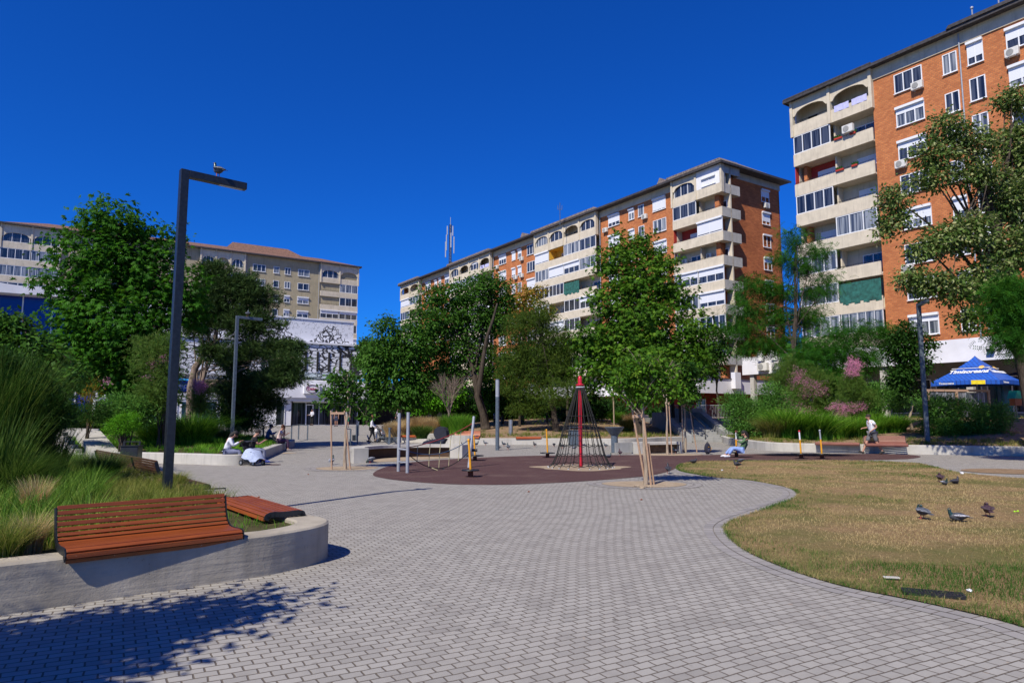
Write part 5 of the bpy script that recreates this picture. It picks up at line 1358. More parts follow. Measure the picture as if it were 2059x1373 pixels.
# ------------------------------------------------------------------ benches
def bench(p0, p1, z, label, wood, back=True, modules=1, width=.47, flip=False, group=None):
    """slatted bench top fixed on a wall; p0->p1 is its front edge, the seat lies to the left of that line"""
    dx_=p1[0]-p0[0]; dy_=p1[1]-p0[1]; L=hypot(dx_,dy_)
    rt=empty('slatted_bench',(p0[0],p0[1],z),atan2(dy_,dx_),label,'bench',group)
    prof=[(.0,-.03),(-.022,.012),(.0,.055),(.055,.068),(.115,.066),(.175,.063),(.235,.062),(.295,.064),(.355,.072)]
    bk=[(.405,.10),(.445,.138),(.472,.183),(.490,.232),(.505,.281),(.518,.330),(.530,.378)]
    allp=prof+(bk if back else [(.415,.066),(.46,.045),(.475,.0)])
    def slats(m,pts,full):
        for i,(y,zz) in enumerate(pts):
            k=full.index((y,zz)); a=full[max(0,k-1)]; b=full[min(len(full)-1,k+1)]
            t=Vector((b[0]-a[0],b[1]-a[1])).normalized(); n=Vector((-t.y,t.x))
            w=.0215 if not (back and y>.36) else .0185; th=.011
            if y<.06 and zz<.06: w=.021
            for mo in range(modules):
                x0=L*mo/modules+.02; x1=L*(mo+1)/modules-.02
                q=[Vector((y,zz))+t*w*s1+n*th*s2 for s1,s2 in ((-1,-1),(1,-1),(1,1),(-1,1))]
                m.prism([(v.x,v.y) for v in q],x0,x1,'x')
    m=MB(); slats(m,prof if back else allp,allp); m.build('seat',M[wood],rt,bevel=.003)
    if back: m=MB(); slats(m,bk,allp); m.build('backrest',M[wood],rt,bevel=.003)
    for mo in range(modules+1):
        xs_=[L*mo/modules]
        fm=MB()
        for (a,b) in zip(allp[:-1],allp[1:]):
            t=Vector((b[0]-a[0],b[1]-a[1])).normalized(); n=Vector((-t.y,t.x))
            lo=-.05 if mo in (0,modules) else -.045; hi=.014 if mo in (0,modules) else -.013
            q=[(a[0]+n.x*lo,a[1]+n.y*lo),(b[0]+n.x*lo,b[1]+n.y*lo),(b[0]+n.x*hi+t.x*.004,b[1]+n.y*hi+t.y*.004),(a[0]+n.x*hi,a[1]+n.y*hi)]
            x=xs_[0]; fm.prism(q,x-(.0 if mo==0 else .012)+(.004 if mo==0 else 0),x+(.016 if mo==0 else .012)-(.016 if mo==modules else 0),'x')
        fm.build('end_frame',M['black'],rt)
    f=MB()
    for mo in range(modules): 
        for k in (.25,.75):
            x=L*(mo+k)/modules; f.box(x-.03,x+.03,.05,.42,.0,.045)
    f.build('support',M['black'],rt)
    return rt
bench(G(127,1122,.42),G(490,1079,.42),.42,'long varnished red brown slatted bench with backrest on the near planter wall','wood')
bench((-2.60,8.70),(-3.86,10.30),.42,'flat red brown slatted bench without backrest behind the near bench','wood',False)
b0=(-6.50,13.55); b1=(-10.35,17.98)
a0=b0; d_=Vector((b1[0]-b0[0],b1[1]-b0[1])).normalized(); nrm=Vector((d_.y,-d_.x))
bench((a0[0]+nrm.x*.12,a0[1]+nrm.y*.12),(b1[0]+nrm.x*.12,b1[1]+nrm.y*.12),.42,'weathered slatted bench of three joined sections seen from behind on the left planter wall','woodd',True,3)
bench((-5.25,12.05),(-6.38,13.42),.42,'flat weathered slatted bench beside the near tall lamp post','woodd',False)
# small steel frame lying on the wall behind the near bench
c0=G(440,989,.45); m=MB(); m.tube([(0,0,.02),(.0,0,.05),(.5,.12,.06),(.5,.12,.02)],.012,5); tag(m.build('bent_rod',M['black'],loc=(c0[0]-.4,c0[1]-.1,.45)),'thin black bent metal bar on the wall top behind the near bench','metal bar')
# right bench, with and without backrest
bench(G(1740,893,.44),G(1827,894,.44),.40,'dull red slatted bench with backrest behind the walking man','woodp')
bench(G(1638,890.5,.44),G(1729,892,.44),.40,'flat dull red slatted bench left of the walking man','woodp',False)
# block seat set in the right wall
x,y=G(1522,899.5); r_=empty('block_seat',(x,y,0),-.35,'short wooden seat on a concrete block jutting from the right planter wall','bench')
m=MB(); m.box(-.05,.42,-.05,.75,.12,.36); m.build('block',M['concd'],r_,bevel=.01)
m=MB()
for i in range(5): m.box(-.10+.115*i,-.0+.115*i,-.10,.8,.365,.41)
m.build('seat',M['woodd'],r_,bevel=.004)
# centre benches
bench((-3.55,41.25),(-1.95,41.05),.40,'orange slatted bench with backrest on the middle planter wall left of the grey column','woodo')
bench((.22,41.15),(1.75,41.05),.38,'flat orange slatted bench on the middle planter wall behind the yellow spinner','woodo',False)
bench((-7.3,44.95),(-5.2,44.0),.38,'flat orange slatted bench behind the rope climber posts','woodo',False,2)
m=MB(); m.box(-5.3,-3.9,42.6,43.2,0,.62); tag(m.build('concrete_block',M['concl'],bevel=.02),'pale concrete block seat at the end of the flat orange bench','concrete block')
m=MB(); pts=[(-3.0+1.05*cos(a),41.9+1.2*sin(a)) for a in [pi+pi*i/14 for i in range(15)]]
for a,b in zip(pts[:-1],pts[1:]):
    m.prism([a,b,(-3.0,41.9)],0,.55)
tag(m.build('curved_planter',M['concl']),'rounded concrete planter corner left of the orange bench with backrest','concrete planter')
# curved concrete seat round the sand pit
cc=(-3.25,26.2); m=MB(); inn=MB(); N=22
pts=[]
for i in range(N+1):
    a=radians(207-137*i/N); pts.append((cos(a),sin(a)))
for (c0,s0),(c1,s1) in zip(pts[:-1],pts[1:]):
    P_=lambda c_,s_,r: (cc[0]+c_*r,cc[1]+s_*r)
    m.prism([P_(c0,s0,2.3),P_(c1,s1,2.3),P_(c1,s1,2.82),P_(c0,s0,2.82)],.40,.52)
    m.prism([P_(c0,s0,2.55),P_(c1,s1,2.55),P_(c1,s1,2.80),P_(c0,s0,2.80)],-.02,.40)
    inn.prism([P_(c0,s0,2.50),P_(c1,s1,2.50),P_(c1,s1,2.546),P_(c0,s0,2.546)],.0,.396)
r_=empty('curved_bench',(0,0,0),0,'curved concrete seat around the sand pit behind the rope climber','concrete seat')
m.build('seat',M['concl'],r_); inn.build('lining',simple('dark brown boards',(.06,.03,.015,1),.8),r_)
m=MB(); a=radians(207); m.prism([(cc[0]+r*cos(a+d),cc[1]+r*sin(a+d)) for r,d in ((2.28,0),(2.28,.09),(2.84,.09),(2.84,0))],-.02,.535); m.build('end_block',M['concl'],r_,bevel=.01)
m=MB(); a=radians(70); m.prism([(cc[0]+r*cos(a+d),cc[1]+r*sin(a+d)) for r,d in ((2.1,-.28),(2.1,0),(2.84,0),(2.84,-.28))],-.02,.535); m.build('end_block',M['concl'],r_,bevel=.01)
poly_sheet('sand_pit',[(cc[0]+2.5*cos(t),cc[1]+2.5*sin(t)) for t in [radians(207-137*i/20) for i in range(21)]]+[(-2.9,27.2),(-4.3,25.8)],.0105,M['sand'])
# low U-shaped concrete seat right of the fountain
x0,y0=G(1283,913); x1,y1=G(1372,911)
r_=empty('concrete_bench',(x0,y0,0),atan2(y1-y0,x1-x0),'low concrete bench with brown inner boards behind the staked saplings','concrete seat')
L_=hypot(x1-x0,y1-y0); m=MB(); m.box(0,L_,0,.55,.40,.52); m.box(0,.28,0.002,.55,0,.40); m.box(L_-.12,L_,.002,.55,0,.40); m.build('frame',M['concl'],r_,bevel=.01)
m=MB(); m.box(.28,L_-.12,.25,.30,.02,.39); m.build('inner_board',simple('ochre boards',(.16,.09,.04,1),.8,var=.3),r_)
m=MB(); m.box(-.9,-.02,.4,.5,.06,.5); m.build('dark_panel',M['concd'],r_)

# ------------------------------------------------------------------ lamps, column, bins, railings
def street_lamp(base, top_px, end_px, label, mat, w=.128):
    X,Y,Z=base; zt=D(top_px[0],top_px[1],Y)[2]; H_=zt-Z
    xt=D(top_px[0],top_px[1],Y)[0]
    rt=empty('street_lamp',(X,Y,Z-.1),0,label,'street lamp')
    ang=atan2(.664,.747); rt.rotation_euler=(0,0,ang)
    m=MB(); m.box(-w/2,w/2,-w/2,w/2,0,H_+.1); m.build('pole',M[mat],rt,bevel=.008)
    La=end_px; m=MB(); m.box(w/2+.001,La,-w/2,w/2,H_+.1-w*.95,H_+.1); ar=m.build('arm',M[mat],rt,bevel=.008)
    m=MB(); m.box(La*.55,La-.06,-w*.32,w*.32,H_+.1-w*.95-.008,H_+.1-w*.95-.001); m.build('light_panel',M['steel'],ar)
    m=MB(); m.box(-w/2-.003,-w/2+.0,-.04,.04,.9,1.25) ; m.build('hatch',M['black'],rt)
    return rt,H_
L1=street_lamp((-5.45,10.98,.40),(372,342),1.02,'tall dark square lamp post with a short horizontal arm in the left foreground','lamp')
b=T(467,868,hf2); L2=street_lamp((D(467,868,31)[0],31,hf2(-12.7,31)),(475,635),1.15,'second lamp post with a horizontal arm in front of the pine','lampgrey',.13)
r_,H_=street_lamp((D(1865,888,31.6)[0],31.6,hf3(19.3,31.6)),(1845,610),1.3,'right lamp post rising from behind the long planter wall','lampgrey',.17)
r_.rotation_euler=(0,0,radians(-105))
x,y=G(1000,905); r_=empty('light_column',(x,y,0),0,'round grey light column standing on the paving behind the play area','light column')
m=MB(); m.tube([(0,0,-.02),(0,0,2.65)],.098,20); m.build('shaft',M['lampgrey'],r_)
m=MB(); m.tube([(0,0,2.652),(0,0,3.5)],.098,20); m.build('lens',M['galv'],r_); m=MB(); m.tube([(0,0,3.502),(0,0,3.54)],.102,20); m.build('cap',M['lampgrey'],r_)
x,y,z=D(1027,868,44); m=MB(); m.tube([(0,0,0),(0,0,1.0)],.14,18); m.tube([(0,0,1.003),(0,0,1.03)],.145,18); tag(m.build('bollard',M['steel'],loc=(x,y,hf4(x,y)-.05)),'shiny steel bollard light behind the middle planter wall','bollard')
# bins
def bin_(x,y,z,w,h,label,mat='black',handle=True):
    rt=empty('litter_bin',(x,y,z),.15,label,'litter bin')
    m=MB(); m.prism([(-w/2,-w*.4),(w/2,-w*.4),(w/2,w*.4),(-w/2,w*.4)],.0,h*.82); m.build('body',M[mat],rt,bevel=.015)
    m=MB(); m.box(-w*.55,w*.55,-w*.45,w*.45,h*.83,h*.86); m.box(-w*.5,-w*.4,-.02,.02,h*.86,h); m.box(w*.4,w*.5,-.02,.02,h*.86,h); m.box(-w*.5,w*.5,-.02,.02,h,h+.03); m.build('lid',M[mat],rt)
b=D(264,915,23.5); bin_(b[0],23.5,0,.55,.80,'black litter bin behind the three-section bench')
x,y=G(1155,896); bin_(x,y,0,.62,1.05,'blue grey litter bin seen through the rope net','lampgrey')
x,y=G(1486,893); bin_(x,y-.5,0,.5,1.1,'dark grey litter bin behind the person on the spinner','lamp')
m=MB(); m.box(-.12,.12,-.1,.1,0,.42); x,y=G(712,886); tag(m.build('power_post',M['lamp'],loc=(x,y,0),bevel=.02),'short black box post left of the woman with the pushchair','post')
# funnel fountain
x,y=G(1236,910); r_=empty('drinking_fountain',(x,y,0),0,'grey funnel-topped drinking fountain right of the rope net','drinking fountain')
m=MB(); m.tube([(0,0,-.01),(0,0,.78)],.16,20); m.build('column',M['lampgrey'],r_)
m=MB(); m.lathe([(.16,.781),(.2,.82),(.43,1.14),(.45,1.16),(.45,1.19),(.40,1.19),(.2,.95)],24); m.build('basin',M['lampgrey'],r_)
# railings
def railing(pts, h, label, bars=False, mat='lampgrey', r=.035, posts=None, bar_n=12):
    rt=empty('railing',pts[0],0,label,'railing'); o=Vector(pts[0]); P_=[Vector(p)-o for p in pts]
    m=MB()
    for p in (P_ if posts is None else posts): m.box(p[0]-r,p[0]+r,p[1]-r,p[1]+r,p[2]-.05,p[2]+h)
    m.build('post',M[mat],rt)
    m=MB()
    for a,b in zip(P_[:-1],P_[1:]):
        m.bar(a+Vector((0,0,h)),b+Vector((0,0,h)),2*r,1.6*r)
        if bars:
            m.bar(a+Vector((0,0,.12)),b+Vector((0,0,.12)),r,r)
            for i in range(1,bar_n): q=a.lerp(b,i/bar_n); m.tube([q+Vector((0,0,.12)),q+Vector((0,0,h))],r*.4,4)
    m.build('handrail',M[mat],rt)
    return rt
def gp3(u,v): 
    x,y=G(u,v); 
    for _ in range(3): x,y=G(u,v,ground_z(x,y))
    return (x,y,ground_z(x,y))
railing([gp3(571,876),gp3(586,878),gp3(600,882),gp3(618,885)],1.05,'grey square-tube railing behind the seated woman with curly hair')
railing([gp3(530,868),gp3(516,860)],1.05,'short railing partly hidden by the pine shade','lamp')
railing([gp3(695,868),gp3(705,873)],.95,'short grey handrail left of the small standing people')
railing([gp3(716,886),gp3(719,868),gp3(721,861)],1.1,'grey handrail left of the woman with the pushchair')
railing([gp3(768,880),gp3(783,873),gp3(797,866)],1.0,'barred grey railing right of the bicycles',True)
x,y,z=D(1340,850,56); railing([(x,y,1.5),(x+2.8,y,1.5),(x+5.6,y+.3,1.5)],1.1,'thin barred railing on the terrace in front of the red brick wall',True,'galv',.03,bar_n=22)
# ------------------------------------------------------------------ play equipment
x,y=G(1168,940); r_=empty('climbing_net',(x,y,0),0,'red pole with a black conical climbing net on the rubber play surface','climbing net')
m=MB(); m.lathe([(.062,-.02),(.062,2.66),(.13,2.665),(.145,2.68),(.145,2.71),(.07,2.74),(.068,2.93),(.05,2.98),(.02,3.0)],24); m.build('mast',M['red'],r_)
NR=20; hts=[2.62,1.68,1.38,1.07,.74,.43,.13,.0]; rad=[.12,.43,.53,.63,.71,.79,.94,1.08]
m=MB(); kn=MB(); tipm=MB(); R_=random.Random(2)
for i in range(NR):
    a=2*pi*(i+.5)/NR; pts=[(r*cos(a)*1.0,r*sin(a),h) for r,h in zip(rad,hts)]
    pts[-1]=(pts[-1][0],pts[-1][1],.015); m.tube(pts,.0125,5)
    tipm.ball((pts[-1][0],pts[-1][1],.02),.028,6,4); tipm.ball((pts[0][0],pts[0][1],2.62),.03,6,4)
    for k in range(1,7):
        b2=2*pi*(i+1.5)/NR; p=Vector(pts[k]); q=Vector((rad[k]*cos(b2),rad[k]*sin(b2),hts[k])); mid=p.lerp(q,.5)
        mid.z-=.05 if k>2 else 0
        m.ball(tuple(p),.022,6,4)
        m.tube([p,mid,q],.010,5)
m.build('net_ropes',M['rope'],r_); tipm.build('shackles',M['galv'],r_)
# rope climber: two posts with rungs, a leaning post, ropes between
x0,y0=G(801,948); x1,y1=G(819,951); x2,y2=G(942,940)
r_=empty('rope_climber',(x0,y0,0),0,'grey posts with rungs and sagging coloured ropes leading to a leaning post','climbing frame')
H1=(951-830)*G(819,951)[1]/FPX; H1=D(819,830,y1)[2]
m=MB(); m.tube([(0,0,-.05),(0,0,H1)],.05,16); m.build('post',M['galv'],r_)
m=MB(); m.tube([(x1-x0,y1-y0,-.05),(x1-x0,y1-y0,H1+.02)],.05,16); m.build('post',M['galv'],r_)
for h in (.30,.68):
    m=MB(); m.tube([(0,0,h),(x1-x0,y1-y0,h)],.032 if h>.5 else .022,10); m.build('rung',M['galv'],r_)
xt,yt,zt=D(953,837,y2+.3); m=MB(); m.tube([(x2-x0,y2-y0,-.05),(xt-x0,yt-y0,zt)],.045,16); m.build('leaning_post',M['galv'],r_)
m=MB(); m.tube([(xt-x0-.12,yt-y0,.55),(xt-x0+.12,yt-y0,.55)],.05,10); m.build('joint',M['black'],r_)
A=Vector((x1-x0,y1-y0,.75)); B=Vector((xt-x0-.03,yt-y0,zt-.22))
def sagpt(A,B,t,s): p=A.lerp(B,t); p.z-=s*4*t*(1-t); return p
def rope(A,B,s,mat,name,n=16,r=.014):
    m=MB(); m.tube([sagpt(A,B,i/n,s) for i in range(n+1)],r,6); m.build(name,M[mat],r_)
rope(A,B,.12,'ropered','upper_rope')
A2=A-Vector((0,0,.1)); B2=Vector((x2-x0+.06,y2-y0+.15,.95)); rope(A2,B2,.28,'ropeblue','middle_rope')
A3=A-Vector((0,0,.18)); B3=Vector((x2-x0+.03,y2-y0+.1,.55)); rope(A3,B3,.5,'rope','lower_rope')
for t_ in (.14,.32,.48,.64,.80):
    m=MB(); p=sagpt(A,B,t_,.12); q=sagpt(A2,B2,t_,.28); s_=sagpt(A3,B3,t_,.5); m.tube([p,q,s_],.012,5); m.build('hanging_rope',M['ropeyel'],r_)
for t_,dx_ in ((.36,.2),(.6,-.12)): m=MB(); q=sagpt(A3,B3,t_,.5); m.tube([q,(q.x+dx_*.6,q.y,q.z*.5),(q.x+dx_,q.y,.02)],.012,5); m.build('hanging_rope',M['ropeyel'],r_)
# spinners
def spinner(u,v,label,h=.95,tilt=.0,plate=.26,hm='yellow',ring=True,ztop=None):
    x,y=G(u,v); rt=empty('standing_spinner',(x,y,0),0,label,'standing spinner','yellow standing spinners in the play area')
    m=MB(); m.tube([(0,0,-.01),(0,0,.16)],.075,14); m.build('base',M['rust'],rt)
    m=MB(); m.lathe([(.05,.161),(plate,.175),(plate+.01,.19),(plate,.205),(.06,.215)],22); m.build('plate',M['black'],rt)
    m=MB(); m.tube([(0,0,.216),(tilt*.5,0,.216+(h-.2)*.62)],.033,12); m.build('handle',M['yellow'],rt)
    if hm!='yellow':
        m=MB(); m.tube([(tilt*.5,0,.216+(h-.2)*.62+.001),(tilt,0,h)],.028,12); o=m.build('grip',M[hm],rt); m=MB(); m.ball((tilt,0,h+.03),.045,10,6); m.build('knob',M['red' if hm=='pvc' else hm],o)
    else:
        m=MB(); m.tube([(tilt*.5,0,.216+(h-.2)*.62+.001),(tilt,0,h+.03)],.030,12); m.ball((tilt,0,h+.04),.04,10,6); m.build('grip',M['yellow'],rt)
    return rt
spinner(946,959,'yellow spinner pole in front of the leaning grey post',.97,-.06,.24)
spinner(955,926,'yellow spinner pole just behind the leaning grey post',.9,-.05,.33)
spinner(1101,920,'yellow spinner pole left of the climbing net',1.08,-.04,.3)
spinner(1481,919,'yellow and red spinner on which the person in the green jacket sits',1.02,.02,.30,'pvc')
spinner(1611,922,'yellow spinner with a red knob, left of the pair behind the lawn',1.05,-.03,.28,'pvc')
spinner(1653,922.5,'yellow spinner with a grey tip, right of the pair behind the lawn',1.08,-.04,.30,'galv')
for o in [o for o in bpy.data.objects if o.name.startswith('grip')]:
    pass

# ------------------------------------------------------------------ parasol and terrace
x,y,_=D(1960,715,42); zt=D(1960,715,42)[2]; ze=D(1960,765,42)[2]-.1; tz=1.56
r_=empty('cafe_parasol',(x,y,tz),radians(-54),'large square blue beer parasol with white lettering on the cafe terrace','parasol')
s_=1.85; zt-=tz; ze-=tz; N=10
def para(vent,sx,z0,z1,sag):
    m=MB(); k=0
    for side in range(4):
        ca,sa=cos(side*pi/2),sin(side*pi/2)
        rows=[]
        for i in range(N+1):
            t=i/N; row=[]
            for j in range(N+1):
                q=(j/N)*2-1; xx=q*sx*t; yy=-sx*t; zz=z1+(z0-z1)*t**.85+sag*(1-q*q)*t*.5
                row.append(len(m.v)); m.v.append((xx*ca-yy*sa,xx*sa+yy*ca,zz))
            rows.append(row)
        for i in range(N):
            for j in range(N): m.face((rows[i][j],rows[i+1][j],rows[i+1][j+1],rows[i][j+1]),True)
    return m
t=NT('blue parasol fabric'); co=t.coord(); vo=t.n('ShaderNodeTexBrick'); mp=t.n('ShaderNodeMapping'); mp.inputs['Rotation'].default_value=(0,0,.785); t.l(co,mp.inputs[0]); t.l(mp.outputs[0],vo.inputs['Vector'])
vo.inputs['Scale'].default_value=1; vo.inputs['Brick Width'].default_value=.5; vo.inputs['Row Height'].default_value=.16; vo.inputs['Mortar Size'].default_value=.012
vo.inputs['Color1'].default_value=(.008,.08,.42,1); vo.inputs['Color2'].default_value=(.008,.09,.46,1); vo.inputs['Mortar'].default_value=(.004,.03,.18,1)
t.base(vo.outputs['Color'],.6); M['parasol']=t.m
para(0,s_,ze,zt-.10,.10).build('canopy',M['parasol'],r_)
para(0,.72,zt-.10+(ze-zt+.10)*.40**.85+.05,zt,.05).build('vent_canopy',M['parasol'],r_)
m=MB()
for side in range(4):
    ca,sa=cos(side*pi/2),sin(side*pi/2)
    for j in range(10):
        q0=(j/10)*2-1; q1=((j+1)/10)*2-1
        b=len(m.v)
        for q,dz in ((q0,0),(q1,0),(q1,-.24),(q0,-.24)):
            xx=q*s_; yy=-s_; m.v.append((xx*ca-yy*sa,xx*sa+yy*ca,ze+.10*(1-q*q)*.5+dz-.001))
        m.cur=1 if (j in (6,7) and side==0) else 0; m.face((b,b+1,b+2,b+3))
m.build('valance',[M['parasol'],simple('parasol yellow',(.75,.6,.02,1),.6)],r_)
m=MB(); m.tube([(0,0,0),(0,0,zt-.1)],.045,10); m.build('pole',M['galv'],r_)
m=MB()
for side in range(8):
    a=side*pi/4; rr=s_*(1.38 if side%2 else 1)*.95; a2=a+0
    m.tube([(0,0,zt-.45),(rr*sin(a2),-rr*cos(a2),ze+.02)],.015,4)
m.build('ribs',M['steel'],r_)
slope=atan2(zt-.10-ze,s_)
for side,txt,sz in ((0,'Timisoreana',.62),(1,'Timisoreana',.62)):
    ca,sa=cos(side*pi/2),sin(side*pi/2); tpos=.62; yy=-s_*tpos; zz=(zt-.10)+(ze-(zt-.10))*tpos**.85+.10*tpos*.5+.06
    text_mesh('lettering',txt,.43,M['pvc'],r_,(-yy*sa*1.0,yy*ca,zz),(slope+.05,0,side*pi/2),.006,shear=.25,bold=.012)
    t2=text_mesh('lettering',txt,.17,M['pvc'],r_,((-.98)*ca+(s_+.012)*sa,(-.98)*sa-(s_+.012)*ca,ze-.10),(pi/2,0,side*pi/2),.003,shear=.2,bold=.004)
    m=MB(); m.box(-1.0,1.05,-.02,.02,0,.012); o=m.build('rule',M['pvc'],r_); tp=.47; yy2=-s_*tp; o.location=(-yy2*sa,yy2*ca,(zt-.10)+(ze-(zt-.10))*tp**.85+.10*tp*.5+.07); o.rotation_euler=(slope,0,side*pi/2)
    m=MB(); m.lathe([(.15,0),(.15,.01)],16); o=m.build('emblem',simple('emblem gold',(.7,.4,.04,1),.5),r_); tp=.44; yy2=-s_*tp; o.location=((-yy2)*sa+.6*ca,(yy2)*ca+.6*sa,(zt-.10)+(ze-(zt-.10))*tp**.85+.09); o.rotation_euler=(slope,0,side*pi/2)
# second parasol edge at the frame
x2_,y2_,z2_=D(2062,745,43); r_=empty('cafe_parasol',(x2_+1.6,y2_,tz),radians(20),'dark blue parasol cut off by the right edge of the photo','parasol')
m=MB(); h=D(2059,752,43)[2]-tz; m.v+=[(0,0,h+.7),(-1.7,-1.7,h),(1.7,-1.7,h),(1.7,1.7,h),(-1.7,1.7,h)]
for f in ((0,1,2),(0,2,3),(0,3,4),(0,4,1)): m.face(f)
m.build('canopy',simple('navy fabric',(.01,.02,.06,1),.8),r_); m=MB(); m.tube([(0,0,0),(0,0,h+.7)],.04,8); m.build('pole',M['galv'],r_)
# wooden terrace enclosure
ox,oy,_=D(1868,835,40.5); r_=empty('cafe_enclosure',(ox,oy,0),radians(12),'wooden framed cafe terrace enclosure with clear plastic sheets under the parasol','terrace enclosure')
m=MB()
for xx in (0,2.0,4.3,): m.box(xx-.07,xx+.07,-.07,.07,1.3,3.15)
m.box(-.1,4.4,-.06,.06,3.15,3.28); m.build('post',M['stake'],r_)
m=MB(); m.box(-.3,5.2,-.5,.5,1.0,1.5); m.build('plinth',M['concd'],r_)
m=MB(); m.box(.08,1.92,-.01,.01,1.52,3.1); m.box(2.08,4.2,-.01,.01,1.52,3.1); m.build('plastic_sheet',m_glass('cloudy plastic',(.06,.07,.08,1),(.22,.22,.23,1),.2),r_)
m=MB()
for xx in (.6,1.2,2.6,3.5,3.9): m.box(xx,xx+.07,-.05,-.015,1.5,3.1)
m.build('curtain_strip',M['galv'],r_)
x,y,z=D(2042,808,38); r_=empty('bird_house',(x,y,0),.2,'small orange wooden box with a green roof on a post under the right trees','bird house')
m=MB(); m.box(-.22,.22,-.18,.18,z-.2,z+.18); m.build('box',M['woodo'],r_); m=MB(); m.prism([(-.3,z+.19),(.3,z+.19),(.08,z+.62),(-.1,z+.62)],-.25,.25,'y'); m.build('roof',simple('green roof paint',(.01,.28,.15,1),.5),r_)
m=MB(); m.tube([(0,0,1),(0,0,z-.2)],.05,8); m.build('post',M['stake'],r_)

# ------------------------------------------------------------------ small things on the ground
x,y=G(1876,1199); r_=empty('drain_grate',(x,y,.014),atan2(-.36,1.0)-.06,'black slotted drain grate at the near edge of the lawn','drain grate')
m=MB(); W_,Dp=.25,.085
m.box(-W_,W_,-Dp,-Dp+.02,0,.03); m.box(-W_,W_,Dp-.02,Dp,0,.03)
for i in range(20): xx=-W_+i*(2*W_-.015)/19; m.box(xx,xx+.018,-Dp+.02,Dp-.02,0,.027)
m.box(-W_+.02,W_-.02,-.01,.01,0,.029)
m.build('bars',M['black'],r_)
m=MB(); m.box(-W_,W_,-Dp,Dp,-.004,.002); m.build('tray',M['dark'],r_)
x,y=G(1793,1168); m=MB(); m.box(-.075,.075,-.03,.03,0,.015); tag(m.build('stone_slab',M['concl'],loc=(x,y,.03),rz=-.25,bevel=.006),'small pale flat slab lying in the greener grass near the drain grate','slab')
def crumple(u,v,r,mat,label,name='crumpled_tissue',cat='litter',z=.03):
    x,y=G(u,v); me=bpy.data.meshes.new(name); bm=bmesh.new(); bmesh.ops.create_icosphere(bm,subdivisions=3,radius=r)
    for vv in bm.verts: vv.co*=1+.5*noise.noise(vv.co*(2.2/r)*.6+Vector((u,v,0))); vv.co.z*=.6
    bm.to_mesh(me); bm.free(); me.materials.append(M[mat]); return tag(link(name,me,None,(x,y,z)),label,cat)
crumple(1949,1193,.022,'white','crumpled white tissue on the grass right of the drain grate')
crumple(1934,953,.05,'white','white scrap of paper far back on the lawn beside the paving',z=.03)
crumple(1332+120,951-4,.03,'white','tiny white scrap on the lawn near the single dark pigeon')
x,y=G(2044,1034); m=MB(); m.ball((-.03,0,.02),.016,8,6); m.ball((.035,.01,.025),.017,8,6); m.tube([(-.03,0,.02),(.035,.01,.025)],.005,5)
tag(m.build('toy',simple('lime plastic',(.4,.75,.02,1),.5),loc=(x,y,.03)),'tiny lime green plastic toy on the dry lawn at the right','toy')
for i,(u,v) in enumerate(((1063,989),(361,1181),(1290,1005),(620,954),(520,1000))):
    crumple(u,v,.025 if i!=1 else .018,'stake' if i==1 else 'rust','%s on the paving %s'%(('dry brown leaf','small tan pebble','dry brown leaf','dry brown leaf','curled dry leaf')[i],('in front of the play area','at the foot of the near planter wall','below the round tree pit','in front of the left sapling','beyond the flat near bench')[i]),'dry_leaf' if i!=1 else 'pebble','leaf' if i!=1 else 'pebble',.01)
# rocks round the stakes
R_=random.Random(4)
for i,(u,v) in enumerate(((1280,979),(1292,982),(1305,980))): crumple(u,v,.06,'sand','%s stone at the foot of the staked young tree'%('left','middle','right')[i],'stone','stone',.02)

# ------------------------------------------------------------------ people
def skin_mesh(name, nodes, edges, mat, parent, root=None, sub=1):
    """one continuous surface grown round a skeleton of (point, radius) nodes"""
    me=bpy.data.meshes.new(name); keys=list(nodes); ix={k:i for i,k in enumerate(keys)}
    me.from_pydata([tuple(nodes[k][0]) for k in keys],[(ix[a],ix[b]) for a,b in edges],[])
    o=bpy.data.objects.new(name,me); COL.objects.link(o)
    md=o.modifiers.new('skin','SKIN'); sv=me.skin_vertices[0].data
    for k in keys:
        r=nodes[k][1]; r=r if hasattr(r,'__len__') else (r,r); sv[ix[k]].radius=r; sv[ix[k]].use_root=(k==(root or keys[0]))
    md.use_smooth_shade=True
    s2=o.modifiers.new('sub','SUBSURF'); s2.levels=s2.render_levels=sub
    dg=bpy.context.evaluated_depsgraph_get(); m2=bpy.data.meshes.new_from_object(o.evaluated_get(dg)); m2.name=name
    bpy.data.objects.remove(o); bpy.data.meshes.remove(me)
    m2.materials.clear(); m2.materials.append(mat); m2.polygons.foreach_set('use_smooth',[True]*len(m2.polygons))
    return link(name,m2,parent)
SKIN=simple('skin',(.42,.22,.15,1),.55,var=.05)
def cloth(name,c): return simple(name,c,.9,var=.12,scale=14)
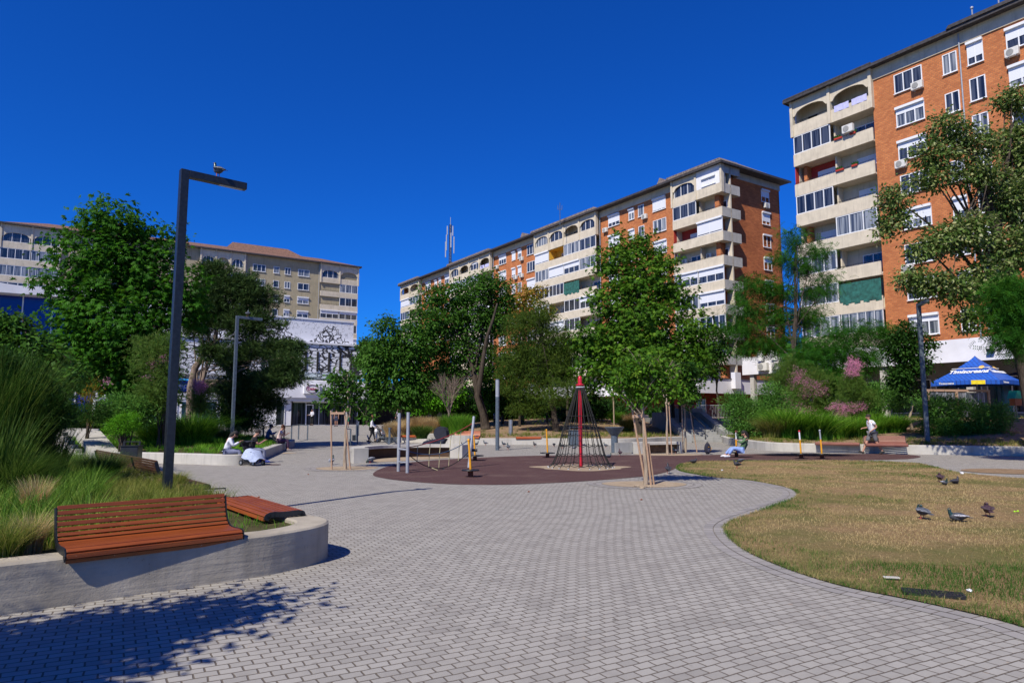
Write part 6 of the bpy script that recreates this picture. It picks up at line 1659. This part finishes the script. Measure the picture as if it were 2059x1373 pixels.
def person(loc, face, J, label, top=None, bottom=None, hair=(.02,.012,.01,1), shoes=(.02,.02,.02,1), scale=1.0, sleeve='short', legs='long', hairlen='short', wide=1.0, hem=.0, skirt=None):
    """J: joints in body space, x right, y forward, z up; missing ones mirror a standing figure"""
    B=dict(pelvis=(0,0,.95),waist=(0,.0,1.08),chest=(0,.0,1.28),neck=(0,.0,1.47),head=(0,.015,1.60),crown=(0,.01,1.70),
      shL=(-.18,0,1.41),elL=(-.22,-.01,1.13),wrL=(-.23,.05,.88),shR=(.18,0,1.41),elR=(.22,-.01,1.13),wrR=(.23,.05,.88),
      hpL=(-.09,0,.90),knL=(-.10,.02,.49),anL=(-.10,0,.09),toL=(-.11,.16,.035),hpR=(.09,0,.90),knR=(.10,.02,.49),anR=(.10,0,.09),toR=(.11,.16,.035))
    B.update(J); B={k:Vector(v) for k,v in B.items()}
    rt=empty('person',loc,face,label,'person'); rt.scale=(scale,)*3
    w=wide
    nd={'pelvis':(B['pelvis'],(.13*w,.10*w)),'waist':(B['waist'],(.115*w,.09*w)),'chest':(B['chest'],(.14*w,.10*w)),'neck':(B['neck'],.052),'jaw':(B['neck'].lerp(B['head'],.55)+Vector((0,.012,0)),.062),'head':(B['head'],(.078,.095)),'crown':(B['crown'],(.068,.08))}
    ed=[('pelvis','waist'),('waist','chest'),('chest','neck'),('neck','jaw'),('jaw','head'),('head','crown')]
    for s_ in 'LR':
        sg=-1 if s_=='L' else 1
        nd['sh'+s_]=(B['sh'+s_],.055); nd['el'+s_]=(B['el'+s_],.040); nd['wr'+s_]=(B['wr'+s_],.027)
        nd['hp'+s_]=(B['hp'+s_],.085*w); nd['kn'+s_]=(B['kn'+s_],.058); nd['an'+s_]=(B['an'+s_],.038); nd['to'+s_]=(B['to'+s_],.03)
        cf=B['kn'+s_].lerp(B['an'+s_],.35); nd['cf'+s_]=(cf,.055)
        ed+=[('chest','sh'+s_),('sh'+s_,'el'+s_),('el'+s_,'wr'+s_),('pelvis','hp'+s_),('hp'+s_,'kn'+s_),('kn'+s_,'cf'+s_),('cf'+s_,'an'+s_),('an'+s_,'to'+s_)]
        d=(B['wr'+s_]-B['el'+s_]).normalized(); sd=d.cross(Vector((0,0,1))); sd=sd.normalized() if sd.length>.1 else Vector((0,1,0)); up=sd.cross(d)
        pm=B['wr'+s_]+d*.055; nd['pm'+s_]=(pm,(.034,.018)); ed.append(('wr'+s_,'pm'+s_))
        for i,(o_,l_) in enumerate(((-.027,.062),(-.009,.075),(.009,.07),(.027,.055))):
            k1='f%d%s'%(i,s_); k2='g%d%s'%(i,s_); p1=pm+d*.045+sd*o_; nd[k1]=(p1,.009); nd[k2]=(p1+d*l_*.8-up*l_*.45,.007); ed+=[('pm'+s_,k1),(k1,k2)]
        nd['t'+s_]=(pm+sd*-.045+d*.012,.010); nd['u'+s_]=(pm+sd*-.058+d*.045,.008); ed+=[('pm'+s_,'t'+s_),('t'+s_,'u'+s_)]
    body=skin_mesh('body',nd,ed,SKIN,rt,'pelvis')
    hd=B['head']; ax=(B['crown']-B['neck']).normalized(); fw=Vector((0,1,0)); fw=(J.get('look') and Vector(J['look']).normalized()) or (fw-ax*fw.dot(ax)).normalized(); sdv=fw.cross(ax)
    fm=MB(); nose=hd+fw*.098-ax*.01; fm.tube([hd+fw*.085+ax*.035,nose,nose-ax*.02],[.008,.016,.012],6)
    fm.build('nose',SKIN,rt)
    for s_ in (-1,1):
        fm=MB(); fm.ball(tuple(hd+sdv*.082*s_-ax*.005),(.012,.018,.03),6,5); fm.build('ear',SKIN,rt)
        fm=MB(); fm.ball(tuple(hd+fw*.088+sdv*.03*s_+ax*.025),.010,6,5); fm.build('eye',M['black'],rt)
    fm=MB(); fm.ball(tuple(hd+fw*.086-ax*.05),(.02,.008,.006),6,5); fm.build('mouth',M['redwall'],rt)
    hm=MB(); hc=hd-fw*.018+ax*.055
    hm.ball(tuple(hc),(.092,.102,.088),14,9)
    if hairlen=='long': hm.tube([hd-fw*.05+ax*.03,hd-fw*.085-ax*.08,hd-fw*.08-ax*.24],[.085,.075,.035],10,flat=1)
    if hairlen=='tail': hm.tube([hd-fw*.06+ax*.08,hd-fw*.14+ax*.07,hd-fw*.16-ax*.12],[.035,.04,.012],8)
    if hairlen=='bun': hm.ball(tuple(hd-fw*.02+ax*.165),.045,8,6)
    if hairlen=='curly':
        rr=random.Random(1)
        for _ in range(26):
            v=Vector((rr.gauss(0,1),rr.gauss(0,1),rr.gauss(0,1)+.4)).normalized(); 
            if v.dot(fw)<.55: hm.ball(tuple(hc+v*.085),.035,6,4)
    hm.build('hair',simple('hair',hair,.75,var=.2,scale=60),rt)
    if top:
        c=cloth('top cloth',top); e_=.018
        n2={'pelvis':(B['pelvis'].lerp(B['waist'],-.05-hem),(.145*w+e_,.115*w+e_)),'waist':(B['waist'],(.125*w+e_,.10*w+e_)),'chest':(B['chest'],(.15*w+e_,.11*w+e_)),'neck':(B['chest'].lerp(B['neck'],.72),.075)}
        e2=[('pelvis','waist'),('waist','chest'),('chest','neck')]
        for s_ in 'LR':
            n2['sh'+s_]=(B['sh'+s_],.074); e2.append(('chest','sh'+s_))
            if sleeve=='short': n2['el'+s_]=(B['sh'+s_].lerp(B['el'+s_],.62),.066); e2.append(('sh'+s_,'el'+s_))
            elif sleeve=='long': n2['el'+s_]=(B['el'+s_],.060); n2['wr'+s_]=(B['el'+s_].lerp(B['wr'+s_],.93),.044); e2+=[('sh'+s_,'el'+s_),('el'+s_,'wr'+s_)]
        skin_mesh('top',n2,e2,c,rt,'waist')
    if bottom:
        c=cloth('bottom cloth',bottom); n2={'pelvis':(B['pelvis'],(.145*w,.12*w))}; e2=[]
        for s_ in 'LR':
            n2['hp'+s_]=(B['hp'+s_],.108*w); e2.append(('pelvis','hp'+s_))
            if legs=='long': n2['kn'+s_]=(B['kn'+s_],.080); n2['an'+s_]=(B['kn'+s_].lerp(B['an'+s_],.9),.060); e2+=[('hp'+s_,'kn'+s_),('kn'+s_,'an'+s_)]
            elif legs=='tight': n2['kn'+s_]=(B['kn'+s_],.064); n2['an'+s_]=(B['kn'+s_].lerp(B['an'+s_],.88),.044); e2+=[('hp'+s_,'kn'+s_),('kn'+s_,'an'+s_)]
            else: n2['kn'+s_]=(B['hp'+s_].lerp(B['kn'+s_],.97),.085); e2.append(('hp'+s_,'kn'+s_))
        skin_mesh('trousers' if legs!='short' else 'shorts',n2,e2,c,rt,'pelvis')
    sc_=cloth('shoe',shoes)
    for s_ in 'LR':
        a,t_=B['an'+s_],B['to'+s_]; d=(t_-a); d.z=0; d=d.normalized() if d.length>.01 else Vector((0,1,0))
        sh=MB(); p=Vector((a.x,a.y,0)); low=min(a.z,t_.z)
        sh.tube([a-d*.065+Vector((0,0,-.035)),a+Vector((0,0,-.03)),a.lerp(t_,.6)+Vector((0,0,-.004)),t_+Vector((0,0,.008)),t_+d*.055+Vector((0,0,0))],[.038,.050,.046,.042,.022],10)
        sh.build('shoe',sc_,rt)
    return rt
# walking man (faces left in the photo)
x,y=G(1757,913)
person((x,y,0),radians(90),dict(waist=(0,.03,1.08),chest=(0,.08,1.28),neck=(0,.12,1.46),head=(0,.155,1.585),crown=(0,.15,1.69),
  shL=(-.18,.07,1.40),elL=(-.21,-.09,1.17),wrL=(-.16,.10,1.03),shR=(.18,.09,1.41),elR=(.22,.03,1.15),wrR=(.18,.27,1.12),
  hpL=(-.09,0,.90),knL=(-.10,-.10,.50),anL=(-.10,-.34,.14),toL=(-.10,-.24,.035),hpR=(.09,.02,.90),knR=(.10,.22,.53),anR=(.10,.42,.10),toR=(.10,.56,.09)),
  'man in a white t-shirt and grey shorts walking left past the red slatted bench',(.72,.73,.78,1),(.13,.13,.14,1),(.03,.018,.012,1),scale=1.03,legs='short',wide=1.08,hem=.7)
# woman with the pushchair (faces right)
x,y=G(747,889); 
person((x,y,0),radians(-82),dict(waist=(0,.02,1.08),chest=(0,.0,1.28),shL=(-.18,.02,1.4),elL=(-.22,.06,1.14),wrL=(-.19,.33,1.03),elR=(.22,.0,1.13),wrR=(.2,.24,.95),
  hpL=(-.09,0,.9),knL=(-.1,.13,.5),anL=(-.1,.22,.10),toL=(-.1,.36,.04),hpR=(.09,0,.9),knR=(.1,-.02,.5),anR=(.1,-.20,.12),toR=(.1,-.07,.035)),
  'woman with a hair bun in a white jumper and black leggings pushing a pushchair',(.68,.68,.72,1),(.012,.012,.014,1),(.22,.09,.04,1),sleeve='long',legs='tight',hairlen='bun',wide=1.15,hem=.6)
def pushchair(x,y,rz,label,canopy=True,child=True,c=(.10,.12,.2,1),s=1.0,blanket=None,raised=False):
    rt=empty('pushchair',(x,y,0),rz,label,'pushchair'); rt.scale=(s,)*3   # faces +x
    m=MB()
    for yy in (-.24,.24):
        m.tube([(-.42,yy,1.02),(-.20,yy,.62),(.42,yy,.12)],.014,6); m.tube([(-.10,yy,.50),(-.32,yy,.12)],.014,6); m.tube([(.0,yy,.45),(.25,yy,.60)],.012,6)
    m.tube([(-.42,-.24,1.02),(-.46,0,1.04),(-.42,.24,1.02)],.017,6); m.tube([(-.32,-.24,.12),(-.32,.24,.12)],.012,6)
    m.build('frame',M['black'],rt)
    for xx in (-.32,.42):
        for yy in (-.26,.26):
            w_=MB(); w_.tube([(xx,yy-.025,.12),(xx,yy+.025,.12)],.115,18); o=w_.build('wheel',M['black'],rt)
            w_=MB(); w_.tube([(xx,yy-.03,.12),(xx,yy+.03,.12)],.06,14); w_.build('hub',M['steel'],o)
    m=MB(); m.prism([(-.30,.80),(-.26,.50),(-.12,.40),(.22,.44),(.40,.22),(.44,.24),(.26,.50),(-.06,.47),(-.20,.54),(-.25,.80)],-.21,.21,'y'); m.build('seat',cloth('seat cloth',c),rt,bevel=.015)
    m=MB(); m.box(-.22,.22,-.18,.18,.16,.26); m.build('basket',M['lamp'],rt)
    if canopy:
        m=MB(); n=8; b0=0
        if raised: m.prism([(-.50,.66),(-.47,.92),(-.34,1.06),(-.14,1.08),(.0,.98),(.05,.80),(-.02,.62),(-.2,.58)],-.25,.25,'y'); m2_=MB(); m2_.prism([(-.46,.60),(-.02,.60),(.46,.50),(.60,.30),(.52,.18),(.0,.20),(-.34,.40)],-.24,.24,'y'); m2_.build('carrycot',cloth('cot cloth',(.012,.015,.035,1)),rt,bevel=.05)
        cx,cz=(-.18,.78) if not raised else (-.12,.72)
        R0=.34 if not raised else .42
        for i in (range(n+1) if not raised else ()):
            a=radians((60 if not raised else 10)+ (120 if not raised else 165)*i/n)
            for j in range(7):
                q=j/6*2-1; rr=R0*(1-.12*q*q); m.v.append((cx+rr*cos(a),q*.25,cz+rr*sin(a)*.8))
        for i in (range(n) if not raised else ()):
            for j in range(6): m.face((i*7+j,i*7+j+1,i*7+8+j,i*7+7+j),True)
        m.build('hood',cloth('hood cloth',(.015,.018,.03,1)),rt)
    if blanket:
        m=MB(); n=12
        for i in range(n+1):
            for j in range(9):
                t=i/n; q=j/8*2-1; xx=-.15+.75*t; zz=.72-.15*t-.42*max(0,abs(q)-.45)*1.6-.35*max(0,t-.6)*2+.02*sin(9*t+4*q)+.02*sin(13*q)
                m.v.append((xx,q*.42,max(.18,zz)))
        for i in range(n):
            for j in range(8): m.face((i*9+j,i*9+j+1,i*9+10+j,i*9+9+j),True)
        m.build('blanket',cloth('blanket',blanket),rt)
    return rt
pushchair(x+.78,y-.05,0,'light pushchair with a small child pushed by the woman with the hair bun',c=(.09,.08,.07,1),canopy=False)
# child in pushchair
person((x+.78,y-.05,.0),radians(-90),dict(pelvis=(0,-.05,.95),waist=(0,-.12,1.08),chest=(0,-.22,1.24),neck=(0,-.30,1.38),head=(0,-.32,1.52),crown=(0,-.34,1.66),shL=(-.16,-.24,1.33),shR=(.16,-.24,1.33),elL=(-.2,-.08,1.14),elR=(.2,-.08,1.14),wrL=(-.1,.1,1.12),wrR=(.1,.1,1.12),hpL=(-.09,0,.93),hpR=(.09,0,.93),knL=(-.1,.38,.98),knR=(.1,.38,.98),anL=(-.1,.6,.66),anR=(.1,.6,.66),toL=(-.1,.72,.68),toR=(.1,.72,.68)),
  'small child in blue and white sitting in the light pushchair',(.5,.52,.62,1),(.05,.10,.35,1),(.25,.13,.06,1),scale=.50)
bg=MB(); bg.ball((0,0,0),(.10,.06,.17),10,8); tag(bg.build('plastic_bag',M['white'],loc=(x+.33,y-.22,.72)),'white plastic bag hanging from the hand of the woman with the pushchair','bag')
x,y=G(757,884); person((x,y,0),radians(-90),dict(),'small child in blue walking behind the woman with the pushchair',(.1,.18,.4,1),(.06,.1,.25,1),scale=.60,legs='long')
# dark pushchair on the curved seat area
pushchair(-3.45,31.3,radians(172),'big dark pushchair with a raised hood behind the curved concrete seat',c=(.01,.014,.035,1),raised=True,s=1.12)
# seated couple on the left planter corner
sit=lambda z0,**k: dict(dict(pelvis=(0,0,z0+.09),waist=(0,.03,z0+.22),chest=(0,.08,z0+.42),neck=(0,.13,z0+.60),head=(0,.20,z0+.70),crown=(0,.20,z0+.81),
  shL=(-.18,.10,z0+.53),elL=(-.22,.22,z0+.30),wrL=(-.10,.42,z0+.42),shR=(.18,.10,z0+.53),elR=(.22,.22,z0+.30),wrR=(.10,.42,z0+.42),
  hpL=(-.09,.03,z0+.08),knL=(-.11,.44,z0+.10),anL=(-.12,.40,.09),toL=(-.12,.54,.035),hpR=(.09,.03,z0+.08),knR=(.11,.44,z0+.10),anR=(.12,.46,.09),toR=(.12,.60,.035)),**k)
x,y=G(458,921,.36)
person((-9.92,24.0,0),radians(-72),sit(.36,head=(0,.25,1.03),crown=(0,.27,1.14),neck=(0,.15,.95)),'person in a white jumper and grey trousers sitting hunched on the planter corner',(.70,.72,.80,1),(.17,.19,.30,1),(.012,.01,.01,1),(.04,.06,.5,1),sleeve='long',hairlen='long',wide=1.1)
person((-9.42,24.9,0),radians(-62),sit(.36,head=(0,.22,1.06),crown=(0,.22,1.17)),'dark haired person in black leaning beside the couple pushchair',(.012,.012,.014,1),(.2,.22,.32,1),(.02,.012,.01,1),(.05,.08,.45,1),sleeve='short',hairlen='short')
pushchair(-8.95,23.75,radians(-28),'pushchair with a dark hood and a pale blue blanket beside the seated couple',c=(.02,.02,.03,1),blanket=(.36,.42,.58,1),s=.8)
# seated people further back on the wall
person((-11.35,33.5,0),radians(-70),sit(.42,wrL=(-.04,.26,1.08),elL=(-.16,.30,.80),look=(0,1,0)),'woman with curly brown hair in a pink top sitting on the planter wall',(.60,.45,.42,1),(.05,.02,.06,1),(.08,.025,.01,1),(.3,.25,.25,1),hairlen='curly',wide=1.08)
person((-12.8,36.0,0),radians(-60),sit(.42),'person in a blue shirt sitting in shade behind the curly haired woman',(.05,.09,.18,1),(.03,.03,.05,1),sleeve='long')
bench((-11.2,33.9),(-11.75,35.6),.38,'slatted seat with dark backrest behind the curly haired woman','woodd')
# standing people near the shop
def stand(u,v,Y,face,label,top,bottom,s=1.0,**k):
    x,_,z=D(u,v,Y); return person((x,Y,ground_z(x,Y)),face,k.pop('J',{}),label,top,bottom,scale=s,**k)
stand(627,855,72,radians(150),'waiter in a white shirt and black waistcoat at the glazed shop door',(.6,.6,.65,1),(.01,.01,.01,1),J=dict(wrL=(-.1,.3,1.1),wrR=(.25,.28,1.1)),sleeve='long')
stand(676,857,68,radians(170),'person in a dark top and shorts standing in front of the glazed shop',(.03,.02,.02,1),(.04,.05,.1,1),legs='short')
stand(698,857,66,radians(200),'person in a grey t-shirt and green skirt-like shorts near the shop',(.35,.36,.40,1),(.01,.25,.13,1),legs='short')
crowd=[(807,862,60,(.10,.05,.05,1),'person seen over the left end of the pale grasses'),(800,850,66,(.5,.4,.55,1),'person in lilac behind the rope climber left post'),(829,845,66,(.45,.47,.6,1),'person in pale blue seen over the pale grasses'),(849,845,67,(.45,.42,.35,1),'person in beige seen over the middle of the pale grasses'),(838,848,64,(.2,.1,.08,1),'person in dark red seen over the pale grasses'),(872,848,66,(.3,.1,.06,1),'person in brown seen over the right of the pale grasses'),(913,848,68,(.25,.2,.15,1),'person behind the dry tree trunk'),(921,848,67,(.6,.58,.5,1),'person in cream seen right of the dry tree'),(996,850,60,(.35,.4,.6,1),'person in pale blue left of the round grey column'),(1009,850,61,(.4,.15,.12,1),'person in red right of the round grey column')]
for i,(u,v,Y,c,l) in enumerate(crowd):
    x,_,z=D(u,v,Y); person((x,Y,ground_z(x,Y)+.1),radians(120+i*37),{},l,c,(.04,.04,.06,1),hair=(.05,.03,.02,1))
# teenager on the spinner, leaning back, facing left
x,y=G(1484,920)
person((x+.05,y,0),radians(84),dict(pelvis=(0,-.12,.33),waist=(0,-.22,.46),chest=(0,-.30,.66),neck=(0,-.28,.85),head=(0,-.22,.97),crown=(0,-.19,1.08),
  shL=(-.18,-.27,.78),elL=(-.20,-.07,.60),wrL=(-.04,.05,.70),shR=(.18,-.27,.80),elR=(.20,-.02,.78),wrR=(.04,.06,1.0),
  hpL=(-.09,-.06,.32),knL=(-.13,.26,.40),anL=(-.13,.46,.10),toL=(-.13,.58,.05),hpR=(.09,-.06,.32),knR=(.13,.28,.38),anR=(.12,.54,.10),toR=(.12,.66,.05),look=(0,.9,-.4)),
  'person in a green jacket and pale jeans sitting on a spinner and holding its pole',(.085,.16,.07,1),(.22,.32,.62,1),(.012,.008,.008,1),(.6,.6,.62,1),sleeve='long',hairlen='long',wide=1.05,hem=.6)
x,y=G(1423,913); r_=empty('backpack',(x,y,0),.5,'dark backpack with small light patches standing on the ground right of the staked saplings','backpack')
m=MB(); m.ball((0,0,.25),(.17,.11,.26),12,9); m.build('bag',cloth('backpack cloth',(.015,.015,.03,1)),r_); m=MB(); m.ball((.02,-.09,.17),(.12,.06,.12),10,7); m.build('pocket',cloth('pocket cloth',(.03,.03,.06,1)),r_); m=MB(); m.tube([(-.05,0,.5),(0,0,.56),(.05,0,.5)],.012,6); m.build('handle',M['black'],r_)
for a,b in ((.05,.2),(.1,.28),(-.06,.33)):
    m=MB(); m.box(a-.02,a+.02,-.155,-.13,b-.012,b+.012); m.build('patch',M['yellow'],r_)
# bicycles parked beyond
def bicycle(x,y,z,rz,label):
    rt=empty('bicycle',(x,y,z),rz,label,'bicycle','bicycles parked beyond the pushchair')
    for xx in (-.52,.52):
        w_=MB(); n=24; w_.tube([(xx+.33*cos(a),0,.34+.33*sin(a)) for a in [2*pi*i/n for i in range(n+1)]],.018,5,cap=False); o=w_.build('wheel',M['black'],rt)
        s_=MB()
        for i in range(8): a=pi*i/8; s_.tube([(xx-.32*cos(a),0,.34-.32*sin(a)),(xx+.32*cos(a),0,.34+.32*sin(a))],.003,3,cap=False)
        s_.build('spokes',M['steel'],o)
    m=MB()
    for a,b in (((-.52,.34),(-.16,.30)),((-.16,.30),(-.28,.86)),((-.28,.80),(.36,.82)),((-.16,.30),(.38,.72)),((-.52,.34),(-.27,.78)),((.52,.34),(.36,.92))): m.tube([(a[0],0,a[1]),(b[0],0,b[1])],.017,6)
    m.build('frame',M['lampgrey'],rt); m=MB(); m.box(-.40,-.16,-.06,.06,.86,.91); m.build('saddle',M['black'],rt,bevel=.02); m=MB(); m.tube([(.30,-.28,.98),(.36,0,.94),(.30,.28,.98)],.015,6); m.build('handlebar',M['black'],rt)
for i,(u,v) in enumerate(((770,866),(782,862),(792,858))):
    g3=gp3(u,v); bicycle(g3[0],g3[1],g3[2],radians(20+15*i),('nearest bicycle parked behind the pushchair','middle bicycle parked by the barred railing','farthest bicycle parked by the barred railing')[i])

# ------------------------------------------------------------------ pigeons
PM={'grey':[simple('pigeon grey',(.16,.18,.22,1),.7,var=.2,scale=40),simple('pigeon pale wing',(.30,.31,.36,1),.7,var=.2,scale=30)],
    'dark':[simple('pigeon dark',(.035,.035,.045,1),.6,var=.3,scale=40),simple('pigeon dark wing',(.05,.05,.06,1),.6,var=.3,scale=40)],
    'mid':[simple('pigeon slate',(.07,.08,.10,1),.6,var=.3,scale=40),simple('pigeon checker wing',(.15,.16,.19,1),.7,var=.6,scale=70)],
    'brown':[simple('pigeon purple brown',(.06,.03,.04,1),.6,var=.3,scale=40),simple('pigeon brown wing',(.07,.045,.05,1),.6,var=.3,scale=40)],
    'pied':[simple('pigeon slate2',(.06,.065,.08,1),.6,var=.3,scale=40),simple('pigeon pied wing',(.40,.40,.44,1),.7,var=.5,scale=60)]}
NECK=simple('pigeon neck sheen',(.02,.05,.05,1),.3,var=.3,scale=40)
PFOOT=simple('pigeon foot',(.45,.10,.07,1),.6)
def pigeon(loc, rz, label, kind='grey', pose='stand', s=1.0):
    """faces +x; body about 0.32 m long"""
    rt=empty('pigeon',loc,rz,label,'pigeon','pigeons in the square'); rt.scale=(s,)*3
    zc={'stand':.135,'peck':.13,'sit':.065,'preen':.12}[pose]; tl={'stand':.15,'peck':-.25,'sit':.0,'preen':.1}[pose]
    up=Vector((sin(tl)*0+cos(tl),0,sin(tl)))
    def bp(t,h=0): return Vector((t*cos(tl)-h*sin(tl),0,zc+t*sin(tl)+h*cos(tl)))
    if pose=='peck': neck=[bp(.085,.0),bp(.12,-.03)+Vector((.01,0,-.01)),Vector((.165,0,.035))]
    elif pose=='sit': neck=[bp(.07,.02),bp(.095,.06),bp(.10,.10)]
    elif pose=='preen': neck=[bp(.06,.03),bp(.06,.07),bp(.02,.075)]
    else: neck=[bp(.08,.03),bp(.105,.075),bp(.115,.115)]
    m=MB(); m.tube([bp(-.135),bp(-.10,.003),bp(-.05,.0),bp(.0,-.004),bp(.05,.0),bp(.09,.012)],[.016,.036,.058,.066,.056,.03],12); m.ball(tuple(bp(.055,.005)),(.05,.047,.05),10,8); m.build('body',PM[kind][0],rt)
    m=MB(); m.tube([bp(.06,.01)]+neck,[.045,.036,.026,.021],10); m.ball(tuple(neck[-1]),(.024,.021,.022),10,8); hd=m.build('neck_and_head',NECK if kind in('grey','mid','pied') else PM[kind][0],rt)
    hf=Vector((1,0,-.15)) if pose!='peck' else Vector((.6,0,-.8)); 
    if pose=='preen': hf=Vector((-.8,.3,-.4))
    m=MB(); p=neck[-1]; m.tube([p+hf.normalized()*.018,p+hf.normalized()*.045],[.007,.002],6); m.build('beak',M['lamp'],hd)
    m=MB()
    for s_ in (-1,1): m.ball((p.x+.006,s_*.019,p.z+.004),.0045,6,4)
    m.build('eye',M['yellow'],hd)
    for s_ in (-1,1):
        m=MB(); m.tube([bp(.06,.02)+Vector((0,.045*s_,0)),bp(0,.018)+Vector((0,.058*s_,0)),bp(-.07,.015)+Vector((0,.045*s_,0)),bp(-.165,.012)+Vector((0,.014*s_,0))],[.018,.042,.034,.006],8,flat=.55); m.build('wing',PM[kind][1],rt)
    m=MB(); a=bp(-.11,-.002); b=bp(-.215,-.012); b_=len(m.v)
    for (q,w,dz) in ((a,.022,.006),(b,.036,.002)):
        for (i,j) in ((-1,-1),(1,-1),(1,1),(-1,1)): m.v.append((q.x,q.y+i*w,q.z+j*dz))
    for f in ((0,3,2,1),(4,5,6,7),(0,1,5,4),(1,2,6,5),(2,3,7,6),(3,0,4,7)): m.face([b_+i for i in f])
    m.build('tail',PM[kind][0],rt)
    if pose!='sit':
        m=MB()
        for s_ in (-1,1):
            m.tube([(.005,.025*s_,zc-.04),(.0,.027*s_,.008)],.006,5)
            for dd in (-.5,0,.5): m.tube([(0,.027*s_,.006),(.032*cos(dd),.027*s_+.032*sin(dd),.004)],.004,4)
            m.tube([(0,.027*s_,.006),(-.018,.027*s_,.004)],.004,4)
        m.build('legs',PFOOT,rt)
    return rt
PG=[(1855,1045,100,'mid','preen','pigeon with fanned white-edged tail, left of the three nearest on the dry lawn',1.0),
 (1925,1050,172,'pied','sit','pale winged pigeon sitting on the dry lawn, middle of the three nearest',1.05),
 (1987,1040,70,'brown','preen','dark purple pigeon with its head tucked, right of the three nearest',1.0),
 (1891,970,75,'brown','preen','dark brown pigeon standing at the back of the far right trio on the lawn',1.0),
 (1900,976,-90,'pied','sit','small pied pigeon sitting in front of the far right trio',.85),
 (1921,974,20,'dark','sit','dark pigeon lying flat, right of the far right trio',.95),
 (1489,934,140,'mid','peck','purple grey pigeon on the lawn edge below the person on the spinner',.95),
 (1482,942,178,'dark','stand','dark pigeon alone on the near part of the lawn tip',.95),
 (1395,932,15,'dark','sit','dark pigeon resting on the setts left of the lawn tip',1.0),
 (1344,952,85,'dark','stand','black pigeon in the tree shade on the rubber surface',1.05),
 (1002,904,160,'mid','stand','pigeon hidden behind the foot of the grey light column',.95),
 (1013,897,190,'mid','stand','pigeon turned away just right of the grey light column',1.0),
 (1022,904,110,'mid','stand','upright pigeon in front of the pair right of the grey column',1.15),
 (1075,898,120,'dark','stand','dark pigeon alone between the grey column and the yellow spinner',1.0),
 (1114,898,80,'mid','peck','pigeon right of the yellow spinner near the wall',1.0),
 (1131,901,170,'mid','stand','pigeon seen through the left side of the climbing net',1.0),
 (1155,902,10,'grey','sit','pale pigeon sitting behind the climbing net',1.0),
 (1218,900,150,'mid','stand','pigeon seen through the right side of the climbing net',1.0),
 (1224,920,20,'mid','sit','grey pigeon resting on the rubber beside the climbing net',1.0),
 (1247,907,0,'pied','peck','pied pigeon feeding left of the pair by the fountain',1.0),
 (1253,907,160,'dark','peck','dark pigeon feeding right of the fountain foot',1.0),
 (1247,916,95,'brown','stand','brown pigeon seen from behind in front of the fountain',1.0),
 (1278,909,20,'pied','stand','pigeon with raised head right of the fountain',1.0),
 (1318,910,170,'grey','stand','pale pigeon in front of the low concrete bench',1.05),
 (1358,912,175,'mid','stand','pigeon on the sand between the two rear saplings',1.0),
 (931,900,150,'dark','stand','black pigeon left of the leaning grey post',1.0),
 (958,897,10,'mid','stand','pigeon near the planter wall behind the leaning post',1.0),
 (976,895,170,'pied','stand','pied pigeon near the planter wall left of the grey column',1.0),
 (745,931,150,'grey','peck','pale grey pigeon in front of the left end of the curved seat',1.1),
 (667,934,80,'grey','stand','grey pigeon beside the pit of the left sapling',1.1),
 (706,893,160,'grey','stand','distant pale pigeon left of the woman with the pushchair',1.0)]
for (u,v,a,k,po,lb,s_) in PG:
    x,y=G(u,v); onl=inside((x,y),lawn); pigeon((x,y,.02 if onl else .006),radians(a),lb,k,po,s_*1.03)
# pigeon on the near lamp arm
o=L1[0]; H_=L1[1]; ax=.72; ca,sa=cos(o.rotation_euler[2]),sin(o.rotation_euler[2])
pigeon((-5.45+ax*.75*ca,10.98+ax*.75*sa,.40+H_+.0),radians(150),'pigeon perched on the arm of the near lamp post','mid','stand',1.0)
b2=L2[0]; pigeon((b2.location.x+.35,b2.location.y+.3,b2.location.z+L2[1]+.1),radians(100),'pigeon perched on the second lamp post','mid','stand',1.2)
